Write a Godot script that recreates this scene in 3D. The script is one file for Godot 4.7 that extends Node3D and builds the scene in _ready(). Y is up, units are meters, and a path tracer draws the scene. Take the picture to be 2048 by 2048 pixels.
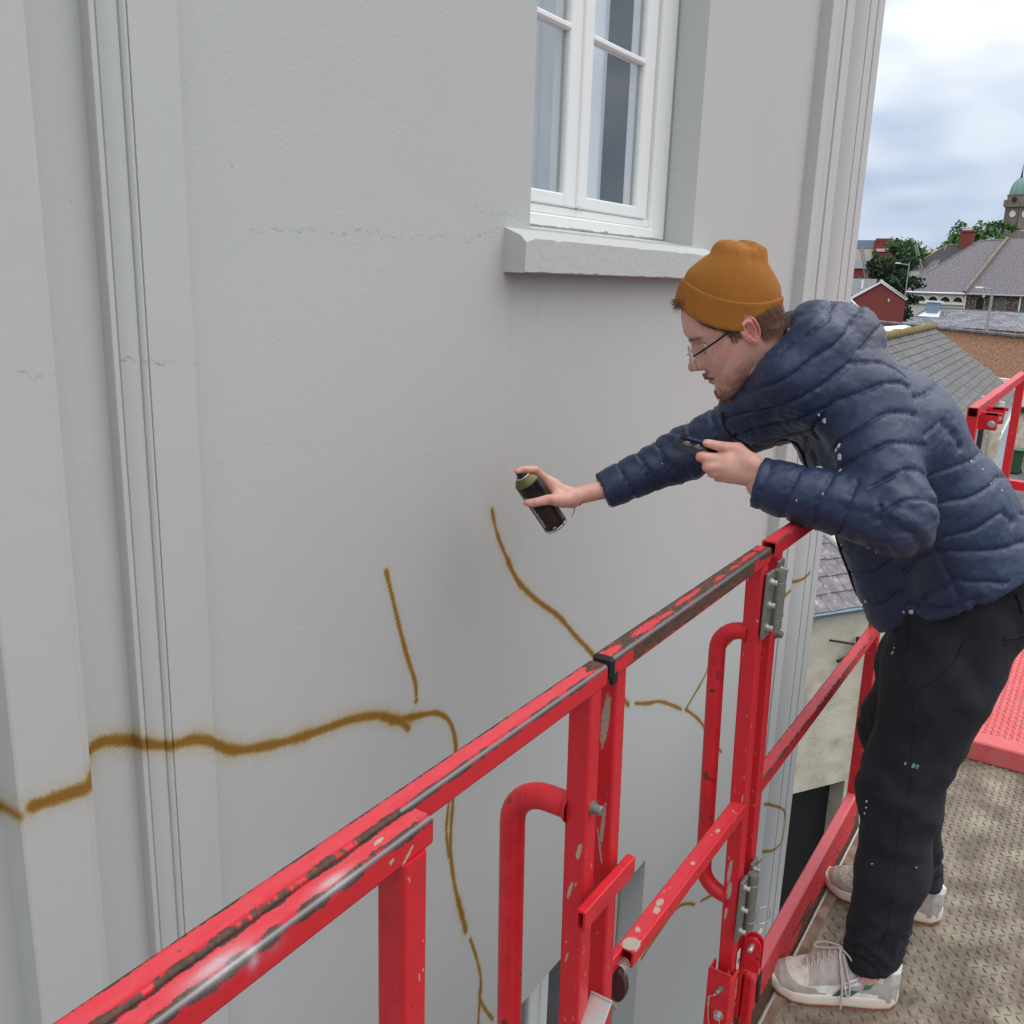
extends Node3D
# A person in a quilted jacket leans over the guard rail of a red lift platform and sprays ochre lines on a grey rendered wall.

class MB:
	var v := PackedVector3Array()
	var n := PackedVector3Array()
	var uv := PackedVector2Array()
	var c := PackedColorArray()
	var ix := PackedInt32Array()
	var colored := false
	var tint := Color(1, 1, 1)

	func vert(p: Vector3, nn: Vector3, t := Vector2.ZERO) -> int:
		v.append(p)
		n.append(nn)
		uv.append(t)
		c.append(tint)
		return v.size() - 1

	# corners anticlockwise seen from outside
	func quad(a: Vector3, b: Vector3, d: Vector3, e: Vector3, ta := Vector2(0, 0), tb := Vector2(1, 0), td := Vector2(1, 1), te := Vector2(0, 1)) -> void:
		var nn := (b - a).cross(d - a)
		if nn.length_squared() < 1e-16:
			nn = (d - a).cross(e - a)
		nn = nn.normalized()
		var i := vert(a, nn, ta)
		vert(b, nn, tb)
		vert(d, nn, td)
		vert(e, nn, te)
		ix.append_array(PackedInt32Array([i, i + 2, i + 1, i, i + 3, i + 2]))

	func tri(a: Vector3, b: Vector3, d: Vector3, ta := Vector2.ZERO, tb := Vector2.ZERO, td := Vector2.ZERO) -> void:
		var nn := (b - a).cross(d - a).normalized()
		var i := vert(a, nn, ta)
		vert(b, nn, tb)
		vert(d, nn, td)
		ix.append_array(PackedInt32Array([i, i + 2, i + 1]))

	# flat polygon, anticlockwise from outside
	func poly(pts: PackedVector3Array) -> void:
		for k in range(1, pts.size() - 1):
			tri(pts[0], pts[k], pts[k + 1])

	func box(ce: Vector3, s: Vector3, bv := 0.0, bs := Basis()) -> void:
		var h := s * 0.5
		bv = min(bv, min(h.x, min(h.y, h.z)) * 0.95)
		for ax in 3:
			var u := (ax + 1) % 3
			var w := (ax + 2) % 3
			for sg in [-1.0, 1.0]:
				var q: Array[Vector3] = []
				for k in [[-1, -1], [1, -1], [1, 1], [-1, 1]]:
					var p := Vector3()
					p[ax] = h[ax] * sg
					p[u] = (h[u] - bv) * k[0]
					p[w] = (h[w] - bv) * k[1]
					q.append(ce + bs * p)
				var t := [Vector2(0, 0), Vector2(s[u], 0), Vector2(s[u], s[w]), Vector2(0, s[w])]
				if sg > 0:
					quad(q[0], q[1], q[2], q[3], t[0], t[1], t[2], t[3])
				else:
					quad(q[3], q[2], q[1], q[0], t[3], t[2], t[1], t[0])
		if bv <= 0.0:
			return
		for ax in 3:
			var u := (ax + 1) % 3
			var w := (ax + 2) % 3
			for a in [-1.0, 1.0]:
				for b in [-1.0, 1.0]:
					var p := [Vector3(), Vector3(), Vector3(), Vector3()]
					for k in 4:
						p[k][ax] = (h[ax] - bv) * (-1.0 if k in [0, 3] else 1.0)
						p[k][u] = (h[u] if k < 2 else h[u] - bv) * a
						p[k][w] = (h[w] - bv if k < 2 else h[w]) * b
					var o := [ce + bs * p[0], ce + bs * p[1], ce + bs * p[2], ce + bs * p[3]]
					var out := Vector3()
					out[u] = a
					out[w] = b
					if (o[1] - o[0]).cross(o[2] - o[0]).dot(bs * out) > 0:
						quad(o[0], o[1], o[2], o[3])
					else:
						quad(o[3], o[2], o[1], o[0])
		for a in [-1.0, 1.0]:
			for b in [-1.0, 1.0]:
				for d in [-1.0, 1.0]:
					var x := ce + bs * Vector3(h.x * a, (h.y - bv) * b, (h.z - bv) * d)
					var y := ce + bs * Vector3((h.x - bv) * a, h.y * b, (h.z - bv) * d)
					var z := ce + bs * Vector3((h.x - bv) * a, (h.y - bv) * b, h.z * d)
					if a * b * d > 0:
						tri(x, y, z)
					else:
						tri(x, z, y)

	# rings of equal size; smooth surface; the ring runs anticlockwise seen along the path (from its end looking back)
	func loft(rings: Array, closed := true, cap0 := true, cap1 := true, flat := false, u_len := 1.0) -> void:
		var m: int = rings[0].size()
		var r := rings.size()
		var mm := m if closed else m - 1
		if flat:
			for i in r - 1:
				for j in mm:
					var k := (j + 1) % m
					var u0 := float(i) / (r - 1) * u_len
					var u1 := float(i + 1) / (r - 1) * u_len
					quad(rings[i][j], rings[i][k], rings[i + 1][k], rings[i + 1][j], Vector2(u0, float(j) / m), Vector2(u0, float(j + 1) / m), Vector2(u1, float(j + 1) / m), Vector2(u1, float(j) / m))
		else:
			var base := v.size()
			var w := m + 1 if closed else m
			for i in r:
				for j in w:
					var jj := j % m
					var jn := (jj + 1) % m if closed else mini(jj + 1, m - 1)
					var jp := (jj + m - 1) % m if closed else maxi(jj - 1, 0)
					var a: Vector3 = rings[i][jn] - rings[i][jp]
					var b: Vector3 = rings[mini(i + 1, r - 1)][jj] - rings[maxi(i - 1, 0)][jj]
					var nn := a.cross(b)
					if nn.length_squared() < 1e-18:
						nn = (rings[i][jj] as Vector3) - mid(rings[i])
						if nn.length_squared() < 1e-14:
							nn = (rings[i][jj] as Vector3) - mid(rings[1 if i == 0 else r - 2])
					vert(rings[i][jj], nn.normalized(), Vector2(float(i) / (r - 1) * u_len, float(j) / m))
			for i in r - 1:
				for j in mm:
					var p := base + i * w + j
					ix.append_array(PackedInt32Array([p, p + w + 1, p + 1, p, p + w, p + w + 1]))
		if closed and cap0:
			var p0 := PackedVector3Array(rings[0])
			p0.reverse()
			fan(p0)
		if closed and cap1:
			fan(PackedVector3Array(rings[r - 1]))

	func mid(ring) -> Vector3:
		var s := Vector3()
		for p in ring:
			s += p
		return s / ring.size()

	func fan(pts: PackedVector3Array) -> void:
		var ce := mid(pts)
		for k in pts.size():
			tri(ce, pts[k], pts[(k + 1) % pts.size()], Vector2(0.02, 0.4), Vector2(0.02, 0.4), Vector2(0.02, 0.4))

	func tube(path: PackedVector3Array, rad, sides := 10, caps := true) -> void:
		var rings := []
		var prev := Vector3()
		for i in path.size():
			var t := (path[mini(i + 1, path.size() - 1)] - path[maxi(i - 1, 0)]).normalized()
			if i == 0:
				prev = t.cross(Vector3.UP if absf(t.y) < 0.9 else Vector3.RIGHT).normalized()
			prev = (prev - t * prev.dot(t)).normalized()
			var b := t.cross(prev)
			var rr: float = rad if rad is float else rad[i]
			var ring := PackedVector3Array()
			for j in sides:
				var an := TAU * j / sides
				ring.append(path[i] + (prev * cos(an) + b * sin(an)) * rr)
			rings.append(ring)
		loft(rings, true, caps, caps)

	# profile of (radius, height) from bottom to top about an axis; a point given twice makes a crease
	func lathe(at: Vector3, axis: Vector3, prof: PackedVector2Array, sides := 24) -> void:
		axis = axis.normalized()
		var s := axis.cross(Vector3.RIGHT if absf(axis.x) < 0.8 else Vector3.FORWARD).normalized()
		var t := axis.cross(s)
		var run := []
		for k in prof.size():
			if k > 0 and prof[k].is_equal_approx(prof[k - 1]):
				if run.size() > 1:
					loft(run, true, false, false)
				run = []
			var ring := PackedVector3Array()
			for j in sides:
				var an := TAU * j / sides
				ring.append(at + axis * prof[k].y + (s * cos(an) + t * sin(an)) * maxf(prof[k].x, 1e-5))
			run.append(ring)
		if run.size() > 1:
			loft(run, true, false, false)

	func append(o: MB) -> void:
		var b := v.size()
		v.append_array(o.v)
		n.append_array(o.n)
		uv.append_array(o.uv)
		c.append_array(o.c)
		for k in o.ix:
			ix.append(k + b)

	func mesh() -> ArrayMesh:
		var a := []
		a.resize(Mesh.ARRAY_MAX)
		a[Mesh.ARRAY_VERTEX] = v
		a[Mesh.ARRAY_NORMAL] = n
		a[Mesh.ARRAY_TEX_UV] = uv
		if colored:
			a[Mesh.ARRAY_COLOR] = c
		a[Mesh.ARRAY_INDEX] = ix
		var m := ArrayMesh.new()
		m.add_surface_from_arrays(Mesh.PRIMITIVE_TRIANGLES, a)
		return m


var taken := {}
var M := {}
var t_start := 0


func numbered(called: String, parent: Node) -> String:
	var key := str(parent.get_instance_id()) + called
	var k: int = taken.get(key, 0)
	taken[key] = k + 1
	return called if k == 0 else "%s_%03d" % [called, k]


func thing(called: String, label: String, category: String, at := Vector3.ZERO, turn := 0.0, group := "") -> Node3D:
	var o := Node3D.new()
	o.name = numbered(called, self)
	add_child(o, true)
	o.position = at
	o.rotation.y = turn
	tag(o, label, category, group)
	return o


func tag(o: Node, label: String, category: String, group := "") -> void:
	o.set_meta("label", label)
	o.set_meta("category", category)
	if group != "":
		o.set_meta("group", group)


func put(called: String, mb, mat: Material, parent: Node = self) -> MeshInstance3D:
	var o := MeshInstance3D.new()
	o.name = numbered(called, parent)
	o.mesh = mb.mesh() if mb is MB else mb
	o.material_override = mat
	parent.add_child(o, true)
	return o


func struct(called: String, mb, mat: Material, label: String) -> MeshInstance3D:
	var o := put(called, mb, mat)
	o.set_meta("kind", "structure")
	o.set_meta("label", label)
	return o


func s8(r: int, g: int, b: int) -> Color:
	return Color(r / 255.0, g / 255.0, b / 255.0)


func mat(key: String, col: Color, rough := 0.7, metal := 0.0) -> StandardMaterial3D:
	var m := StandardMaterial3D.new()
	m.resource_name = key
	m.albedo_color = col
	m.roughness = rough
	m.metallic = metal
	m.cull_mode = BaseMaterial3D.CULL_DISABLED
	M[key] = m
	return m


func noise(sd: int, freq: float, oct := 3, kind := FastNoiseLite.TYPE_SIMPLEX_SMOOTH) -> FastNoiseLite:
	var f := FastNoiseLite.new()
	f.seed = sd
	f.frequency = freq
	f.noise_type = kind
	f.fractal_type = FastNoiseLite.FRACTAL_FBM if oct > 1 else FastNoiseLite.FRACTAL_NONE
	f.fractal_octaves = oct
	return f


func tex(im: Image) -> ImageTexture:
	im.generate_mipmaps()
	return ImageTexture.create_from_image(im)


func normal_tex(f: FastNoiseLite, size: int, strength: float, seamless := true) -> ImageTexture:
	var im := f.get_seamless_image(size, size) if seamless else f.get_image(size, size)
	im.convert(Image.FORMAT_RGBA8)
	im.bump_map_to_normal_map(strength)
	return tex(im)


# a seamless colour texture: noise drawn through a ramp of colours
func ramp_tex(f: FastNoiseLite, size: int, stops: Array) -> ImageTexture:
	var g := Gradient.new()
	var off := PackedFloat32Array()
	var cols := PackedColorArray()
	for s in stops:
		off.append(s[0])
		cols.append(s[1])
	g.offsets = off
	g.colors = cols
	var src := f.get_seamless_image(size, size)
	src.convert(Image.FORMAT_L8)
	var d := src.get_data()
	var o := PackedByteArray()
	o.resize(size * size * 3)
	var lut := []
	for k in 256:
		var cc := g.sample(k / 255.0)
		lut.append([cc.r8, cc.g8, cc.b8])
	for k in d.size():
		var l: Array = lut[d[k]]
		o[k * 3] = l[0]
		o[k * 3 + 1] = l[1]
		o[k * 3 + 2] = l[2]
	return tex(Image.create_from_data(size, size, false, Image.FORMAT_RGB8, o))


func tri_mat(key: String, col: Color, rough: float, albedo: Texture2D, nrm: Texture2D, scale: float, nscale := 1.0, metal := 0.0) -> StandardMaterial3D:
	var m := mat(key, col, rough, metal)
	m.uv1_triplanar = true
	m.uv1_world_triplanar = true
	m.uv1_scale = Vector3.ONE * scale
	if albedo:
		m.albedo_texture = albedo
	if nrm:
		m.normal_enabled = true
		m.normal_texture = nrm
		m.normal_scale = nscale
	return m


# a square bar from a to b; side and up span its section; v runs round it: -side, +up, +side, -up
func bar(mb: MB, a: Vector3, b: Vector3, side: Vector3, up: Vector3, w: float, h: float, rad := 0.004, open0 := false, open1 := false, steps := 1) -> void:
	var prof := PackedVector2Array()
	var pv := PackedFloat32Array()
	var cs := [[-1, -1, 180.0, 0.0], [-1, 1, 180.0, 0.25], [1, 1, 90.0, 0.5], [1, -1, 0.0, 0.75]]
	for k in 4:
		var cc: Array = cs[k]
		for j in 3:
			var an: float = deg_to_rad([270.0, 180.0, 90.0, 0.0][k] - 45.0 * j)
			prof.append(Vector2(cc[0] * (w * 0.5 - rad) + cos(an) * rad, cc[1] * (h * 0.5 - rad) + sin(an) * rad))
			pv.append(cc[3] + (j - 1) * 0.012)
	var m := prof.size()
	var base := mb.v.size()
	for i in steps + 1:
		var p := a.lerp(b, float(i) / steps)
		for j in m + 1:
			var jj := j % m
			var q := prof[jj]
			var kc: Array = cs[jj / 3]
			var nn2 := q - Vector2(kc[0] * (w * 0.5 - rad), kc[1] * (h * 0.5 - rad))
			if rad < 1e-5:
				nn2 = q
			var vv := pv[jj] + (1.0 if j == m else 0.0)
			mb.vert(p + side * q.x + up * q.y, (side * nn2.x + up * nn2.y).normalized(), Vector2(float(i) / steps, vv))
	var clockwise := side.cross(up).dot(b - a) > 0
	for i in steps:
		for j in m:
			var p := base + i * (m + 1) + j
			var q := p + m + 1
			if clockwise:
				mb.ix.append_array(PackedInt32Array([p, p + 1, q + 1, p, q + 1, q]))
			else:
				mb.ix.append_array(PackedInt32Array([p, q + 1, p + 1, p, q, q + 1]))
	for e in 2:
		var p := a if e == 0 else b
		var out := (a - b).normalized() if e == 0 else (b - a).normalized()
		var ring := PackedVector3Array()
		var inner := PackedVector3Array()
		var deep := PackedVector3Array()
		for q in prof:
			ring.append(p + side * q.x + up * q.y)
			var k := Vector2(q.x * (w - 0.006) / w, q.y * (h - 0.006) / h)
			inner.append(p + side * k.x + up * k.y)
			deep.append(p + side * k.x + up * k.y - out * 0.12)
		var flip := side.cross(up).dot(out) > 0
		if (open0 if e == 0 else open1):
			for j in m:
				var k := (j + 1) % m
				if flip:
					mb.quad(ring[k], ring[j], inner[j], inner[k], Vector2(0, 0.26), Vector2(0, 0.26), Vector2(0, 0.26), Vector2(0, 0.26))
					mb.quad(inner[k], inner[j], deep[j], deep[k], Vector2(0.3, 0.9), Vector2(0.3, 0.9), Vector2(0.3, 0.9), Vector2(0.3, 0.9))
				else:
					mb.quad(ring[j], ring[k], inner[k], inner[j], Vector2(0, 0.26), Vector2(0, 0.26), Vector2(0, 0.26), Vector2(0, 0.26))
					mb.quad(inner[j], inner[k], deep[k], deep[j], Vector2(0.3, 0.9), Vector2(0.3, 0.9), Vector2(0.3, 0.9), Vector2(0.3, 0.9))
			if flip:
				deep.reverse()
			mb.fan(deep)
		else:
			if flip:
				ring.reverse()
			mb.fan(ring)


func one_bar(called: String, parent: Node, a: Vector3, b: Vector3, side: Vector3, up: Vector3, w: float, h: float, m: Material, rad := 0.004, open0 := false, open1 := false) -> MeshInstance3D:
	var mb := MB.new()
	bar(mb, a, b, side, up, w, h, rad, open0, open1)
	return put(called, mb, m, parent)


# a hexagon-headed bolt whose axis points out of the plate
func bolt(parent: Node, at: Vector3, out: Vector3, r: float, h: float, m: Material) -> void:
	var mb := MB.new()
	mb.lathe(at, out, PackedVector2Array([Vector2(r * 1.35, 0), Vector2(r * 1.35, h * 0.2), Vector2(r * 1.35, h * 0.2), Vector2(r * 0.9, h * 0.22)]), 18)
	mb.lathe(at, out, PackedVector2Array([Vector2(r, h * 0.2), Vector2(r, h * 0.9), Vector2(r, h * 0.9), Vector2(r * 0.8, h), Vector2(r * 0.8, h), Vector2(0, h)]), 6)
	put("bolt", mb, m, parent)


func sky_image() -> Image:
	var w := 1024
	var h := 512
	var f := noise(11, 1.0, 5)
	var g := noise(29, 1.0, 4)
	var o := PackedFloat32Array()
	o.resize(w * h * 3)
	for y in h:
		var th := (0.5 - (y + 0.5) / h) * PI
		var up := sin(th)
		for x in w:
			var k := (y * w + x) * 3
			if up < -0.02:
				o[k] = 0.20
				o[k + 1] = 0.20
				o[k + 2] = 0.19
				continue
			var ph := ((x + 0.5) / w - 0.5) * TAU
			var d := Vector3(sin(ph) * cos(th), up, -cos(ph) * cos(th))
			# clouds lie in a sheet: the farther towards the horizon, the flatter
			var s := 1.0 / (maxf(up, 0.0) + 0.16)
			var p := Vector3(d.x * s, 0.0, d.z * s)
			var a := f.get_noise_3d(p.x * 0.9 + 3.0, 7.0, p.z * 0.9) * 0.8 + g.get_noise_3d(p.x * 2.6, 2.0, p.z * 2.6) * 0.3
			var t := smoothstep(-0.32, 0.38, a + 0.10)
			var dark := Color(0.50, 0.62, 0.82).lerp(Color(0.80, 0.85, 0.91), smoothstep(0.0, 0.75, up))
			var pale := Color(0.68, 0.79, 0.95).lerp(Color(1.06, 1.09, 1.12), smoothstep(0.02, 0.3, up))
			var cc := dark.lerp(pale, t)
			# an overcast sky is brighter overhead than at the horizon
			var lift := 0.88 + 1.6 * pow(maxf(up, 0.0), 1.5)
			o[k] = cc.r * lift
			o[k + 1] = cc.g * lift
			o[k + 2] = cc.b * lift
	return Image.create_from_data(w, h, false, Image.FORMAT_RGBF, o.to_byte_array())


func make_world() -> void:
	var cam := Camera3D.new()
	cam.name = "camera"
	add_child(cam)
	cam.fov = 57.45
	cam.near = 0.05
	cam.far = 2500.0
	# right, up and back of the lens, turned down about 14 degrees and rolled about 2
	cam.transform = Transform3D(Basis(Vector3(0.54179, 0.03138, 0.83993), Vector3(0.18936, 0.96905, -0.15835), Vector3(-0.81890, 0.24484, 0.51908)).orthonormalized(), Vector3(0, 1.53, 1.2))
	cam.current = true
	var env := Environment.new()
	var sky := Sky.new()
	var pano := PanoramaSkyMaterial.new()
	pano.panorama = ImageTexture.create_from_image(sky_image())
	sky.sky_material = pano
	env.background_mode = Environment.BG_SKY
	env.sky = sky
	env.background_energy_multiplier = 1.0
	env.tonemap_mode = Environment.TONE_MAPPER_LINEAR
	env.tonemap_exposure = 1.0
	env.sdfgi_enabled = true
	env.ssao_enabled = true
	env.ssil_enabled = true
	var we := WorldEnvironment.new()
	we.name = "environment"
	we.environment = env
	add_child(we)
	var sun := DirectionalLight3D.new()
	sun.name = "sun"
	sun.light_energy = 0.22
	sun.light_color = Color(1.0, 0.97, 0.93)
	sun.light_angular_distance = 45.0
	sun.shadow_enabled = true
	add_child(sun)
	sun.look_at_from_position(Vector3(4.5, 7.5, 3.6), Vector3.ZERO)


# ochre spray strokes and hairline cracks: [width in metres, overspray, points on the wall (x along it, y up)]
func wall_marks() -> Array:
	return [
		[0.026, 0.35, [Vector2(0.40, 0.79), Vector2(0.50, 0.795), Vector2(0.59, 0.80)]],
		[0.026, 0.35, [Vector2(0.615, 0.808), Vector2(0.668, 0.801), Vector2(0.716, 0.794)]],
		[0.023, 0.9, [Vector2(0.712, 0.808), Vector2(0.742, 0.826), Vector2(0.768, 0.824), Vector2(0.804, 0.809), Vector2(0.857, 0.787), Vector2(0.897, 0.780), Vector2(0.934, 0.760), Vector2(0.960, 0.737), Vector2(1.005, 0.704), Vector2(1.065, 0.684), Vector2(1.144, 0.665), Vector2(1.229, 0.652), Vector2(1.306, 0.641), Vector2(1.388, 0.617), Vector2(1.459, 0.579), Vector2(1.534, 0.559)]],
		[0.017, 0.3, [Vector2(1.43, 0.585), Vector2(1.534, 0.559), Vector2(1.600, 0.537), Vector2(1.647, 0.495), Vector2(1.672, 0.429), Vector2(1.670, 0.352), Vector2(1.664, 0.268), Vector2(1.658, 0.153), Vector2(1.674, 0.053), Vector2(1.697, -0.030), Vector2(1.726, -0.115)]],
		[0.014, 0.7, [Vector2(1.405, 0.607), Vector2(1.44, 0.585), Vector2(1.475, 0.560), Vector2(1.49, 0.545)]],
		[0.016, 0.5, [Vector2(1.695, -0.02), Vector2(1.734, -0.141)]],
		[0.010, 0.1, [Vector2(1.650, 0.29), Vector2(1.640, 0.21), Vector2(1.652, 0.13)]],
		[0.011, 0.25, [Vector2(1.755, -0.179), Vector2(1.787, -0.259), Vector2(1.811, -0.343), Vector2(1.811, -0.412), Vector2(1.877, -0.524)]],
		[0.011, 0.2, [Vector2(1.812, -0.361), Vector2(1.804, -0.480), Vector2(1.80, -0.60)]],
		[0.012, 0.3, [Vector2(1.416, 0.930), Vector2(1.436, 0.867), Vector2(1.461, 0.788), Vector2(1.485, 0.719), Vector2(1.514, 0.646), Vector2(1.518, 0.600)]],
		[0.012, 0.5, [Vector2(1.804, 0.985), Vector2(1.830, 0.920), Vector2(1.882, 0.840)]],
		[0.015, 0.3, [Vector2(1.882, 0.840), Vector2(1.936, 0.770), Vector2(2.034, 0.692), Vector2(2.155, 0.611), Vector2(2.255, 0.524), Vector2(2.402, 0.399), Vector2(2.637, 0.166), Vector2(2.66, 0.15)]],
		[0.013, 0.2, [Vector2(2.72, 0.128), Vector2(2.82, 0.088), Vector2(2.937, 0.050), Vector2(3.071, -0.019), Vector2(3.157, -0.068)]],
		[0.013, 0.2, [Vector2(3.203, -0.086), Vector2(3.366, -0.023), Vector2(3.470, 0.033), Vector2(3.718, 0.046), Vector2(3.9, 0.07)]],
		[0.020, 0.2, [Vector2(4.17, 0.085), Vector2(4.36, 0.10), Vector2(4.64, 0.12)]],
		[0.014, 0.2, [Vector2(3.203, -0.086), Vector2(3.377, -0.207), Vector2(3.528, -0.350), Vector2(3.687, -0.483)]],
		[0.014, 0.2, [Vector2(4.30, -1.03), Vector2(4.419, -1.096), Vector2(4.60, -1.2), Vector2(4.704, -1.288), Vector2(4.720, -1.39), Vector2(4.68, -1.46), Vector2(4.422, -1.397), Vector2(3.963, -1.319), Vector2(3.60, -1.19)]],
		[0.014, 0.2, [Vector2(3.52, -1.16), Vector2(3.319, -1.045), Vector2(3.1, -1.04), Vector2(2.950, -1.052)]],
		[0.0022, -1.0, [Vector2(1.083, 1.587), Vector2(1.176, 1.595), Vector2(1.292, 1.594), Vector2(1.348, 1.601), Vector2(1.454, 1.596), Vector2(1.572, 1.604), Vector2(1.683, 1.599), Vector2(1.742, 1.618), Vector2(1.825, 1.636)]],
		[0.002, -0.8, [Vector2(1.710, 1.667), Vector2(1.77, 1.660), Vector2(1.824, 1.662), Vector2(1.93, 1.656)]],
		[0.002, -1.0, [Vector2(0.804, 1.403), Vector2(0.837, 1.396), Vector2(0.876, 1.391), Vector2(0.952, 1.391)]],
		[0.002, -0.7, [Vector2(0.60, 1.397), Vector2(0.653, 1.393), Vector2(0.687, 1.387), Vector2(0.724, 1.388)]],
		[0.002, -0.4, [Vector2(1.389, 0.834), Vector2(1.512, 0.822), Vector2(1.649, 0.808)]],
		[0.002, -0.4, [Vector2(2.584, 0.677), Vector2(2.885, 0.610), Vector2(3.086, 0.546)]],
	]


const WALL_X := 0.3
const WALL_Y := 3.1
const WALL_S := 4.8


func wall_image() -> Image:
	var n := 2048
	var im := Image.create(n, n, false, Image.FORMAT_RGB8)
	im.fill(s8(186, 186, 182))
	# faint uneven coats of paint
	var small := Image.create(128, 128, false, Image.FORMAT_RGBA8)
	var f := noise(3, 0.02, 4)
	for y in 128:
		for x in 128:
			var a := f.get_noise_2d(x, y)
			small.set_pixel(x, y, Color(0.68, 0.67, 0.645, clampf(a * 0.30, 0, 0.25)) if a > 0 else Color(0.79, 0.80, 0.81, clampf(-a * 0.25, 0, 0.25)))
	small.resize(n, n, Image.INTERPOLATE_CUBIC)
	im.convert(Image.FORMAT_RGBA8)
	im.blend_rect(small, Rect2i(0, 0, n, n), Vector2i.ZERO)
	var px := n / WALL_S
	# rain marks under the sill, pits and scuffs
	var st := noise(13, 0.06, 3)
	for y in range(int((WALL_Y - 1.535) * px), int((WALL_Y - 0.85) * px)):
		for x in range(int((1.84 - WALL_X) * px), int((3.02 - WALL_X) * px)):
			var fall := 1.0 - (y - (WALL_Y - 1.535) * px) / (0.685 * px)
			var k := clampf((st.get_noise_2d(x, y * 0.03) - 0.05) * 1.2, 0, 1) * fall * 0.07
			if k > 0.004:
				im.set_pixel(x, y, im.get_pixel(x, y).lerp(Color(0.55, 0.53, 0.49), k))
	var rr := RandomNumberGenerator.new()
	rr.seed = 17
	for k in 520:
		var x := rr.randi_range(4, n - 5)
		var y := rr.randi_range(4, n - 5)
		var dark := rr.randf() < 0.55
		var ln := rr.randi_range(1, 2 if dark else 9)
		for j in ln:
			im.set_pixel(mini(x + j, n - 1), y + (1 if (j * k) % 3 == 0 else 0), im.get_pixel(x, y).lerp(Color(0.42, 0.41, 0.40) if dark else Color(0.80, 0.80, 0.79), rr.randf_range(0.15, 0.6)))
	var g := noise(5, 0.6, 2)
	var gw := noise(8, 0.045, 2)
	var core := s8(132, 90, 14)
	var edge := s8(162, 124, 48)
	var done := {}
	for mark in wall_marks():
		var width: float = mark[0] * px * (1.0 if mark[1] < 0 else (1.28 if mark[0] < 0.017 else 0.98))
		var spray: float = mark[1]
		var pts: Array = mark[2]
		# a smooth run through the points
		var curve := Curve2D.new()
		for k in pts.size():
			var p: Vector2 = (pts[k] - Vector2(WALL_X, WALL_Y)) * Vector2(px, -px)
			var tg := Vector2.ZERO
			if k > 0 and k < pts.size() - 1:
				tg = ((pts[k + 1] - pts[k - 1]) * Vector2(px, -px)) / 6.0
			curve.add_point(p, -tg, tg)
		var run := curve.get_baked_points() if spray >= 0 else PackedVector2Array()
		if spray < 0:
			for k in pts.size() - 1:
				for j in 24:
					var p: Vector2 = ((pts[k] as Vector2).lerp(pts[k + 1], j / 24.0) - Vector2(WALL_X, WALL_Y)) * Vector2(px, -px)
					run.append(p + Vector2(0, gw.get_noise_2d(p.x * 3.0, p.y * 3.0) * 4.0))
		var best := {}
		var reach := ceili(width * (2.6 if spray > 0 else 1.0)) + 1
		for k in run.size():
			var q := run[k]
			var along := float(k) / maxf(run.size() - 1, 1)
			var taper := 1.0
			if spray > 0:
				taper = 0.9 + 0.25 * gw.get_noise_2d(q.x, q.y + 50.0)
			for y in range(maxi(0, int(q.y) - reach), mini(n, int(q.y) + reach + 1)):
				for x in range(maxi(0, int(q.x) - reach), mini(n, int(q.x) + reach + 1)):
					var d := Vector2(x + 0.5, y + 0.5).distance_to(q) / (width * taper)
					var key := y * n + x
					if not best.has(key) or best[key] > d:
						best[key] = d
		for key in best:
			var d: float = best[key]
			var x: int = key % n
			var y: int = key / n
			if spray < 0:
				if d < 0.6:
					im.set_pixel(x, y, im.get_pixel(x, y).lerp(Color(0.52, 0.51, 0.50), -spray * 0.75 * clampf(0.6 + gw.get_noise_2d(x * 2.0, y * 2.0) * 1.3, 0, 1)))
				continue
			var gr := g.get_noise_2d(x, y)
			var a := 0.94 * (1.0 - smoothstep(0.22, 0.74, d + gr * 0.16))
			a = maxf(a, (0.12 + spray * 0.55) * exp(-d * d * 1.1) * (0.55 + gr * 1.1))
			if a > 0.01:
				im.set_pixel(x, y, im.get_pixel(x, y).lerp(core.lerp(edge, smoothstep(0.2, 0.9, d)), clampf(a, 0, 1)))
	return im


func make_materials() -> void:
	var n := 2048
	var wimg := wall_image()
	var wt := tex(wimg)
	lap("wall image")
	# render: a rough float finish with pits; trim: smooth paint with brush drag
	var f := noise(41, 0.26, 4)
	var im := f.get_image(n, n)
	im.convert(Image.FORMAT_RGBA8)
	im.bump_map_to_normal_map(2.2)
	var rough := mat("render", Color.WHITE, 0.85)
	rough.albedo_texture = wt
	rough.normal_enabled = true
	rough.normal_texture = tex(im)
	rough.normal_scale = 0.075
	rough.texture_repeat = false
	var f2 := noise(43, 0.05, 4)
	var im2 := f2.get_image(n, n)
	im2.convert(Image.FORMAT_RGBA8)
	im2.bump_map_to_normal_map(1.0)
	var sm := mat("trim", Color.WHITE, 0.62)
	sm.albedo_texture = wt
	sm.normal_enabled = true
	sm.normal_texture = tex(im2)
	sm.normal_scale = 0.12
	sm.texture_repeat = false
	var bumps := normal_tex(noise(47, 0.03, 4), 512, 4.0)
	tri_mat("sill", s8(187, 187, 184), 0.7, null, bumps, 2.0, 0.2)
	tri_mat("white_wood", s8(232, 232, 228), 0.42, null, bumps, 3.0, 0.12)
	mat("caulk", s8(150, 148, 142), 0.9)
	var gl := mat("glass", Color(0.75, 0.82, 0.85, 0.12), 0.03)
	gl.transparency = BaseMaterial3D.TRANSPARENCY_ALPHA
	gl.metallic_specular = 0.6
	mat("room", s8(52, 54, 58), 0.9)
	mat("curtain", s8(228, 234, 240), 0.9)
	lap("wall textures")
	red_materials()


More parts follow.
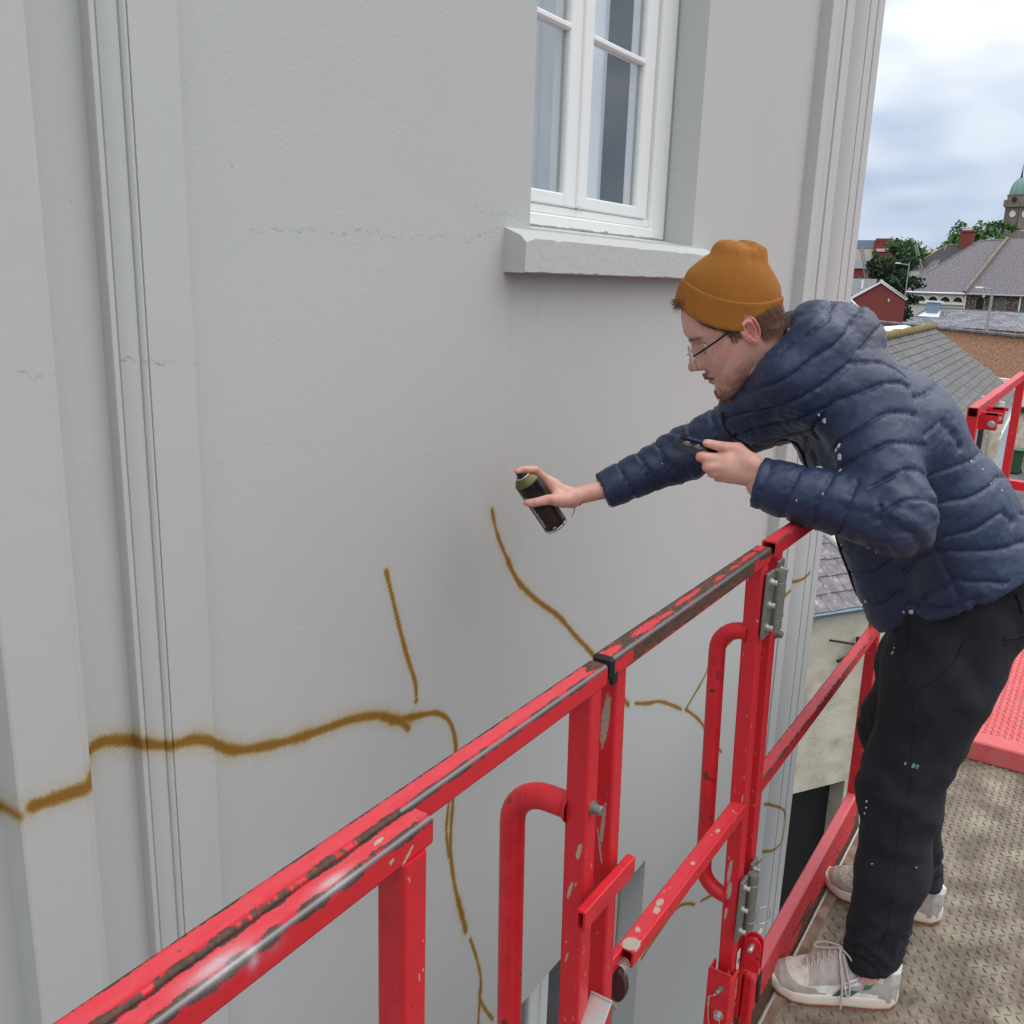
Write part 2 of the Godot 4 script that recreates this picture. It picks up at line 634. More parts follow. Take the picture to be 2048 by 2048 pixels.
func wall_quad(mb: MB, x0: float, y0: float, x1: float, y1: float, z0: float, z1: float) -> void:
	var p := [Vector3(x0, y0, z0), Vector3(x1, y0, z1), Vector3(x1, y1, z1), Vector3(x0, y1, z0)]
	var t := []
	for q in p:
		t.append(Vector2((q.x - WALL_X) / WALL_S, (WALL_Y - q.y) / WALL_S))
	mb.quad(p[0], p[1], p[2], p[3], t[0], t[1], t[2], t[3])


# a run of mouldings seen from above: points (x, depth), drawn up the full height of the wall
func wall_run(mb: MB, pts: Array, y0: float, y1: float) -> void:
	for k in pts.size() - 1:
		wall_quad(mb, pts[k].x, y0, pts[k + 1].x, y1, pts[k].y, pts[k + 1].y)


func cove(x0: float, z0: float, x1: float, z1: float, bulge: float, n := 5) -> Array:
	var o := []
	for k in n + 1:
		var t := float(k) / n
		o.append(Vector2(lerpf(x0, x1, t), lerpf(z0, z1, t) + bulge * sin(t * PI)))
	return o


const Y0 := -5.9
const Y1 := 5.2


func make_building() -> void:
	var b := thing("rendered_building", "pale grey rendered building with ochre spray lines on its wall, at the left", "building")
	var wm := MB.new()
	var ox0 := 1.93
	var ox1 := 2.915
	var rows := [[Y0, -2.5], [-2.5, -0.592], [-0.592, 1.64], [1.64, 3.5], [3.5, Y1]]
	for k in rows.size():
		var y0: float = rows[k][0]
		var y1: float = rows[k][1]
		wall_quad(wm, 0.925, y0, ox0, y1, 0, 0)
		if k in [0, 2, 4]:
			wall_quad(wm, ox0, y0, ox1, y1, 0, 0)
		wall_quad(wm, ox1, y0, 4.046, y1, 0, 0)
	put("wall", wm, M.render, b)
	# the openings' reveals, one depth of wall
	for k in [1, 3]:
		var rv := MB.new()
		var y0: float = rows[k][0]
		var y1: float = rows[k][1]
		var d := -0.19
		rv.quad(Vector3(ox1, y0, 0), Vector3(ox1, y0, d), Vector3(ox1, y1, d), Vector3(ox1, y1, 0))
		rv.quad(Vector3(ox0, y0, d), Vector3(ox0, y0, 0), Vector3(ox0, y1, 0), Vector3(ox0, y1, d))
		rv.quad(Vector3(ox0, y1, 0), Vector3(ox1, y1, 0), Vector3(ox1, y1, d), Vector3(ox0, y1, d))
		rv.quad(Vector3(ox0, y0, d), Vector3(ox1, y0, d), Vector3(ox1, y0, 0), Vector3(ox0, y0, 0))
		put("window_reveal", rv, M.sill, b)
	# left: a flat strip, a rough sunk panel, mouldings and the smooth pilaster
	var strip := MB.new()
	wall_run(strip, [Vector2(-2.5, 0.0), Vector2(0.50, 0.0), Vector2(0.596, 0.005), Vector2(0.596, 0.05), Vector2(0.599, 0.052), Vector2(0.691, 0.052), Vector2(0.695, 0.049), Vector2(0.7085, 0.041), Vector2(0.7095, 0.0)], Y0, Y1)
	put("flat_strip", strip, M.trim, b)
	var sunk := MB.new()
	wall_run(sunk, [Vector2(0.7085, 0.0), Vector2(0.809, 0.0)], Y0, Y1)
	put("sunk_panel", sunk, M.render, b)
	var mo := MB.new()
	var pts := [Vector2(0.808, -0.001), Vector2(0.8082, 0.019), Vector2(0.809, 0.0205), Vector2(0.8165, 0.0205), Vector2(0.8175, 0.0165), Vector2(0.8195, 0.0165)]
	pts.append_array(cove(0.8205, 0.019, 0.8455, 0.0265, 0.0025))
	pts.append_array([Vector2(0.8462, 0.0245), Vector2(0.8475, 0.0245)])
	pts.append_array(cove(0.8482, 0.0285, 0.8568, 0.030, 0.003))
	pts.append_array([Vector2(0.8575, 0.0265), Vector2(0.8590, 0.0265)])
	wall_run(mo, pts, Y0, Y1)
	put("moulding", mo, M.trim, b)
	var pl := MB.new()
	wall_run(pl, [Vector2(0.8590, 0.0255), Vector2(0.8598, 0.0295), Vector2(0.9385, 0.0295), Vector2(0.9405, 0.0275), Vector2(0.9410, 0.0)], Y0, Y1)
	put("pilaster", pl, M.trim, b)
	# right: the same set of mouldings, a gap and the corner pilaster
	var fr := MB.new()
	wall_run(fr, [Vector2(4.046, -0.001), Vector2(4.047, 0.045), Vector2(4.05, 0.047), Vector2(4.140, 0.047), Vector2(4.142, 0.041), Vector2(4.152, 0.041)], Y0, Y1)
	wall_run(fr, cove(4.153, 0.041, 4.235, 0.041, 0.008), Y0, Y1)
	wall_run(fr, [Vector2(4.236, 0.039), Vector2(4.246, 0.039), Vector2(4.247, 0.047), Vector2(4.363, 0.047), Vector2(4.365, 0.044), Vector2(4.366, -0.02)], Y0, Y1)
	put("moulding", fr, M.trim, b)
	var cp := MB.new()
	wall_run(cp, [Vector2(4.364, -0.02), Vector2(4.424, -0.02)], Y0, Y1)
	wall_run(cp, cove(4.424, -0.02, 4.56, 0.058, 0.020, 8), Y0, Y1)
	wall_run(cp, [Vector2(4.562, 0.049), Vector2(4.575, 0.049), Vector2(4.576, 0.058), Vector2(4.69, 0.058), Vector2(4.691, 0.049), Vector2(4.705, 0.049), Vector2(4.706, 0.060), Vector2(4.814, 0.060), Vector2(4.817, 0.057), Vector2(4.8175, 0.0)], Y0, Y1)
	put("corner_pilaster", cp, M.trim, b)
	# return wall round the corner, the back and the roof
	var rt := MB.new()
	rt.quad(Vector3(4.80, Y0, 0), Vector3(4.80, Y0, -7), Vector3(4.80, Y1, -7), Vector3(4.80, Y1, 0))
	rt.quad(Vector3(4.80, Y0, -7), Vector3(-2.5, Y0, -7), Vector3(-2.5, Y1, -7), Vector3(4.80, Y1, -7))
	rt.quad(Vector3(-2.5, Y0, -7), Vector3(-2.5, Y0, 0), Vector3(-2.5, Y1, 0), Vector3(-2.5, Y1, -7))
	rt.quad(Vector3(-2.5, Y1, 0.06), Vector3(4.82, Y1, 0.06), Vector3(4.82, Y1, -7), Vector3(-2.5, Y1, -7))
	put("return_wall", rt, M.sill, b)
	# sill, chipped along its front arris
	for yy in [0.0, -4.14]:
		var sl := MB.new()
		var n := noise(61, 9.0, 3)
		var x0 := 1.824
		var x1 := 3.02
		var ring := []
		for k in 61:
			var x := lerpf(x0, x1, k / 60.0)
			var e := maxf(0.0, n.get_noise_2d(x * 3.0, yy) - 0.12) * 0.010 + (0.004 if k < 2 else 0.0)
			var e2 := maxf(0.0, n.get_noise_2d(x * 3.0, yy + 9.0) - 0.1) * 0.008
			ring.append(PackedVector3Array([Vector3(x, 1.538 + yy, -0.002), Vector3(x, 1.538 + yy, 0.054 - e2), Vector3(x, 1.540 + e2 + yy, 0.057), Vector3(x, 1.613 - e + yy, 0.058), Vector3(x, 1.618 + yy, 0.053 - e), Vector3(x, 1.636 + yy, -0.001), Vector3(x, 1.655 + yy, -0.10), Vector3(x, 1.56 + yy, -0.10)]))
		for k in ring.size():
			ring[k].reverse()
		sl.loft(ring, true, true, true, true)
		put("window_sill", sl, M.sill, b)
	make_window(b, 1.655, 3.5)
	make_window(b, -2.485, -0.592)


# two-leaf casement with glazing bars, 0.1 m back in its opening
func make_window(b: Node3D, y0: float, y1: float) -> void:
	var w := Node3D.new()
	w.name = numbered("window", b)
	b.add_child(w, true)
	var z := -0.10
	var fm := MB.new()
	# frame: jambs, head and bottom rail with its drip bead
	fm.box(Vector3(2.862, (y0 + y1) / 2, z - 0.04), Vector3(0.106, y1 - y0, 0.08), 0.004)
	fm.box(Vector3(2.792, (y0 + y1) / 2 + 0.02, z - 0.05), Vector3(0.030, y1 - y0 - 0.05, 0.07), 0.003)
	fm.box(Vector3(1.967, (y0 + y1) / 2, z - 0.04), Vector3(0.076, y1 - y0, 0.08), 0.004)
	fm.box(Vector3(2.41, y0 + 0.016, z - 0.036), Vector3(0.81, 0.034, 0.085), 0.004)
	fm.box(Vector3(2.41, y0 + 0.046, z - 0.043), Vector3(0.80, 0.022, 0.07), 0.003)
	fm.box(Vector3(2.41, y1 - 0.03, z - 0.041), Vector3(0.81, 0.06, 0.08), 0.004)
	put("frame", fm, M.white_wood, w)
	var cl := MB.new()
	var n := noise(71, 30.0, 2)
	for k in 40:
		cl.box(Vector3(2.0 + k * 0.0225, y0 + 0.001 + n.get_noise_1d(k) * 0.003, z + 0.004), Vector3(0.024, 0.006 + absf(n.get_noise_1d(k + 99)) * 0.008, 0.010), 0.002)
	for k in 60:
		cl.box(Vector3(2.9125, y0 + 0.02 + k * 0.03, z + 0.002), Vector3(0.004 + absf(n.get_noise_1d(k)) * 0.003, 0.031, 0.006), 0.001)
	put("sealant", cl, M.caulk, w)
	var h0 := y0 + 0.058
	var h1 := y1 - 0.06
	for leaf in [[2.005, 2.336], [2.344, 2.778]]:
		var a: float = leaf[0]
		var d: float = leaf[1]
		var right: bool = a > 2.2
		var sa := 0.046
		var sd := 0.074 if not right else 0.072
		var st := MB.new()
		var zz := z - 0.028
		st.box(Vector3(a + sa / 2, (h0 + h1) / 2, zz), Vector3(sa, h1 - h0, 0.05), 0.004)
		st.box(Vector3(d - sd / 2, (h0 + h1) / 2, zz), Vector3(sd, h1 - h0, 0.05), 0.004)
		st.box(Vector3((a + d) / 2, h0 + 0.017, zz - 0.001), Vector3(d - a - 0.01, 0.034, 0.05), 0.004)
		st.box(Vector3((a + d) / 2, h1 - 0.02, zz - 0.001), Vector3(d - a - 0.01, 0.04, 0.05), 0.004)
		put("casement_frame", st, M.white_wood, w)
		var yb := h0 + 0.034
		while yb < h1 - 0.1:
			var yt := minf(yb + 0.394, h1 - 0.04)
			if yt < h1 - 0.06:
				var gb := MB.new()
				gb.box(Vector3((a + sa + d - sd) / 2, yt + 0.009, zz + 0.010), Vector3(d - sd - a - sa + 0.012, 0.018, 0.034), 0.005)
				put("glazing_bar", gb, M.white_wood, w)
			var pn := MB.new()
			pn.quad(Vector3(a + sa - 0.005, yb - 0.005, zz + 0.013), Vector3(d - sd + 0.005, yb - 0.005, zz + 0.013), Vector3(d - sd + 0.005, yt + 0.005, zz + 0.013), Vector3(a + sa - 0.005, yt + 0.005, zz + 0.013))
			put("pane", pn, M.glass, w)
			# the inner line of a second sheet and its spacer
			var sp := MB.new()
			sp.box(Vector3(d - sd - 0.003, (yb + yt) / 2, zz + 0.006), Vector3(0.005, yt - yb, 0.006), 0.001)
			put("glazing_bead", sp, M.caulk, w)
			yb = yt + 0.018
	if true:
		var mu := MB.new()
		mu.box(Vector3(2.340, (h0 + h1) / 2, z - 0.012), Vector3(0.030, h1 - h0 - 0.004, 0.03), 0.004)
		put("meeting_stile", mu, M.white_wood, w)
	# the room behind: walls, and a pale blind drawn over the left leaf and the edge of the right one
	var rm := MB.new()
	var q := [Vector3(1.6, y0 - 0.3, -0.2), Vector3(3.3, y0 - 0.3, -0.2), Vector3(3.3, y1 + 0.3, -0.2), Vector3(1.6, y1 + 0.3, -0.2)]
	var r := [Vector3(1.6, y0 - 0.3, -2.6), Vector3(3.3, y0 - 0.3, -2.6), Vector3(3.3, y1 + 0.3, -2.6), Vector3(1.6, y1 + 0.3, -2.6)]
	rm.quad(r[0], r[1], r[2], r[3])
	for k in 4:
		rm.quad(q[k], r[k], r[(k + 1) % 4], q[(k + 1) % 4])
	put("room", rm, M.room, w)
	if y0 > 0:
		var bl := MB.new()
		var pts := PackedVector3Array()
		var top := PackedVector3Array()
		for k in 40:
			var x := lerpf(1.9, 2.70, k / 39.0)
			pts.append(Vector3(x, y0 - 0.05, -0.215 + 0.010 * sin(k * 1.1) + 0.004 * sin(k * 2.7)))
			top.append(Vector3(x, y1 + 0.1, -0.215 + 0.008 * sin(k * 1.1 + 0.3)))
		bl.loft([pts, top], false, false, false)
		put("curtain", bl, M.curtain, w)


# worn red paint for one bar: u runs along it, v round it (wall side, top, inner side, underside)
func paint_tex(key: String, sd: int, length: float, o: Dictionary) -> StandardMaterial3D:
	var w: int = o.get("w", 1024)
	var h := 128
	var im := Image.create(w, h, false, Image.FORMAT_RGB8)
	var orm := Image.create(w, h, false, Image.FORMAT_RGB8)
	var f := noise(sd, 1.0, 4)
	var g := noise(sd + 7, 1.0, 2)
	var red: Color = o.get("red", s8(201, 28, 40))
	var dirt := s8(62, 44, 36)
	var rust := s8(98, 66, 46)
	var steel := s8(112, 108, 110)
	var splash_c := s8(168, 158, 142)
	var per: float = o.get("per", 0.108)
	var edge: float = o.get("edge", 0.0)
	var edge_in: float = o.get("edge_in", edge)
	var bare: float = o.get("bare", 0.0)
	for y in h:
		var v := (y + 0.5) / h
		for x in w:
			var u := (x + 0.5) / w
			var p := Vector2(u * length, v * per) * 1000.0   # millimetres
			var a := f.get_noise_2d(p.x * 0.035, p.y * 0.06)
			var b := f.get_noise_2d(p.x * 0.22 + 400.0, p.y * 0.22)
			var c := g.get_noise_2d(p.x * 0.03 + 90.0, p.y * 0.03)
			var col := red.lerp(s8(186, 30, 44), clampf(c * 0.8, 0, 0.5))
			col = col.lerp(s8(120, 20, 26), clampf(b * 0.35 - 0.08, 0, 0.2))
			var ro := 0.50 + c * 0.10
			var me := 0.0
			var sky_tint: float = o.get("pink_tint", 0.0)
			if sky_tint > 0.0:
				col = col.lerp(s8(214, 116, 122), sky_tint * smoothstep(0.24, 0.27, v) * smoothstep(0.50, 0.44, v) * clampf(0.9 + a * 0.4, 0, 1))  # pale sky light painted into the red of the upward faces
			# chips
			if b + 0.35 * a > o.get("chip", 0.62):
				col = dirt
				ro = 0.8
			# whole patches worn to brown metal, with islands of paint left in them
			var worn := 0.0
			for r in o.get("rust", []):
				var dx: float = minf(u - r[0], r[1] - u) * length
				var dy: float = minf(v - r[2], r[3] - v) * per
				worn = maxf(worn, clampf(minf(dx * 60.0, dy * 260.0) + a * 1.3 + b * 0.5 + 0.1, -1, 1))
			for r in o.get("islands", []):
				var q := Vector2((u - r[0]) / r[2], (v - r[1]) / r[3])
				worn = minf(worn, (q.length() - 1.0) * 2.0 + a * 0.8 + b * 0.9)
			if worn > 0.12:
				col = rust.lerp(dirt, clampf(0.45 + b * 1.3 + a, 0, 1)).lerp(s8(122, 92, 70), clampf(g.get_noise_2d(p.x * 0.5, p.y * 0.12) * 0.9, 0, 0.5))
				ro = 0.72
				me = 0.25
			elif worn > 0.0:
				col = dirt
			# dark worn arrises
			var d1 := absf(v - 0.25) * per * 1000.0
			var d2 := absf(v - 0.5) * per * 1000.0
			if edge > 0 and d1 < edge * (0.7 + a * 1.7 + b * 0.8):
				col = dirt
				ro = 0.7
			if edge_in > 0 and d2 < edge_in * (1.0 + a * 2.6 + b * 0.9):
				col = dirt.lerp(rust, clampf(b + 0.3, 0, 1))
				ro = 0.7
			if bare > 0 and d2 < bare * (0.85 + a * 0.5) and u > o.get("bare_from", 0.0):
				col = steel
				ro = 0.42
				me = 0.7
			# splashes of pale paint
			for s in o.get("splash", []):
				var q := Vector2((u - s[0]) * length, (v - s[1]) * per).rotated(s[4])
				var e: float = Vector2(q.x / s[2], q.y / s[3]).length() + b * s[5] + a * s[5] * 0.6
				if e < 1.0:
					col = splash_c.lerp(s8(140, 128, 110), clampf(b, 0, 0.5))
					ro = 0.75
					me = 0.0
			# soft clouds of pale spray
			for s in o.get("mist", []):
				var q := Vector2((u - s[0]) * length / s[2], (v - s[1]) * per / s[3])
				var t: float = s[4] * exp(-q.length_squared() * 1.6) * (0.9 + g.get_noise_2d(p.x * 2.0, p.y * 2.0) * 0.35)
				if t > 0.02:
					col = col.lerp(s8(190, 186, 186), clampf(t, 0, 0.86))
					ro = lerpf(ro, 0.5, clampf(t, 0, 1))
			im.set_pixel(x, y, col)
			orm.set_pixel(x, y, Color(1.0, clampf(ro, 0.1, 1), me))
	var m := mat(key, Color.WHITE, 1.0, 1.0)
	m.albedo_texture = tex(im)
	var t := tex(orm)
	m.roughness_texture = t
	m.roughness_texture_channel = BaseMaterial3D.TEXTURE_CHANNEL_GREEN
	m.metallic_texture = t
	m.metallic_texture_channel = BaseMaterial3D.TEXTURE_CHANNEL_BLUE
	return m


# splashes thrown on a post: rows of leaf-shaped drops on its faces
func drops(sd: int, list: Array, length: float) -> Array:
	var o := []
	for d in list:
		o.append([d[0], d[1], d[2], d[3], d[4], 0.25])
	var r := RandomNumberGenerator.new()
	r.seed = sd
	for k in 26:
		o.append([r.randf(), r.randf_range(0.26, 0.74), r.randf_range(0.0012, 0.004), r.randf_range(0.0005, 0.0012), r.randf_range(-0.5, 0.5), 0.4])
	return o


func red_materials() -> void:
	paint_tex("rail_inner", 101, 0.75, {"pink_tint": 0.40, "edge": 2.2, "edge_in": 3.4, "bare": 0.9, "chip": 0.70, "mist": [[0.715, 0.42, 0.030, 0.014, 0.9], [0.855, 0.43, 0.022, 0.010, 0.9], [0.745, 0.56, 0.007, 0.012, 0.8], [0.77, 0.58, 0.015, 0.010, 0.3]], "splash": [[0.93, 0.62, 0.004, 0.003, 0.6, 0.5], [0.955, 0.70, 0.012, 0.002, 0.9, 0.6], [0.93, 0.36, 0.006, 0.003, 0.2, 0.6]]})
	paint_tex("rail_outer", 103, 1.1, {"pink_tint": 0.40, "edge": 1.4, "edge_in": 1.9, "bare": 0.9, "bare_from": 0.745, "chip": 0.72, "rust": [[0.985, 1.02, 0.24, 0.5]], "splash": [[0.75, 0.65, 0.007, 0.0022, 0.9, 0.5]]})
	paint_tex("rail_gate", 107, 0.576, {"pink_tint": 0.3, "edge": 3.0, "edge_in": 3.0, "bare": 1.5, "chip": 0.66, "rust": [[0.015, 0.93, 0.25, 0.5], [0.085, 0.86, 0.5, 0.73], [0.9, 1.02, 0.42, 0.6]], "islands": [[0.03, 0.39, 0.035, 0.08], [0.20, 0.38, 0.07, 0.075], [0.29, 0.41, 0.04, 0.05], [0.44, 0.36, 0.085, 0.05], [0.63, 0.40, 0.035, 0.04], [0.75, 0.39, 0.03, 0.04], [0.87, 0.37, 0.07, 0.055]]})
	paint_tex("rail_far", 109, 1.1, {"pink_tint": 0.35, "edge": 0.8, "edge_in": 0.9, "chip": 0.72, "splash": []})
	paint_tex("mid_rail", 113, 0.5, {"pink_tint": 0.25, "edge": 0.0, "chip": 0.70, "splash": drops(3, [[0.03, 0.40, 0.016, 0.014, 0.0, 0.8], [0.10, 0.35, 0.006, 0.004, 0.4, 0.6], [0.22, 0.40, 0.010, 0.006, 0.3, 0.9], [0.26, 0.36, 0.010, 0.006, 0.1, 0.9], [0.52, 0.40, 0.006, 0.004, 0, 0.5], [0.76, 0.40, 0.007, 0.004, 0, 0.9], [0.92, 0.41, 0.003, 0.002, 0, 0.3]], 0.5)})
	var leaf := [[0.19, 0.45, 0.012, 0.0032, 0.25, 0], [0.245, 0.34, 0.012, 0.0026, 0.3, 0], [0.335, 0.33, 0.008, 0.0014, 0.3, 0], [0.46, 0.40, 0.010, 0.0022, 0.3, 0], [0.53, 0.36, 0.014, 0.0020, 0.2, 0], [0.60, 0.37, 0.009, 0.0016, 0.1, 0]]
	paint_tex("post_splashed", 127, 1.0, {"edge": 0.0, "chip": 0.68, "splash": drops(5, leaf, 1.0)})
	paint_tex("post_gate", 131, 1.0, {"edge": 0.0, "chip": 0.66, "splash": drops(6, [[0.065, 0.37, 0.034, 0.007, 0.12, 0], [0.20, 0.40, 0.03, 0.0035, 0.1, 0], [0.23, 0.36, 0.025, 0.002, -0.2, 0], [0.52, 0.36, 0.018, 0.004, 0.5, 0], [0.545, 0.42, 0.022, 0.005, 0.1, 0]], 1.0)})
	paint_tex("post_hinge", 137, 1.0, {"edge": 0.0, "chip": 0.66, "splash": drops(8, [[0.42, 0.47, 0.010, 0.0016, 0.1, 0], [0.57, 0.33, 0.026, 0.004, 0.1, 0.5], [0.61, 0.35, 0.020, 0.005, 0.1, 0], [0.66, 0.31, 0.012, 0.003, 0.1, 0], [0.79, 0.46, 0.014, 0.003, 0.1, 0]], 1.0)})
	paint_tex("post_plain", 139, 1.0, {"edge": 0.0, "chip": 0.66, "splash": drops(9, [], 1.0)})
	paint_tex("toe_paint", 149, 1.8, {"pink_tint": 0.75, "w": 2048, "per": 0.3, "edge": 0.0, "chip": 0.52, "red": s8(200, 42, 52), "rust": [[-0.1, 1.1, 0.64, 0.80]], "islands": [[0.3, 0.7, 0.10, 0.05], [0.62, 0.68, 0.16, 0.04], [0.85, 0.68, 0.1, 0.05]], "splash": drops(10, [], 1.8)})
	var nz := noise(151, 0.012, 4)
	var red := ramp_tex(nz, 512, [[0.0, s8(176, 20, 32)], [0.5, s8(203, 24, 38)], [0.78, s8(208, 34, 46)], [0.84, s8(206, 34, 46)], [0.86, s8(70, 44, 38)], [1.0, s8(70, 44, 38)]])
	tri_mat("red", Color.WHITE, 0.42, red, null, 3.0)
	var pink_tint := ramp_tex(noise(157, 0.02, 4), 512, [[0.0, s8(202, 82, 84)], [0.45, s8(212, 94, 96)], [0.72, s8(208, 104, 104)], [0.80, s8(180, 110, 98)], [0.9, s8(156, 126, 110)], [1.0, s8(144, 130, 116)]])
	tri_mat("red_deck", Color.WHITE, 0.6, pink_tint, null, 1.6)
	var deck := ramp_tex(noise(163, 0.011, 5), 1024, [[0.0, s8(92, 79, 66)], [0.30, s8(104, 91, 77)], [0.45, s8(118, 106, 91)], [0.58, s8(128, 116, 101)], [0.70, s8(138, 127, 111)], [0.80, s8(148, 138, 121)], [1.0, s8(160, 150, 132)]])
	tri_mat("deck", Color.WHITE, 0.62, deck, normal_tex(noise(167, 0.06, 4), 512, 4.0), 0.55, 0.5, 0.12)
	tri_mat("kick", Color.WHITE, 0.7, ramp_tex(noise(173, 0.02, 5), 512, [[0.0, s8(88, 62, 46)], [0.4, s8(118, 94, 76)], [0.6, s8(138, 118, 98)], [0.8, s8(146, 128, 108)], [1.0, s8(160, 144, 124)]]), null, 1.2, 1.0, 0.1)
	mat("zinc", s8(140, 140, 132), 0.5, 0.75)
	mat("bolt_zinc", s8(196, 196, 190), 0.38, 0.8)
	mat("dark_rubber", s8(22, 22, 24), 0.6)
	mat("brown_rubber", s8(62, 34, 34), 0.65)
	mat("wire", s8(188, 184, 174), 0.45, 0.5)
	mat("sticker_white", s8(214, 208, 200), 0.5)
	mat("sticker_orange", s8(214, 110, 30), 0.5)
	mat("sticker_black", s8(40, 34, 34), 0.5)
	lap("paint textures")


func post(parent: Node, x: float, z: float, ytop: float, ybot: float, lean: float, m: Material, s := 0.029) -> MeshInstance3D:
	return one_bar("post", parent, Vector3(x, ytop, z), Vector3(x + lean * (ytop - ybot), ybot, z), Vector3(0, 0, 1), Vector3(-1, 0, 0), s, s, m, 0.004)


# grab handle: a bent round tube that stands off a post towards the wall
func handle(parent: Node, x: float, lean: float, z0: float, z1: float, ytop: float, ybot: float, r: float, bend: float) -> void:
	var p := PackedVector3Array()
	var xx := func(y: float) -> float: return x + lean * (ytop - y)
	p.append(Vector3(x, ytop, z0))
	for k in 9:
		var a := PI / 2 * k / 8.0
		var y := ytop - bend * (1.0 - cos(a))
		p.append(Vector3(xx.call(y), y, z1 + bend * (1.0 - sin(a))))
	for k in 9:
		var a := PI / 2 * k / 8.0
		var y := ybot + bend * (1.0 - sin(a))
		p.append(Vector3(xx.call(y), y, z1 + bend * (1.0 - cos(a))))
	p.append(Vector3(xx.call(ybot), ybot, z0))
	var mb := MB.new()
	mb.tube(p, r, 18, false)
	# weld fillets
	for y in [ytop, ybot]:
		mb.lathe(Vector3(xx.call(y), y, z0 + 0.002), Vector3(0, 0, -1), PackedVector2Array([Vector2(r * 1.3, 0), Vector2(r * 1.22, 0.004), Vector2(r * 1.0, 0.009)]), 16)
	put("grab_handle", mb, M.red, parent)


func hinge(parent: Node3D, x: float, y0: float, y1: float, xl: float, xr: float) -> void:
	var h := Node3D.new()
	h.name = numbered("hinge", parent)
	parent.add_child(h, true)
	var z := 0.7675
	for s in 2:
		var pl := MB.new()
		var a := xl if s == 0 else x + 0.012
		var b := x - 0.012 if s == 0 else xr
		var m := (a + b) / 2
		pl.box(Vector3(m, (y0 + y1) / 2 + (0.004 if s == 1 else -0.004), z + 0.004), Vector3(absf(b - a), y1 - y0 + 0.012, 0.006), 0.0012)
		put("hinge_leaf", pl, M.zinc, h)
	var br := MB.new()
	br.lathe(Vector3(x, y0, z + 0.013), Vector3.UP, PackedVector2Array([Vector2(0, 0), Vector2(0.0105, 0), Vector2(0.0105, 0), Vector2(0.0105, 0.016), Vector2(0.0105, 0.016), Vector2(0.0085, 0.0165), Vector2(0.0085, 0.019), Vector2(0.0105, 0.0195), Vector2(0.0105, 0.0195), Vector2(0.0105, y1 - y0 - 0.022), Vector2(0.0105, y1 - y0 - 0.022), Vector2(0.0085, y1 - y0 - 0.0215), Vector2(0.0085, y1 - y0 - 0.019), Vector2(0.0105, y1 - y0 - 0.018), Vector2(0.0105, y1 - y0 - 0.018), Vector2(0.0105, y1 - y0), Vector2(0.0105, y1 - y0), Vector2(0, y1 - y0)]), 18)
	put("barrel", br, M.zinc, h)
	for k in 3:
		var y := lerpf(y0 + 0.012, y1 - 0.012, k / 2.0)
		bolt(h, Vector3((xl + x - 0.012) / 2, y - 0.004, z + 0.007), Vector3(0, 0, 1), 0.0052, 0.010, M.bolt_zinc)
		bolt(h, Vector3((xr + x + 0.012) / 2, y + 0.004, z + 0.007), Vector3(0, 0, 1), 0.0052, 0.010, M.bolt_zinc)


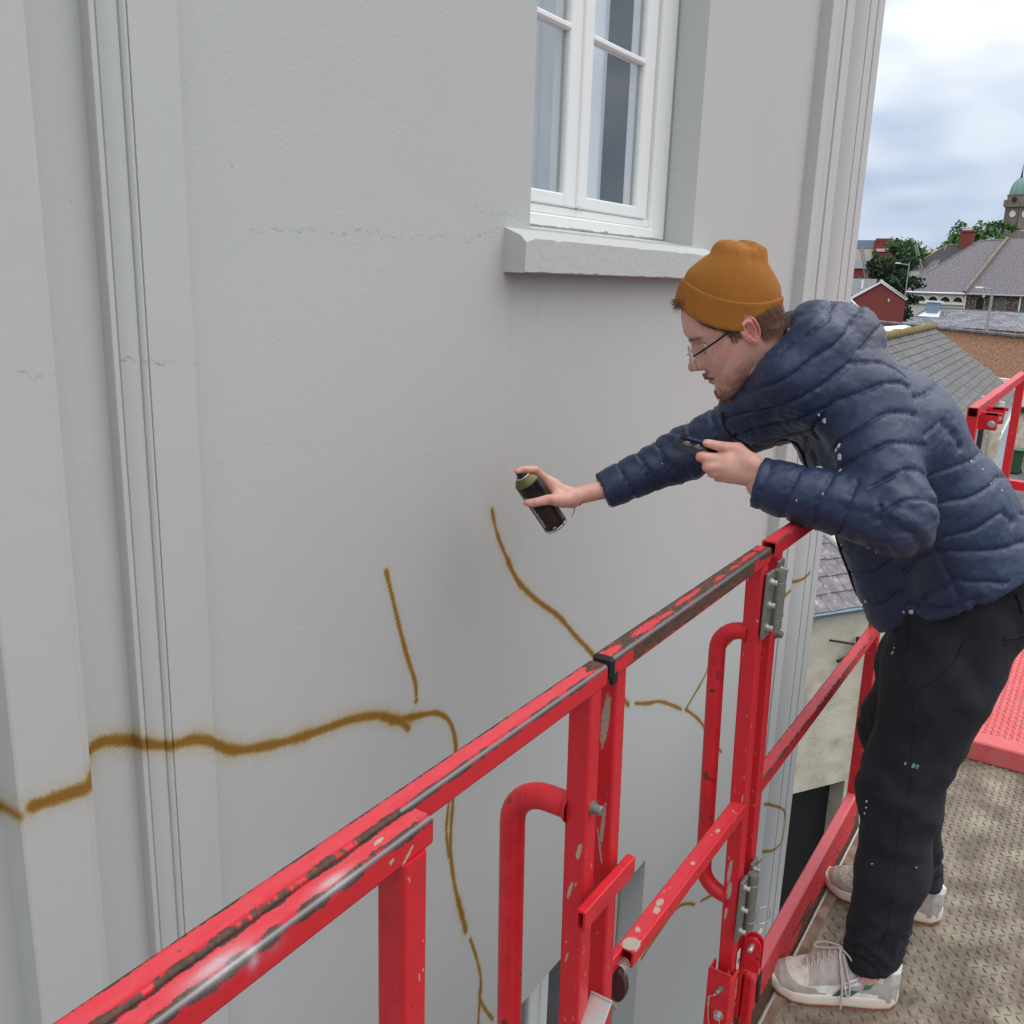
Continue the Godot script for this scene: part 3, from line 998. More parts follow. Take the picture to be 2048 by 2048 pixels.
func make_platform() -> void:
	var t := thing("lift_platform", "red steel lift platform with chipped guard rails that the person stands on", "work platform")
	var Z := Vector3(0, 0, 1)
	var Y := Vector3.UP
	# near section: two rails side by side, the inner one ending at its post
	one_bar("top_rail", t, Vector3(-0.55, 1.0870, 0.7510), Vector3(0.905, 1.0870, 0.7510), Z, Y, 0.0255, 0.027, M.rail_outer, 0.0045)
	one_bar("top_rail", t, Vector3(-0.207, 1.0870, 0.7770), Vector3(0.543, 1.0870, 0.7770), Z, Y, 0.0245, 0.027, M.rail_inner, 0.0045)
	post(t, 0.519, 0.7765, 1.075, 0.0, 0.0, M.post_plain, 0.030)
	post(t, 0.883, 0.7480, 1.075, 0.0, 0.03, M.post_splashed, 0.029)
	one_bar("mid_rail", t, Vector3(-0.55, 0.55, 0.7510), Vector3(0.50, 0.55, 0.7510), Z, Y, 0.026, 0.027, M.rail_far)
	handle(t, 0.886, 0.03, 0.735, 0.653, 0.918, 0.30, 0.0162, 0.050)
	# gate: top rail, two posts, mid rail with an open end, stop bar, second handle
	var g := Node3D.new()
	g.name = "gate"
	t.add_child(g)
	one_bar("gate_rail", g, Vector3(0.918, 1.0925, 0.7525), Vector3(1.494, 1.0925, 0.7525), Z, Y, 0.027, 0.027, M.rail_gate, 0.0045)
	var cap := MB.new()
	cap.box(Vector3(0.9165, 1.0920, 0.7525), Vector3(0.010, 0.0285, 0.0285), 0.004)
	cap.box(Vector3(0.921, 1.0800, 0.7640), Vector3(0.012, 0.018, 0.007), 0.002)
	put("end_cap", cap, M.dark_rubber, g)
	post(g, 0.949, 0.7485, 1.080, 0.02, 0.045, M.post_gate, 0.027)
	post(g, 1.4745, 0.7510, 1.080, 0.02, 0.077, M.post_hinge, 0.029)
	one_bar("gate_mid_rail", g, Vector3(1.037, 0.6125, 0.7525), Vector3(1.50, 0.6125, 0.7525), Z, Y, 0.027, 0.027, M.mid_rail, 0.0035, true)
	one_bar("stop_bar", g, Vector3(0.842, 0.806, 0.7785), Vector3(0.975, 0.806, 0.7785), Z, Y, 0.0125, 0.027, M.red, 0.002, true)
	var lip := MB.new()
	lip.box(Vector3(1.000, 0.6125, 0.7440), Vector3(0.080, 0.0268, 0.010), 0.002)
	put("weld_plate", lip, M.red, g)
	# coiled spring and rubber flap in the open end
	var sp := MB.new()
	for k in 5:
		var ring := PackedVector3Array()
		for j in 13:
			var a := TAU * j / 12.0
			ring.append(Vector3(1.022 + k * 0.004, 0.600 + sin(a) * 0.010, 0.752 + cos(a) * 0.010))
		sp.tube(ring, 0.0007, 5, false)
	put("spring", sp, M.wire, g)
	var fl := MB.new()
	var prof := PackedVector3Array()
	for j in 12:
		var a := TAU * j / 12.0
		prof.append(Vector3(1.030, 0.574 + 0.027 * sin(a) * (1.0 if sin(a) > 0 else 0.85), 0.752 + 0.0135 * cos(a)))
	var back := PackedVector3Array()
	for q in prof:
		back.append(q - Vector3(0.012, 0, 0))
	var rr := [prof, back]
	rr[0].reverse()
	rr[1].reverse()
	fl.loft(rr, true, true, true, true)
	put("rubber_flap", fl, M.brown_rubber, g)
	handle(g, 1.4815, 0.077, 0.7435, 0.692, 0.955, 0.412, 0.0148, 0.046)
	hinge(t, 1.512, 0.962, 1.066, 1.468, 1.552)
	hinge(t, 1.545, 0.345, 0.462, 1.503, 1.588)
	bolt(t, Vector3(0.888, 0.925, 0.7625), Z, 0.0065, 0.013, M.zinc)
	bolt(t, Vector3(1.573, 0.929, 0.7655), Z, 0.0070, 0.013, M.zinc)
	# bent steel catch plate between the posts
	for q in [[Vector3(0.906, 0.630, 0.776), 0.75], [Vector3(0.930, 0.630, 0.776), -0.9]]:
		var lp := MB.new()
		lp.box(q[0], Vector3(0.040, 0.0035, 0.030), 0.001, Basis(Z, q[1]))
		put("catch_plate", lp, M.bolt_zinc, t)
	# far section
	one_bar("top_rail", t, Vector3(1.525, 1.0945, 0.7525), Vector3(2.60, 1.0945, 0.7525), Z, Y, 0.027, 0.027, M.rail_far, 0.0035, true)
	post(t, 1.5545, 0.7515, 1.082, 0.09, 0.06, M.post_plain, 0.028)
	one_bar("mid_rail", t, Vector3(1.585, 0.6145, 0.7525), Vector3(2.58, 0.6145, 0.7525), Z, Y, 0.027, 0.027, M.rail_far)
	post(t, 2.585, 0.7525, 1.082, 0.09, 0.02, M.post_plain, 0.030)
	# bracket that the hinge post stands in, with lanyards and a pin
	var bk := MB.new()
	bk.box(Vector3(1.495, 0.14, 0.7515), Vector3(0.004, 0.26, 0.044), 0.001)
	bk.box(Vector3(1.512, 0.135, 0.7300), Vector3(0.034, 0.26, 0.004), 0.001)
	bk.box(Vector3(1.516, 0.130, 0.7715), Vector3(0.040, 0.25, 0.004), 0.001)
	put("post_socket", bk, M.red, t)
	bolt(t, Vector3(1.493, 0.235, 0.757), Vector3(-1, 0.15, -0.1), 0.0045, 0.022, M.zinc)
	bolt(t, Vector3(1.493, 0.175, 0.757), Vector3(-1, 0, 0), 0.0075, 0.010, M.bolt_zinc)
	var ln := MB.new()
	ln.tube(PackedVector3Array([Vector3(1.468, 0.237, 0.754), Vector3(1.474, 0.223, 0.742), Vector3(1.482, 0.20, 0.738), Vector3(1.487, 0.16, 0.740), Vector3(1.488, 0.125, 0.748), Vector3(1.488, 0.112, 0.756), Vector3(1.488, 0.12, 0.764), Vector3(1.486, 0.15, 0.766), Vector3(1.482, 0.172, 0.762)]), 0.0011, 6)
	put("lanyard", ln, M.wire, t)
	for q in [Vector3(1.484, 0.205, 0.738), Vector3(1.486, 0.148, 0.766)]:
		var fe := MB.new()
		fe.lathe(q - Vector3(0, 0.011, 0), Vector3.UP, PackedVector2Array([Vector2(0, 0), Vector2(0.0022, 0), Vector2(0.0022, 0), Vector2(0.0022, 0.02), Vector2(0.0022, 0.02), Vector2(0, 0.02)]), 8)
		put("ferrule", fe, M.bolt_zinc, t)
	# warning sticker on the hinge post
	var st := MB.new()
	var sx := 1.547
	st.box(Vector3(sx, 0.222, 0.7680), Vector3(0.016, 0.130, 0.0012))
	put("sticker", st, M.sticker_white, t)
	for k in 2:
		var so := MB.new()
		so.box(Vector3(sx + 0.001, 0.232 - k * 0.058, 0.7690), Vector3(0.013, 0.028, 0.0012))
		put("sticker_panel", so, M.sticker_orange, t)
		var sc := MB.new()
		sc.lathe(Vector3(sx, 0.265 - k * 0.058, 0.7688), Z, PackedVector2Array([Vector2(0.0052, 0.0012), Vector2(0.0052, 0.0012), Vector2(0.0038, 0.0012)]), 16)
		put("sticker_ring", sc, M.sticker_black, t)
		var s2 := MB.new()
		s2.box(Vector3(sx, 0.265 - k * 0.058, 0.7695), Vector3(0.0085, 0.0014, 0.0008), 0, Basis(Z, 0.8))
		put("sticker_bar", s2, M.sticker_black, t)
		var s3 := MB.new()
		s3.box(Vector3(sx + 0.001, 0.230 - k * 0.058, 0.7702), Vector3(0.005, 0.008, 0.0008), 0)
		put("sticker_symbol", s3, M.sticker_black, t)
	# pin and lugs between the gate and the toe board
	for s in 2:
		var lg := MB.new()
		var lp := PackedVector3Array()
		for k in 9:
			var a := PI * k / 8.0
			lp.append(Vector3(1.5725 + s * 0.018, 0.292 + sin(a) * 0.017, 0.786 + cos(a) * 0.017))
		lp.append(Vector3(1.5725 + s * 0.018, 0.235, 0.769))
		lp.append(Vector3(1.5725 + s * 0.018, 0.235, 0.803))
		var lq := PackedVector3Array()
		for q in lp:
			lq.append(q - Vector3(0.004, 0, 0))
		var two := [lp, lq]
		lg.loft(two, true, true, true, true)
		put("lug", lg, M.red, t)
	var pin := MB.new()
	pin.lathe(Vector3(1.552, 0.290, 0.786), Vector3(1, 0.1, 0), PackedVector2Array([Vector2(0, 0), Vector2(0.0045, 0.001), Vector2(0.0055, 0.004), Vector2(0.0055, 0.065), Vector2(0.0055, 0.065), Vector2(0, 0.066)]), 14)
	put("pin", pin, M.bolt_zinc, t)
	var rg := MB.new()
	var rp := PackedVector3Array()
	for k in 25:
		var a := TAU * k / 24.0
		rp.append(Vector3(1.625 + cos(a) * 0.012, 0.325 + sin(a) * 0.019, 0.786 + cos(a) * 0.010))
	rg.tube(rp, 0.0012, 6, false)
	put("ring", rg, M.bolt_zinc, t)
	# toe board: top lip, upright face and the dirty kick below it; slotted near end
	toe_board(t, 1.66, 2.62, 0.0)
	toe_board(t, -0.5, 1.46, 0.0)
	var te := MB.new()
	te.box(Vector3(1.640, 0.075, 0.7690), Vector3(0.05, 0.19, 0.006), 0.002)
	te.box(Vector3(1.607, 0.10, 0.7780), Vector3(0.022, 0.20, 0.020), 0.004)
	put("toe_board_end", te, M.red, t)
	var sl := MB.new()
	var ring := PackedVector3Array()
	for k in 16:
		var a := TAU * k / 16.0
		ring.append(Vector3(1.716 + 0.011 * cos(a), 0.085 + 0.030 * sin(a) + (0.016 if sin(a) > 0 else -0.016), 0.7715))
	sl.fan(ring)
	put("slot", sl, M.dark_rubber, t)
	# deck plate with its raised bars
	var dk := MB.new()
	dk.box(Vector3(1.35, -0.03, 1.72), Vector3(3.9, 0.06, 1.86), 0.0)
	var deck := put("deck", dk, M.deck, t)
	treads(deck, 0.9, 3.29, 0.815, 2.2, 0.0, M.deck)
	var ed := MB.new()
	ed.box(Vector3(1.35, 0.002, 0.797), Vector3(3.9, 0.008, 0.026), 0.002)
	put("edge_strip", ed, M.kick, t)
	var wl := MB.new()
	wl.tube(PackedVector3Array([Vector3(-0.5, 0.006, 0.7825), Vector3(1.2, 0.006, 0.7835), Vector3(2.75, 0.006, 0.7825)]), 0.0032, 8)
	put("white_cord", wl, M.wire, t)
	# roll-out extension: red deck a step higher, with its own rails beyond
	var ex := Node3D.new()
	ex.name = "extension_deck"
	t.add_child(ex)
	var xd := MB.new()
	xd.box(Vector3(4.62, 0.062, 1.62), Vector3(2.70, 0.014, 1.62), 0.003)
	var xo := put("deck_plate", xd, M.red_deck, ex)
	treads(ex, 3.34, 5.6, 0.83, 2.4, 0.069, M.red_deck)
	var xb := MB.new()
	xb.box(Vector3(3.268, 0.036, 1.62), Vector3(0.034, 0.071, 1.62), 0.005)
	put("deck_lip", xb, M.red_deck, ex)
	one_bar("top_rail", ex, Vector3(3.885, 1.0865, 0.7720), Vector3(5.90, 1.0865, 0.7720), Z, Y, 0.038, 0.038, M.rail_far, 0.0035, true)
	post(ex, 3.905, 0.7720, 1.068, 0.09, 0.05, M.post_plain, 0.038)
	post(ex, 5.845, 0.7720, 1.068, 0.09, -0.08, M.post_plain, 0.042)
	one_bar("end_rail", ex, Vector3(5.90, 0.475, 0.79), Vector3(5.90, 0.455, 2.3), Vector3(1, 0, 0), Y, 0.06, 0.05, M.rail_far)
	one_bar("end_rail", ex, Vector3(5.90, 1.0865, 0.79), Vector3(5.90, 1.0865, 2.3), Vector3(1, 0, 0), Y, 0.038, 0.038, M.rail_far)
	post(ex, 5.90, 2.3, 1.068, 0.09, 0.0, M.post_plain, 0.042)
	for s in 2:
		var lk := MB.new()
		lk.box(Vector3(4.02 + s * 0.22, 1.045, 0.812), Vector3(0.012, 0.070, 0.075), 0.004)
		lk.box(Vector3(4.02 + s * 0.22, 1.072, 0.832), Vector3(0.012, 0.014, 0.06), 0.003)
		put("bracket", lk, M.red, ex)
		bolt(ex, Vector3(4.012 + s * 0.22, 1.035, 0.830), Vector3(-1, 0, 0), 0.011, 0.012, M.bolt_zinc)


func toe_board(t: Node, x0: float, x1: float, y: float) -> void:
	var mb := MB.new()
	var prof := [Vector2(0.739, 0.02), Vector2(0.739, 0.108), Vector2(0.743, 0.112), Vector2(0.762, 0.112), Vector2(0.767, 0.108), Vector2(0.769, 0.052), Vector2(0.772, 0.044), Vector2(0.778, 0.002), Vector2(0.760, 0.0)]
	var vv := [0.05, 0.25, 0.27, 0.42, 0.46, 0.62, 0.66, 0.80, 0.9]
	for k in prof.size() - 1:
		var n := 18
		for i in n:
			var a := lerpf(x0, x1, float(i) / n)
			var b := lerpf(x0, x1, float(i + 1) / n)
			var p: Vector2 = prof[k]
			var q: Vector2 = prof[k + 1]
			mb.quad(Vector3(a, p.y, p.x), Vector3(b, p.y, p.x), Vector3(b, q.y, q.x), Vector3(a, q.y, q.x), Vector2(float(i) / n, vv[k]), Vector2(float(i + 1) / n, vv[k]), Vector2(float(i + 1) / n, vv[k + 1]), Vector2(float(i) / n, vv[k + 1]))
	var end := PackedVector3Array()
	for p in prof:
		end.append(Vector3(x0, p.y, p.x))
	end.reverse()
	mb.fan(end)
	for k in mb.n.size():
		pass
	put("toe_board", mb, M.toe_paint, t)


# lens-shaped bars of a chequer plate, rolled in two directions
func treads(parent: Node, x0: float, x1: float, z0: float, z1: float, y: float, m: Material) -> void:
	var mb := MB.new()
	var L := 0.0115
	var W := 0.0030
	var top := [Vector3(-L * 0.8, 0.0022, 0), Vector3(0, 0.0030, W * 0.35), Vector3(L * 0.8, 0.0022, 0), Vector3(0, 0.0030, -W * 0.35)]
	var rim := [Vector3(-L, -0.0005, 0), Vector3(-L * 0.45, -0.0005, W * 0.85), Vector3(0, -0.0005, W), Vector3(L * 0.45, -0.0005, W * 0.85), Vector3(L, -0.0005, 0), Vector3(L * 0.45, -0.0005, -W * 0.85), Vector3(0, -0.0005, -W), Vector3(-L * 0.45, -0.0005, -W * 0.85)]
	var tp := [Vector3(-L * 0.75, 0.0020, 0), Vector3(-L * 0.4, 0.0026, W * 0.4), Vector3(0, 0.0030, W * 0.5), Vector3(L * 0.4, 0.0026, W * 0.4), Vector3(L * 0.75, 0.0020, 0), Vector3(L * 0.4, 0.0026, -W * 0.4), Vector3(0, 0.0030, -W * 0.5), Vector3(-L * 0.4, 0.0026, -W * 0.4)]
	mb.loft([PackedVector3Array(rim), PackedVector3Array(tp)], true, false, true)
	for k in mb.n.size():
		if mb.n[k].y < 0:
			mb.n[k] = -mb.n[k]
	var mm := MultiMesh.new()
	mm.transform_format = MultiMesh.TRANSFORM_3D
	mm.mesh = mb.mesh()
	var sp := 0.0200
	var nx := int((x1 - x0) / sp)
	var nz := int((z1 - z0) / sp)
	var list: Array[Transform3D] = []
	for i in nx:
		for j in nz:
			var a := 0.62 if (i + j) % 2 == 0 else -0.95
			list.append(Transform3D(Basis(Vector3.UP, a), Vector3(x0 + (i + 0.5) * sp, y, z0 + (j + 0.5) * sp)))
	mm.instance_count = list.size()
	for k in list.size():
		mm.set_instance_transform(k, list[k])
	var o := MultiMeshInstance3D.new()
	o.name = numbered("tread", parent)
	o.multimesh = mm
	o.material_override = m
	o.set_meta("kind", "stuff")
	parent.add_child(o, true)


# Rounded, tapered bones joined by a smooth minimum and meshed as surface nets.
# A bone: [a, b, radius at a, radius at b, blend, (wide axis, squeeze along it)]. A cut: [point, outward normal, reach].
class Field:
	var a := PackedVector3Array()
	var d := PackedVector3Array()
	var il := PackedFloat32Array()
	var ra := PackedFloat32Array()
	var rd := PackedFloat32Array()
	var kk := PackedFloat32Array()
	var w := PackedVector3Array()
	var fw := PackedFloat32Array()
	var raw := []
	var cuts := []
	var bone_of := PackedInt32Array()   # for each vertex: its nearest bone, and how far along it
	var along := PackedFloat32Array()

	func _init(bones: Array, cut := []) -> void:
		cuts = cut
		raw = bones
		for b in bones:
			var wv: Vector3 = (b[5] as Vector3).normalized() if b.size() > 5 else Vector3.ZERO
			var f: float = (b[6] - 1.0) if b.size() > 5 else 0.0
			var dir: Vector3 = b[1] - b[0]
			dir += wv * (dir.dot(wv) * f)
			a.append(b[0])
			d.append(dir)
			il.append(1.0 / maxf(dir.length_squared(), 1e-9))
			ra.append(b[2])
			rd.append(b[3] - b[2])
			kk.append(b[4])
			w.append(wv)
			fw.append(f)

	func one(i: int, p: Vector3) -> float:
		var q := p - a[i]
		if fw[i] != 0.0:
			q += w[i] * (q.dot(w[i]) * fw[i])
		var t := clampf(q.dot(d[i]) * il[i], 0.0, 1.0)
		return (q - d[i] * t).length() - ra[i] - rd[i] * t

	func value(p: Vector3, list: PackedInt32Array) -> float:
		var m := 1e9
		for i in list:
			var q := p - a[i]
			if fw[i] != 0.0:
				q += w[i] * (q.dot(w[i]) * fw[i])
			var t := clampf(q.dot(d[i]) * il[i], 0.0, 1.0)
			var e := (q - d[i] * t).length() - ra[i] - rd[i] * t
			var k := kk[i]
			var h := k - absf(e - m)
			m = minf(m, e)
			if h > 0.0:
				m -= h * h / (k * 4.0)
		for c in cuts:
			var q: Vector3 = p - c[0]
			if q.length_squared() < c[2] * c[2]:
				m = maxf(m, q.dot(c[1]))
		return m

	func build(cell: float) -> MB:
		var lo := Vector3.ONE * 1e9
		var hi := -lo
		for b in raw:
			for e in 2:
				var r: float = maxf(b[2], b[3]) / (minf(1.0, b[6]) if b.size() > 5 else 1.0) + cell * 3.0
				lo = lo.min((b[e] as Vector3) - Vector3.ONE * r)
				hi = hi.max((b[e] as Vector3) + Vector3.ONE * r)
		const S := 6
		var bn := Vector3i(((hi - lo) / (cell * S)).ceil()) + Vector3i.ONE
		var nx := bn.x * S + 1
		var ny := bn.y * S + 1
		var nz := bn.z * S + 1
		var val := PackedFloat32Array()
		val.resize(nx * ny * nz)
		val.fill(1.0)
		var all := PackedInt32Array(range(a.size()))
		var half := cell * S * 0.5 * 1.7321
		var live := []
		for bz in bn.z:
			for by in bn.y:
				for bx in bn.x:
					var ce := lo + (Vector3(bx, by, bz) + Vector3.ONE * 0.5) * cell * S
					var best := 1e9
					var ds := PackedFloat32Array()
					for i in all:
						var e := one(i, ce)
						ds.append(e)
						best = minf(best, e)
					if best > half * 1.5 + 0.02:
						continue
					var near := PackedInt32Array()
					for i in all:
						if ds[i] < best + half * 3.0 + kk[i]:
							near.append(i)
					var full := value(ce, near)
					var x0 := bx * S
					var y0 := by * S
					var z0 := bz * S
					if absf(full) > half * 1.6 + cell * 2.0 and cuts.is_empty():
						if full < 0.0:
							for z in S:
								for y in S:
									var o := ((z0 + z) * ny + y0 + y) * nx + x0
									for x in S:
										val[o + x] = -1.0
						continue
					live.append([x0, y0, z0, near])
					for z in S:
						for y in S:
							var o := ((z0 + z) * ny + y0 + y) * nx + x0
							for x in S:
								val[o + x] = value(lo + Vector3(x0 + x, y0 + y, z0 + z) * cell, near)
		var mb := MB.new()
		var at := PackedInt32Array()
		at.resize(nx * ny * nz)
		at.fill(-1)
		var off := [0, 1, nx, nx + 1, nx * ny, nx * ny + 1, nx * ny + nx, nx * ny + nx + 1]
		var cells := PackedInt32Array()
		for blk in live:
			var near: PackedInt32Array = blk[3]
			for z in range(blk[2], mini(blk[2] + S, nz - 1)):
				for y in range(blk[1], mini(blk[1] + S, ny - 1)):
					var row: int = (z * ny + y) * nx
					for x in range(blk[0], mini(blk[0] + S, nx - 1)):
						var o: int = row + x
						var s := 0
						for k in 8:
							if val[o + off[k]] < 0.0:
								s += 1
						if s == 0 or s == 8:
							continue
						var sum := Vector3()
						var cnt := 0
						for e in [[0, 1], [2, 3], [4, 5], [6, 7], [0, 2], [1, 3], [4, 6], [5, 7], [0, 4], [1, 5], [2, 6], [3, 7]]:
							var v0 := val[o + off[e[0]]]
							var v1 := val[o + off[e[1]]]
							if (v0 < 0.0) != (v1 < 0.0):
								var t := v0 / (v0 - v1)
								var p0 := Vector3(e[0] & 1, (e[0] >> 1) & 1, e[0] >> 2)
								var p1 := Vector3(e[1] & 1, (e[1] >> 1) & 1, e[1] >> 2)
								sum += p0.lerp(p1, t)
								cnt += 1
						var p := lo + (Vector3(x, y, z) + sum / cnt) * cell
						at[o] = mb.v.size()
						mb.v.append(p)
						cells.append(o)
						var bi := 0
						var bd := 1e9
						for i in near:
							var e := one(i, p)
							if e < bd:
								bd = e
								bi = i
						bone_of.append(bi)
						along.append(clampf((p - a[bi]).dot(raw[bi][1] - raw[bi][0]) / maxf((raw[bi][1] - raw[bi][0]).length_squared(), 1e-9), 0.0, 1.0))
		var ax := [[1, nx, nx * ny], [nx, nx * ny, 1], [nx * ny, 1, nx]]
		for o in cells:
			for k in 3:
				var s0 := val[o] < 0.0
				if s0 == (val[o + ax[k][0]] < 0.0):
					continue
				var c0 := at[o]
				var c1 := at[o - ax[k][1]]
				var c2 := at[o - ax[k][1] - ax[k][2]]
				var c3 := at[o - ax[k][2]]
				if c1 < 0 or c2 < 0 or c3 < 0:
					continue
				if s0:
					mb.ix.append_array(PackedInt32Array([c0, c2, c1, c0, c3, c2]))
				else:
					mb.ix.append_array(PackedInt32Array([c0, c1, c2, c0, c2, c3]))
		renormal(mb)
		mb.uv.resize(mb.v.size())
		mb.c.resize(mb.v.size())
		mb.c.fill(Color.WHITE)
		return mb

	static func renormal(mb: MB) -> void:
		var n := PackedVector3Array()
		n.resize(mb.v.size())
		for t in range(0, mb.ix.size(), 3):
			var i := mb.ix[t]
			var j := mb.ix[t + 1]
			var k := mb.ix[t + 2]
			var c := (mb.v[k] - mb.v[i]).cross(mb.v[j] - mb.v[i])
			n[i] += c
			n[j] += c
			n[k] += c
		for i in n.size():
			n[i] = n[i].normalized()
		mb.n = n

	# pulls every vertex towards the mean of its neighbours, to take out the grid's ripple
	static func relax(mb: MB, times: int) -> void:
		for r in times:
			var s := PackedVector3Array()
			s.resize(mb.v.size())
			var c := PackedInt32Array()
			c.resize(mb.v.size())
			for t in range(0, mb.ix.size(), 3):
				for e in 3:
					var i := mb.ix[t + e]
					var j := mb.ix[t + (e + 1) % 3]
					s[i] += mb.v[j]
					c[i] += 1
			for i in s.size():
				if c[i] > 0:
					mb.v[i] = mb.v[i].lerp(s[i] / c[i], 0.6)
		renormal(mb)


# turns the faces of a part of a mesh outwards, away from a point inside
func outward(mb: MB, from_v: int, from_i: int, inside: Vector3) -> void:
	var s := 0.0
	for i in range(from_v, mb.v.size()):
		s += mb.n[i].dot((mb.v[i] - inside).normalized())
	if s < 0:
		for i in range(from_v, mb.v.size()):
			mb.n[i] = -mb.n[i]
		for t in range(from_i, mb.ix.size(), 3):
			var k := mb.ix[t + 1]
			mb.ix[t + 1] = mb.ix[t + 2]
			mb.ix[t + 2] = k


# joints of the figure: it leans over the rail, its left forearm on it, its right arm stretched to the wall
var J := {
	"hem": Vector3(2.0600, 0.9643, 1.0189), "waist": Vector3(2.0300, 1.0898, 0.9468), "chest": Vector3(1.9500, 1.2392, 0.8187),
	"upper": Vector3(1.9000, 1.3356, 0.7255), "neck": Vector3(1.8600, 1.3924, 0.6668),
	"sh_n": Vector3(1.8100, 1.3356, 0.8012), "el_n": Vector3(1.7050, 1.1366, 0.9197), "wr_n": Vector3(1.6750, 1.1723, 0.6871),
	"sh_f": Vector3(2.0700, 1.2650, 0.5849), "el_f": Vector3(2.0088, 1.1382, 0.3850), "cuff_f": Vector3(1.9077, 1.0540, 0.2450), "wr_f": Vector3(1.8477, 1.0377, 0.1900),
	"hip_n": Vector3(1.9900, 0.8915, 1.0149), "kn_n": Vector3(1.9550, 0.5000, 0.9560), "an_n": Vector3(1.9250, 0.1385, 0.9475),
	"hip_f": Vector3(2.1700, 0.8213, 0.9693), "kn_f": Vector3(2.2600, 0.4960, 0.8870), "an_f": Vector3(2.2850, 0.0910, 0.9912),
	"ear": Vector3(1.7050, 1.4400, 0.6170),
	"nw": Vector3(1.6726, 1.1885, 0.6766), "nt0": Vector3(1.6603, 1.2114, 0.6656), "nt1": Vector3(1.6706, 1.2325, 0.6334), "nt2": Vector3(1.6496, 1.2359, 0.6083), "nt3": Vector3(1.6408, 1.2409, 0.5824),
	"ni0": Vector3(1.6569, 1.2104, 0.6223), "ni1": Vector3(1.6301, 1.2155, 0.5776), "ni2": Vector3(1.6637, 1.2139, 0.5735), "ni3": Vector3(1.6934, 1.2120, 0.5827),
	"nm0": Vector3(1.6503, 1.2006, 0.6223), "nm1": Vector3(1.6331, 1.1974, 0.5909), "nm2": Vector3(1.6672, 1.1982, 0.5826), "nm3": Vector3(1.6996, 1.2008, 0.5882),
	"nr0": Vector3(1.6518, 1.1898, 0.6238), "nr1": Vector3(1.6422, 1.1855, 0.5973), "nr2": Vector3(1.6751, 1.1871, 0.5907), "nr3": Vector3(1.7047, 1.1909, 0.5952),
	"nl0": Vector3(1.6595, 1.1794, 0.6275), "nl1": Vector3(1.6567, 1.1756, 0.6055), "nl2": Vector3(1.6850, 1.1779, 0.5991), "nl3": Vector3(1.7083, 1.1812, 0.6016),
	"fw": Vector3(1.8238, 1.0441, 0.2031), "sky_tint0": Vector3(1.7930, 1.0439, 0.2027), "sky_tint1": Vector3(1.7475, 1.0509, 0.1854), "sky_tint2": Vector3(1.7265, 1.0452, 0.1646), "sky_tint3": Vector3(1.7179, 1.0435, 0.1480),
	"fi0": Vector3(1.7871, 1.0852, 0.1546), "fi1": Vector3(1.7528, 1.1122, 0.1455), "fi2": Vector3(1.7245, 1.1159, 0.1320), "fi3": Vector3(1.7119, 1.1120, 0.1236),
	"fm0": Vector3(1.8103, 1.0691, 0.1506), "fm1": Vector3(1.8125, 1.0673, 0.1261), "fm2": Vector3(1.7920, 1.0605, 0.1104), "fm3": Vector3(1.7702, 1.0572, 0.1123),
	"fr0": Vector3(1.8252, 1.0537, 0.1525), "fr1": Vector3(1.8301, 1.0430, 0.1267), "fr2": Vector3(1.8103, 1.0369, 0.1119), "fr3": Vector3(1.7885, 1.0337, 0.1137),
	"fl0": Vector3(1.8367, 1.0392, 0.1582), "fl1": Vector3(1.8465, 1.0231, 0.1331), "fl2": Vector3(1.8288, 1.0151, 0.1186), "fl3": Vector3(1.8092, 1.0141, 0.1170),
	"can_b": Vector3(1.8015, 0.9793, 0.1791), "can_s": Vector3(1.7363, 1.0847, 0.1325), "can_t": Vector3(1.7294, 1.1027, 0.1266),
	"ph_tl": Vector3(1.6372, 1.2413, 0.5283), "ph_top": Vector3(1.6501, 1.2544, 0.5425), "ph_bot": Vector3(1.6813, 1.2171, 0.6094),
	"collar_front": Vector3(1.8060, 1.2850, 0.5850), "collar_near": Vector3(1.7330, 1.3720, 0.6920),
}


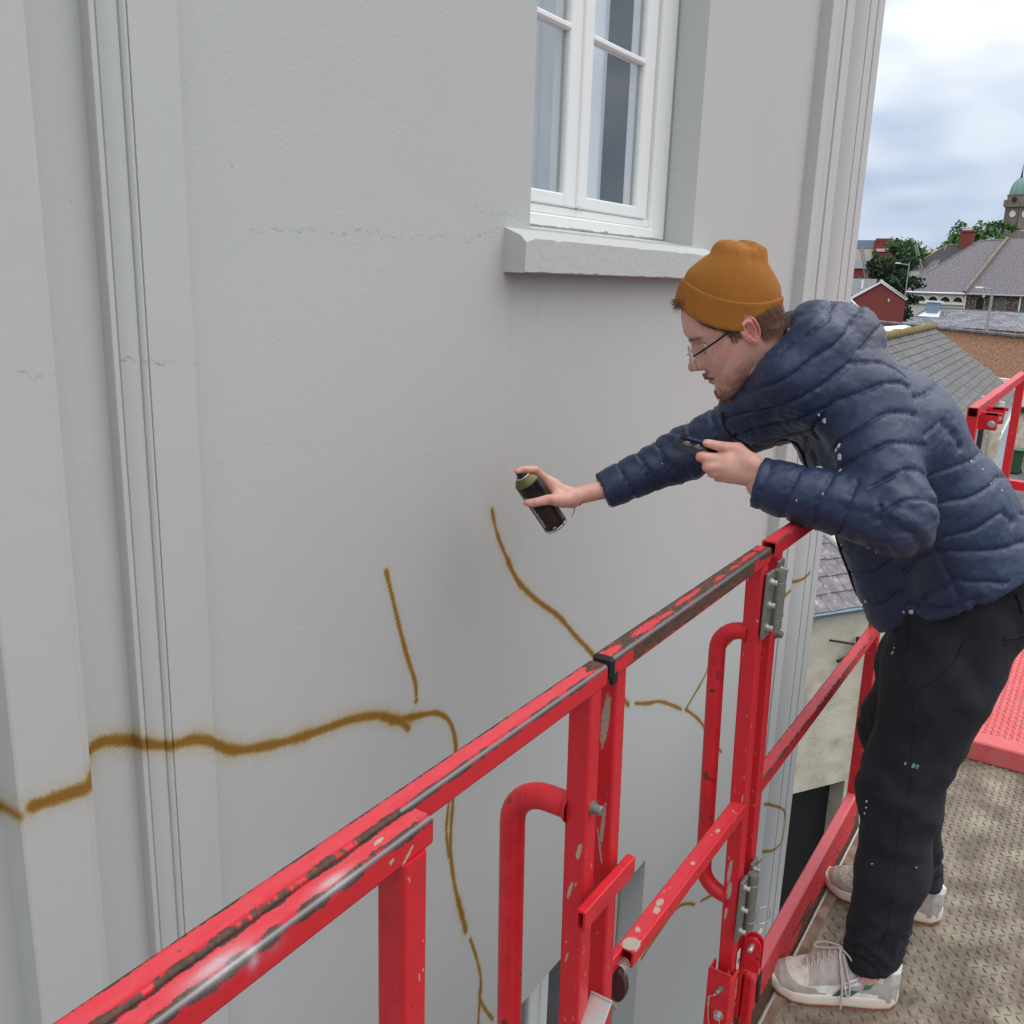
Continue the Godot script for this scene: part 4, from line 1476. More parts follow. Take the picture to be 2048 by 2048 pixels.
func person_materials() -> void:
	var m := mat("skin", Color.WHITE, 0.48)
	m.vertex_color_use_as_albedo = true
	m.subsurf_scatter_enabled = true
	m.subsurf_scatter_strength = 0.12
	m.uv1_triplanar = true
	m.uv1_world_triplanar = true
	m.uv1_scale = Vector3.ONE * 9.0
	m.normal_enabled = true
	m.normal_texture = normal_tex(noise(201, 0.12, 3), 512, 3.0)
	m.normal_scale = 0.5
	m = tri_mat("quilt", Color.WHITE, 0.46, null, normal_tex(noise(203, 0.022, 4, FastNoiseLite.TYPE_SIMPLEX_SMOOTH), 512, 5.0), 5.0, 0.35)
	m.vertex_color_use_as_albedo = true
	m.rim_enabled = true
	m.rim = 0.08
	m = tri_mat("cotton", Color.WHITE, 0.88, null, normal_tex(noise(207, 0.16, 3), 512, 3.0), 7.0, 0.4)
	m.vertex_color_use_as_albedo = true
	m = tri_mat("wool", s8(152, 94, 26), 0.92, null, normal_tex(noise(209, 0.25, 2), 512, 3.0), 12.0, 0.5)
	m.rim_enabled = true
	m.rim = 0.5
	mat("hair", s8(108, 76, 56), 0.6)
	mat("beard", s8(150, 100, 78), 0.65)
	mat("frame_black", s8(22, 22, 26), 0.3, 0.2)
	mat("frame_steel", s8(190, 192, 196), 0.25, 0.9)
	var g := mat("lens", Color(0.94, 0.97, 0.97, 0.10), 0.02)
	g.transparency = BaseMaterial3D.TRANSPARENCY_ALPHA
	mat("eye", s8(222, 214, 206), 0.2)
	mat("iris", s8(74, 88, 92), 0.15)
	m = mat("shoe", Color.WHITE, 0.72)
	m.vertex_color_use_as_albedo = true
	mat("midsole", s8(216, 205, 186), 0.7)
	mat("gum", s8(158, 96, 76), 0.75)
	mat("lace", s8(196, 180, 176), 0.9)
	mat("green_trim", s8(22, 104, 88), 0.5)
	mat("tag_white", s8(226, 222, 218), 0.6)
	mat("tag_ink", s8(42, 40, 44), 0.6)
	mat("tag_pink", s8(176, 112, 160), 0.6)
	mat("paint_white", s8(196, 204, 212), 0.7)
	mat("paint_green", s8(120, 160, 150), 0.7)
	mat("bracelet", s8(176, 112, 62), 0.35, 0.7)
	mat("seam_dark", s8(20, 22, 28), 0.9)
	mat("phone_black", s8(20, 20, 23), 0.45)
	mat("phone_blue", s8(26, 42, 92), 0.28, 0.2)
	mat("phone_lens", s8(120, 126, 138), 0.12, 0.6)
	mat("phone_screen", s8(16, 18, 24), 0.08)
	mat("can_black", s8(16, 16, 19), 0.32)
	mat("can_gold", s8(98, 86, 42), 0.38, 0.35)
	mat("can_rim", s8(206, 206, 204), 0.25, 0.85)
	mat("can_brown", s8(52, 30, 22), 0.4)
	mat("can_print", s8(196, 194, 192), 0.5)


func lin(r: int, g: int, b: int) -> Color:
	return s8(r, g, b).srgb_to_linear()


# head: a profile turned about the axis through the ears; r to its right, u up, f forward, in millimetres
const HEAD_BASE := [Vector2(-15, 131), Vector2(30, 126), Vector2(62, 109), Vector2(80, 86), Vector2(90, 62), Vector2(93, 46), Vector2(87, 31), Vector2(84, 15), Vector2(85, 0), Vector2(87, -15), Vector2(91, -28), Vector2(92, -40), Vector2(91, -50), Vector2(89, -60), Vector2(92, -72), Vector2(94, -82), Vector2(88, -94), Vector2(72, -100), Vector2(45, -97), Vector2(20, -98), Vector2(0, -104), Vector2(-30, -95), Vector2(-52, -60), Vector2(-68, -30), Vector2(-80, 5), Vector2(-82, 42), Vector2(-74, 80), Vector2(-50, 112)]
const NOSE := [Vector2(40, 0), Vector2(31, 1.5), Vector2(22, 8), Vector2(10, 16), Vector2(0, 24), Vector2(-8, 30), Vector2(-14, 31.5), Vector2(-19, 28), Vector2(-23, 17), Vector2(-26, 7), Vector2(-30, 0)]
const LIPS := [Vector2(-31, 0), Vector2(-36, 3.5), Vector2(-41, 7), Vector2(-45, 6.5), Vector2(-47.5, 0.5), Vector2(-50, 5.5), Vector2(-54, 7), Vector2(-59, 2), Vector2(-64, -2), Vector2(-70, -1), Vector2(-76, 0)]


func table(t: Array, u: float) -> float:
	if u >= t[0].x:
		return t[0].y
	for k in range(1, t.size()):
		if u >= t[k].x:
			var s: float = (t[k - 1].x - u) / (t[k - 1].x - t[k].x)
			s = s * s * (3.0 - 2.0 * s)
			return lerpf(t[k - 1].y, t[k].y, s)
	return t[t.size() - 1].y


func bump(x: float, s: float) -> float:
	return exp(-(x * x) / (s * s))


func head_frame() -> Transform3D:
	var yaw := deg_to_rad(24.0)
	var pitch := deg_to_rad(32.0)
	var f := Vector3(-sin(yaw) * cos(pitch), -sin(pitch), -cos(yaw) * cos(pitch))
	var r := Vector3(cos(yaw), 0, -sin(yaw))
	var u := r.cross(f).normalized()
	if u.y < 0:
		u = -u
	var s := 0.00105
	return Transform3D(Basis(r * s, u * s, -f * s), J.ear + r * 0.080)


func add_head(body: MB) -> void:
	var h := MB.new()
	var ce := Vector2(5, 10)
	var pol := []
	for p in HEAD_BASE:
		var q: Vector2 = p - ce
		pol.append(Vector2(q.angle(), q.length()))
	pol.sort_custom(func(x, y): return x.x < y.x)
	var np := pol.size()
	var na := 264
	var nb := 121
	var nz := noise(221, 0.06, 3)
	var nf := noise(223, 0.5, 2)
	var skin := lin(214, 166, 150)
	var rosy := lin(204, 134, 122)
	var beard := lin(142, 96, 78)
	var lip := lin(184, 112, 106)
	var rings := []
	var cols := []
	for j in nb:
		var s := lerpf(-1.0, 1.0, float(j) / (nb - 1))
		var be := signf(s) * pow(absf(s), 1.35) * PI / 2 * 0.999
		var ring := PackedVector3Array()
		for i in na:
			var al := -PI + TAU * i / na
			var k := 0
			while k < np and pol[k].x < al:
				k += 1
			var p0: Vector2 = pol[(k + np - 2) % np]
			var p1: Vector2 = pol[(k + np - 1) % np]
			var p2: Vector2 = pol[k % np]
			var p3: Vector2 = pol[(k + 1) % np]
			var x1 := p1.x - (TAU if p1.x > al + 0.001 else 0.0)
			var x2 := p2.x + (TAU if p2.x < al - 0.001 else 0.0)
			var r0 := cubic_interpolate(p1.y, p2.y, p0.y, p3.y, (al - x1) / maxf(x2 - x1, 1e-5))
			# section across: a superellipse, narrower towards the chin
			var front := maxf(0.0, cos(al))
			var w := 75.0
			var ex := 2.25
			var down := smoothstep(-0.15, -1.0, al) * smoothstep(-2.4, -1.3, al)
			ex = lerpf(ex, 1.72, down)
			var c := pow(absf(cos(be)), 2.0 / ex)
			var sn := pow(absf(sin(be)), 2.0 / ex) * signf(be)
			var q := Vector2(cos(al), sin(al)) * r0 * c + ce
			var r := sn * w
			var u := q.y
			var d := 0.0
			var face := smoothstep(0.2, 0.6, front) * c
			if front > 0.2:
				var nu := table(NOSE, u)
				var sg := lerpf(8.0, 13.0, smoothstep(18.0, -16.0, u))
				d += nu / (1.0 + pow(absf(r) / sg, 3.6))
				d += 6.0 * bump(u + 17.0, 7.5) * bump(absf(r) - 15.0, 6.5)
				d -= 4.0 * bump(u + 25.0, 3.5) * bump(absf(r) - 8.0, 4.5)
				d += table(LIPS, u) * exp(-pow(absf(r) / 21.0, 3.0))
				d -= 2.0 * bump(u + 47.5, 3.0) * bump(absf(r) - 25.0, 6.0)
				# eye sockets, brows, cheekbones, folds
				d -= 9.0 * bump(u - 12.0, 12.0) * bump(absf(r) - 31.0, 17.0)
				d += 3.5 * bump(u - 31.0, 7.0) * bump(absf(r) - 27.0, 20.0)
				d += 3.0 * bump(u + 12.0, 16.0) * bump(absf(r) - 46.0, 16.0)
				d -= 3.0 * bump(u + 46.0, 20.0) * bump(absf(r) - 44.0, 14.0)
				d -= 1.4 * bump(absf(r) - (22.0 + (-u - 18.0) * 0.35), 3.5) * smoothstep(-16.0, -22.0, u) * smoothstep(-52.0, -40.0, u)
				d += 2.5 * bump(u + 82.0, 12.0) * bump(r, 15.0)
			d -= 3.0 * bump(u - 36.0, 20.0) * bump(q.x - 52.0, 18.0) * smoothstep(40.0, 65.0, absf(r))
			d += 3.0 * bump(u + 62.0, 16.0) * bump(q.x - 12.0, 24.0) * smoothstep(30.0, 50.0, absf(r))
			d += nz.get_noise_3d(r, u, q.x) * 0.5
			q += Vector2(cos(al), sin(al)) * d
			# whatever the hat covers stays inside it
			var rel := Vector3(r, u, -q.x) - Vector3(0, 47, -8)
			var l1 := rel.dot(Vector3(0, sin(0.70), -cos(0.70)))
			var hh := rel.dot(Vector3(0, cos(0.70), sin(0.70)))
			var hb := hh + 30.0 * pow(clampf(absf(r) / 80.0, 0, 1), 1.6)
			if hb > 4.0:
				var ia := lerpf(84.0, 58.0, smoothstep(36.0, 100.0, hh)) * smoothstep(132.0, 96.0, hh)
				var ib := lerpf(72.0, 56.0, smoothstep(36.0, 100.0, hh)) * smoothstep(132.0, 96.0, hh)
				var over := sqrt(pow(l1 / maxf(ia, 1.0), 2.0) + pow(r / maxf(ib, 1.0), 2.0))
				if over > 1.0:
					var sh := (1.0 / over - 1.0) * smoothstep(4.0, 10.0, hb)
					r += r * sh
					var mv := Vector3(0, sin(0.70), -cos(0.70)) * l1 * sh
					q += Vector2(-mv.z, mv.y)
					u = q.y
			ring.append(Vector3(r, u, -q.x))
			# colour: ruddy nose, cheeks and ears, stubble, lips
			var col := skin
			var n := nz.get_noise_3d(r * 0.6, u * 0.6, q.x * 0.6)
			col = col.lerp(rosy, clampf(0.30 * bump(u + 12.0, 22.0) * smoothstep(0.1, 0.6, front) + 0.45 * bump(u + 14.0, 14.0) * bump(r, 16.0) + 0.25 * bump(u - 0.0, 40.0) * smoothstep(50.0, 72.0, absf(r)) + n * 0.25, 0, 0.7))
			if q.x > 10:
				var st := 0.0
				st = maxf(st, smoothstep(-60.0, -72.0, u) * 0.75)
				st = maxf(st, bump(u + 33.0, 7.0) * smoothstep(34.0, 22.0, absf(r)) * smoothstep(70.0, 80.0, q.x) * 0.95)
				st = maxf(st, smoothstep(-34.0, -60.0, u) * smoothstep(18.0, 34.0, absf(r)) * 0.50)
				st = maxf(st, bump(u + 62.0, 5.0) * bump(r, 9.0) * 0.6)
				st *= clampf(0.75 + n * 1.1 + nf.get_noise_3d(r * 2.0, u * 2.0, q.x * 2.0) * 0.7, 0, 1)
				col = col.lerp(beard, st)
				if bump(r, 20.0) > 0.25 and u > -59 and u < -38.5 and q.x > 86:
					col = col.lerp(lip, 0.8 * smoothstep(0.25, 0.55, bump(r, 20.0)))
				if absf(u + 47.6) < 1.4 and absf(r) < 24 and q.x > 84:
					col = lin(96, 52, 50)
				if bump(u + 25.5, 2.6) * bump(absf(r) - 8.0, 3.6) > 0.45 and q.x > 92:
					col = lin(70, 36, 34)
				# brows
				var br := bump(u - (31.0 + 3.0 * bump(absf(r) - 30.0, 10.0)), 4.2) * smoothstep(11.0, 17.0, absf(r)) * smoothstep(54.0, 44.0, absf(r))
				if q.x > 55:
					col = col.lerp(lin(124, 84, 66), clampf(br * 1.2, 0, 0.8) * clampf(0.9 + nf.get_noise_3d(r, u * 3.0, 0.0), 0, 1))
			# scalp under the short hair behind the ears
			if q.x < -8.0 and u > -24.0:
				col = col.lerp(lin(96, 68, 52), 0.85 * smoothstep(-24.0, -14.0, u) * smoothstep(-8.0, -16.0, q.x))
			col = col.lerp(lin(176, 104, 92), clampf(nf.get_noise_3d(r * 0.5, u * 0.5, q.x * 0.5) * 0.35, 0, 0.2))
			cols.append(col)
		rings.append(ring)
	h.loft(rings, true, false, false)
	var w1 := na + 1
	for j in nb:
		for i in w1:
			h.c[j * w1 + i] = cols[j * na + i % na]
	outward(h, 0, 0, Vector3(0, 10, -5))
	for sd in [-1.0, 1.0]:
		add_ear(h, sd)
		# eyelids over the eyeballs, lowered
		var ec := Vector3(sd * 31.0, 11.5, -68.0)
		for lid in [[-0.55, 1.35, 12.9], [-1.35, -0.80, 12.7]]:
			var v0 := h.v.size()
			var i0 := h.ix.size()
			var lr := []
			for a in 9:
				var e := lerpf(lid[0], lid[1], a / 8.0)
				var ring := PackedVector3Array()
				for b in 17:
					var z := lerpf(-1.25, 1.25, b / 16.0)
					ring.append(ec + Vector3(sin(z) * cos(e * 0.9), sin(e), -cos(z) * cos(e * 0.9)) * lid[2])
				lr.append(ring)
			h.tint = lin(198, 142, 128)
			h.loft(lr, false, false, false)
			outward(h, v0, i0, ec)
			h.tint = Color.WHITE
	var fr := head_frame()
	put_transformed(body, h, fr)


func put_transformed(to: MB, h: MB, fr: Transform3D) -> void:
	var b := fr.basis.orthonormalized()
	for i in h.v.size():
		h.v[i] = fr * h.v[i]
		h.n[i] = (b * h.n[i]).normalized()
	to.append(h)


# an ear as a dished disc: bowl, inner fold, gutter and rolled rim; the lobe below
func add_ear(h: MB, sd: float) -> void:
	var v0 := h.v.size()
	var i0 := h.ix.size()
	var rings := []
	var nt := 22
	var na := 48
	for t in nt + 3:
		var ring := PackedVector3Array()
		for a in na:
			var an := TAU * a / na
			var s := minf(float(t) / nt, 1.0)
			var ca := cos(an)
			var sa := sin(an)
			# outline: x backwards, y up
			var ox := (15.5 + 2.5 * maxf(sa, 0.0)) * ca - 4.0 * minf(sa, 0.0) * (1.0 if ca > 0 else -0.4) * -1.0
			var oy := 31.0 * sa
			if sa < -0.3:
				ox *= lerpf(1.0, 0.62, smoothstep(-0.3, -1.0, sa))
			var x := ox * s + 13.0 - 4.0 * (1.0 - s) * 0.5
			var y := oy * s + 2.0
			var rim := smoothstep(-0.9, -0.2, sa)
			var hh := -3.2 + 8.0 * smoothstep(0.30, 0.62, s) - 4.5 * bump(s - 0.80, 0.085) * rim + 4.0 * bump(s - 0.93, 0.08) * rim
			hh += (1.0 - rim) * 2.0 * bump(s - 0.75, 0.2)
			# the front edge runs into the cheek
			var fr := smoothstep(0.55, 0.95, -ca)
			hh = lerpf(hh, -1.0 + 3.0 * bump(sa + 0.05, 0.25) * smoothstep(0.5, 0.7, s), fr)
			if t > nt:
				hh -= (3.5 if t == nt + 1 else 9.0) * (1.0 - fr * 0.7)
				x -= (ox * 0.05 if t == nt + 1 else ox * 0.16)
				y -= (oy * 0.05 if t == nt + 1 else oy * 0.14)
			var flare := maxf(0.0, x) * 0.17
			ring.append(Vector3(sd * lerpf(78.5 + hh + flare, minf(78.5 + hh + flare, 78.0), smoothstep(15.0, 23.0, y)), y, x - 4.0))
			var deep := smoothstep(1.0, -5.0, hh)
			h.tint = Color.WHITE
		rings.append(ring)
	var base := h.v.size()
	h.tint = lin(212, 142, 130)
	h.loft(rings, true, false, false)
	h.tint = Color.WHITE
	for t in rings.size():
		for a in na + 1:
			var s := minf(float(t) / nt, 1.0)
			var k := base + t * (na + 1) + a
			h.c[k] = lin(212, 142, 130).lerp(lin(190, 108, 98), 0.7 * bump(s - 0.80, 0.1)).lerp(lin(184, 112, 100), smoothstep(0.5, 0.1, s) * 0.7)
	# outwards means away from the head here
	var c := 0.0
	for i in range(v0, v0 + (na + 1) * nt):
		c += h.n[i].x * sd
	if c < 0:
		for i in range(v0, h.v.size()):
			h.n[i] = -h.n[i]
		for t in range(i0, h.ix.size(), 3):
			var k := h.ix[t + 1]
			h.ix[t + 1] = h.ix[t + 2]
			h.ix[t + 2] = k


func strand(mb: MB, root: Vector3, dir: Vector3, bend: Vector3, length: float, rad: float, seg := 4) -> void:
	var p := PackedVector3Array()
	var rr := []
	for k in seg + 1:
		var t := float(k) / seg
		p.append(root + dir * (length * t) + bend * (length * t * t))
		rr.append(rad * (1.0 - 0.75 * t))
	mb.tube(p, rr, 3, false)


func make_person() -> void:
	person_materials()
	var t := thing("person", "person in navy quilted jacket and mustard beanie leaning over the red rail, arm stretched out", "person", Vector3.ZERO)
	lap("person start")
	make_body(t)
	lap("body")
	make_jacket(t)
	lap("jacket")
	make_trousers(t)
	lap("trousers")
	make_headwear(t)
	lap("hat")
	make_shoe(t, Vector3(1.942, 0.0, 1.010), Vector3(1.836, 0.0, 0.768), true)
	make_shoe(t, Vector3(2.292, 0.0, 1.048), Vector3(2.278, 0.0, 0.776), false)
	make_can()
	make_phone()
	lap("shoes, can, phone")


func make_body(t: Node3D) -> void:
	var w := Vector3(0.8, -0.2, -0.55)
	var k := 0.05
	var bones := [
		[J.hem, J.waist, 0.095, 0.085, k, w, 0.72], [J.waist, J.chest, 0.085, 0.10, k, w, 0.70], [J.chest, J.upper, 0.10, 0.06, k, w, 0.7],
		[J.sh_n, J.upper, 0.045, 0.05, k], [J.sh_f, J.upper, 0.045, 0.05, k], [J.upper, J.ear + Vector3(0.078, -0.05, 0.0), 0.056, 0.050, k],
		[J.sh_n, J.el_n, 0.045, 0.036, 0.03], [J.el_n, J.wr_n, 0.036, 0.026, 0.03], [J.wr_n, J.nw, 0.026, 0.024, 0.03],
		[J.sh_f, J.el_f, 0.045, 0.036, 0.03], [J.el_f, J.cuff_f, 0.034, 0.0245, 0.03],
		[J.hip_n, J.hip_f, 0.085, 0.085, k], [J.hip_n, J.kn_n, 0.078, 0.05, k], [J.kn_n, J.an_n, 0.048, 0.034, k], [J.an_n, Vector3(1.915, 0.06, 0.945), 0.034, 0.036, 0.02],
		[J.hip_f, J.kn_f, 0.078, 0.05, k], [J.kn_f, J.an_f, 0.048, 0.034, k], [J.an_f, Vector3(2.287, 0.05, 0.985), 0.034, 0.036, 0.02],
	]
	var f := Field.new(bones)
	var mb := f.build(0.0125)
	mb.colored = true
	for i in mb.c.size():
		mb.c[i] = lin(208, 156, 140)
	# hands, each on a finer grid
	var near := [
		[J.nw + (J.nw - J.nm0) * 0.7, J.nw, 0.0225, 0.023, 0.012], [J.nw, J.ni0, 0.020, 0.0135, 0.012], [J.nw, J.nm0, 0.021, 0.0135, 0.012], [J.nw, J.nr0, 0.0205, 0.0128, 0.012], [J.nw, J.nl0, 0.0195, 0.012, 0.012],
		[J.nw.lerp(J.nt0, 0.2), J.nt0, 0.016, 0.0150, 0.014], [J.nt0, J.nt1, 0.0150, 0.0116, 0.009], [J.nt1, J.nt2, 0.0112, 0.0096, 0.004], [J.nt2, J.nt3, 0.0098, 0.0080, 0.003],
		[J.nt0, J.ni0, 0.012, 0.011, 0.014],
		[J.ni0, J.ni1, 0.0118, 0.0098, 0.005], [J.ni1, J.ni2, 0.0095, 0.0085, 0.003], [J.ni2, J.ni3, 0.0082, 0.0070, 0.003],
		[J.nm0, J.nm1, 0.0118, 0.0100, 0.005], [J.nm1, J.nm2, 0.0095, 0.0086, 0.003], [J.nm2, J.nm3, 0.0083, 0.0070, 0.003],
		[J.nr0, J.nr1, 0.0112, 0.0094, 0.005], [J.nr1, J.nr2, 0.0090, 0.0082, 0.003], [J.nr2, J.nr3, 0.0080, 0.0068, 0.003],
		[J.nl0, J.nl1, 0.0104, 0.0085, 0.005], [J.nl1, J.nl2, 0.0082, 0.0074, 0.003], [J.nl2, J.nl3, 0.0072, 0.0062, 0.003],
	]
	var far := [
		[J.cuff_f + Vector3(0.02, 0.01, 0.02), J.fw, 0.0242, 0.0188, 0.012], [J.fw, J.fi0, 0.0165, 0.0125, 0.012], [J.fw, J.fm0, 0.0175, 0.0125, 0.012], [J.fw, J.fr0, 0.0170, 0.0120, 0.012], [J.fw, J.fl0, 0.0160, 0.0115, 0.012],
		[J.fw, J.sky_tint0, 0.016, 0.0155, 0.012], [J.sky_tint0, J.sky_tint1, 0.0150, 0.0118, 0.008], [J.sky_tint1, J.sky_tint2, 0.0112, 0.0098, 0.004], [J.sky_tint2, J.sky_tint3, 0.0098, 0.0080, 0.003],
		[J.sky_tint0.lerp(J.sky_tint1, 0.35), J.fi0.lerp(J.fw, 0.3), 0.0095, 0.0105, 0.016],
		[J.fi0, J.fi1, 0.0112, 0.0094, 0.005], [J.fi1, J.fi2, 0.0090, 0.0080, 0.003], [J.fi2, J.fi3, 0.0080, 0.0064, 0.003],
		[J.fm0, J.fm1, 0.0112, 0.0095, 0.005], [J.fm1, J.fm2, 0.0092, 0.0082, 0.003], [J.fm2, J.fm3, 0.0080, 0.0066, 0.003],
		[J.fr0, J.fr1, 0.0106, 0.0090, 0.005], [J.fr1, J.fr2, 0.0088, 0.0078, 0.003], [J.fr2, J.fr3, 0.0076, 0.0064, 0.003],
		[J.fl0, J.fl1, 0.0098, 0.0082, 0.005], [J.fl1, J.fl2, 0.0080, 0.0070, 0.003], [J.fl2, J.fl3, 0.0068, 0.0058, 0.003],
	]
	var nz := noise(231, 40.0, 3)
	for hand in 2:
		var hf := Field.new(near if hand == 0 else far)
		var hm := hf.build(0.0030)
		Field.relax(hm, 1)
		for i in hm.v.size():
			var p := hm.v[i]
			var b := hf.bone_of[i]
			var al := hf.along[i]
			# creases and redness over the joints
			var knuckle := 0.0
			if b >= 6:
				knuckle = maxf(bump(al, 0.16), bump(al - 1.0, 0.14))
			var n := nz.get_noise_3dv(p)
			var col := lin(216, 168, 150).lerp(lin(204, 132, 118), clampf(0.20 + knuckle * 0.45 + n * 0.4, 0, 0.8))
			if hand == 0 and b == 8 and al > 0.72:
				# thumb nail: pale, slightly sunk at its edge
				var q: Vector3 = p - (J.nt2 as Vector3).lerp(J.nt3, 0.92)
				if hm.n[i].dot(Vector3(-0.75, 0.6, 0.25).normalized()) > 0.55:
					col = lin(226, 168, 158)
			hm.c[i] = col
			hm.v[i] += hm.n[i] * (n * 0.0005 - knuckle * 0.0003)
		mb.append(hm)
	add_head(mb)
	put("body", mb, M.skin, t)


func quilt_h(q: float, sharp: float) -> float:
	var t := q - floorf(q)
	var e := minf(t, 1.0 - t)
	var puff := 1.0 - pow(absf(2.0 * t - 1.0), 4.0)
	return puff * 0.8 - 0.75 * exp(-e * e * sharp)


func make_jacket(t: Node3D) -> void:
	var wh := Vector3(0.96, -0.05, -0.27)
	var ww := Vector3(0.90, -0.10, -0.42)
	var wc := Vector3(0.76, -0.20, -0.62)
	var k := 0.05
	var cf: Vector3 = J.collar_front
	var cn: Vector3 = J.collar_near
	var nape := Vector3(1.760, 1.428, 0.735)
	var hood := Vector3(1.810, 1.4500, 0.7150)
	var hood_f := Vector3(1.930, 1.425, 0.640)
	var back := Vector3(1.845, 1.430, 0.765)
	var far_c := Vector3(1.915, 1.345, 0.590)
	var cf2 := Vector3(1.830, 1.268, 0.615)
	var cn2 := Vector3(1.775, 1.350, 0.735)
	var hem2 := Vector3(2.075, 0.855, 1.010)
	var dr1 := Vector3(1.965, 1.050, 0.835)
	var dr2 := Vector3(2.020, 0.885, 0.895)
	var bones := [
		[J.hem, J.waist, 0.136, 0.122, k, wh, 0.74], [J.waist, J.chest, 0.122, 0.132, k, ww, 0.72], [J.chest, J.upper, 0.132, 0.095, k, wc, 0.70], [J.upper, J.neck, 0.095, 0.075, k],
		[J.sh_n, J.upper, 0.074, 0.08, k], [J.sh_f, J.upper, 0.072, 0.08, k],
		[J.sh_n, J.el_n, 0.074, 0.0655, 0.03], [J.el_n, J.wr_n + (J.wr_n - J.el_n) * 0.04, 0.0615, 0.0475, 0.022],
		[J.sh_f, J.el_f, 0.074, 0.058, 0.03], [J.el_f, J.cuff_f, 0.056, 0.044, 0.022],
		[cf, cn, 0.036, 0.046, 0.03], [cn, nape, 0.046, 0.048, 0.03], [nape, hood, 0.046, 0.042, 0.03], [hood, hood_f, 0.042, 0.041, 0.03], [hood_f, far_c, 0.042, 0.036, 0.03], [far_c, cf, 0.036, 0.034, 0.03],
		[hood, back, 0.045, 0.046, 0.025], [back, hood_f, 0.046, 0.044, 0.03],
		[cf2, cn2, 0.050, 0.058, 0.05], [cn2, back, 0.058, 0.056, 0.05], [J.hem, hem2, 0.136, 0.128, k, wh, 0.74], [dr1, dr2, 0.074, 0.072, 0.05],
	]
	var dn: Vector3 = (J.wr_n - J.el_n).normalized()
	var df: Vector3 = (J.cuff_f - J.el_f).normalized()
	var hd: Vector3 = (J.hem - J.waist).normalized()
	var cuts := [[J.wr_n + dn * 0.012, dn, 0.09], [J.cuff_f + df * 0.006, df, 0.085], [Vector3(2.05, 0.925, 0.995), Vector3(0.05, -0.80, 0.60).normalized(), 0.34]]
	var f := Field.new(bones, cuts)
	var mb := f.build(0.0046)
	lap("  jacket field")
	mb.colored = true
	# lengths along each chain of bones, so that the seams run on from one bone to the next
	var l01: float = (J.waist - J.hem).length()
	var l12: float = (J.chest - J.waist).length()
	var l23: float = (J.upper - J.chest).length()
	var start := {0: 0.0, 1: l01, 2: l01 + l12, 3: l01 + l12 + l23, 6: 0.0, 7: (J.el_n - J.sh_n).length(), 8: 0.0, 9: (J.el_f - J.sh_f).length()}
	var nz := noise(241, 22.0, 3)
	var nw := noise(243, 85.0, 2)
	var nb := noise(245, 7.0, 2)
	var navy := lin(33, 46, 75)
	var faded := lin(82, 72, 82)
	var axis_t: Vector3 = (J.upper - J.hem).normalized()
	var n0 := mb.n.duplicate()
	for i in mb.v.size():
		var b := f.bone_of[i]
		var al := f.along[i]
		if b == 21:
			b = 0
			al = 0.9 - al * 1.2
		elif b == 20:
			b = 0
			al = -al * 0.75
		var p := mb.v[i]
		var nn := n0[i]
		var wob := nz.get_noise_3dv(p)
		var low := nb.get_noise_3dv(p)
		var q := 0.0
		var amp := 0.0044
		var pitch := 0.062
		var col := navy
		if b <= 3:
			# body panels: chevrons that meet on the side and back seams
			var s: float = start[b] + al * (f.raw[b][1] - f.raw[b][0]).length()
			var wa := wc if b >= 2 else ww
			var ce: Vector3 = (f.raw[b][0] as Vector3).lerp(f.raw[b][1], al)
			var rad := p - ce
			var lat := rad.dot(wa.normalized())
			var bk := rad.dot(axis_t.cross(wa).normalized())
			var an := atan2(lat, bk)
			var fold := absf(wrapf(an + 1.15, -PI, PI))
			s += 0.078 * minf(fold, 1.9) - 0.010 + low * 0.012
			pitch = 0.066
			q = s / pitch
			# panel seams down the back and the side
			var seam := minf(absf(wrapf(an + 1.15, -PI, PI)), absf(wrapf(an - 0.2, -PI, PI))) * rad.length()
			mb.v[i] -= nn * 0.0045 * bump(seam, 0.0065)
		elif b == 4 or b == 5:
			var s2 := (p - (J.upper as Vector3)).dot((J.sh_n - J.upper).normalized() if b == 4 else (J.sh_f - J.upper).normalized())
			q = (s2 + 0.03 + low * 0.01) / 0.066
		elif b >= 6 and b <= 9:
			var s3: float = start[b] + al * (f.raw[b][1] - f.raw[b][0]).length()
			pitch = 0.054 if b in [6, 8] else 0.050
			s3 += low * 0.012 + 0.10 * (p - (f.raw[b][0] as Vector3).lerp(f.raw[b][1], al)).dot(Vector3(0.2, 0.7, 0.6))
			q = s3 / pitch + 0.3
			amp = 0.0046 if b < 8 else 0.0036
			var end: float = (f.raw[b][1] - p).length()
			if b in [7, 9]:
				# gathered cuff
				var e2: float = (1.0 - al) * (f.raw[b][1] - f.raw[b][0]).length()
				amp *= smoothstep(0.0, 0.03, e2)
				# folds bunch inside the bent elbow
			var elbow: float = (p - (J.el_n if b < 8 else J.el_f)).length()
			mb.v[i] += nn * 0.0032 * bump(elbow, 0.09) * sin((p.dot(Vector3(0.5, 0.8, 0.2)) + wob * 0.012) * 170.0)
			if b in [6, 7]:
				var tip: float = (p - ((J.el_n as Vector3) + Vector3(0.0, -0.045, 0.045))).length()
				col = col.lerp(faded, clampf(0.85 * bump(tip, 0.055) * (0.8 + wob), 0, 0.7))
		else:
			# hood and collar: bands round the neck, gathered at the top
			var ax := Vector3(-0.35, 0.72, -0.45).normalized()
			q = (p.dot(ax) + low * 0.008) / 0.042
			amp = 0.0042
			if b >= 12:
				mb.v[i] += nn * 0.0018 * nw.get_noise_3dv(p * 0.7)
				amp = 0.0048
		var h := quilt_h(q, 420.0)
		var fr := q - floorf(q)
		var e := minf(fr, 1.0 - fr)
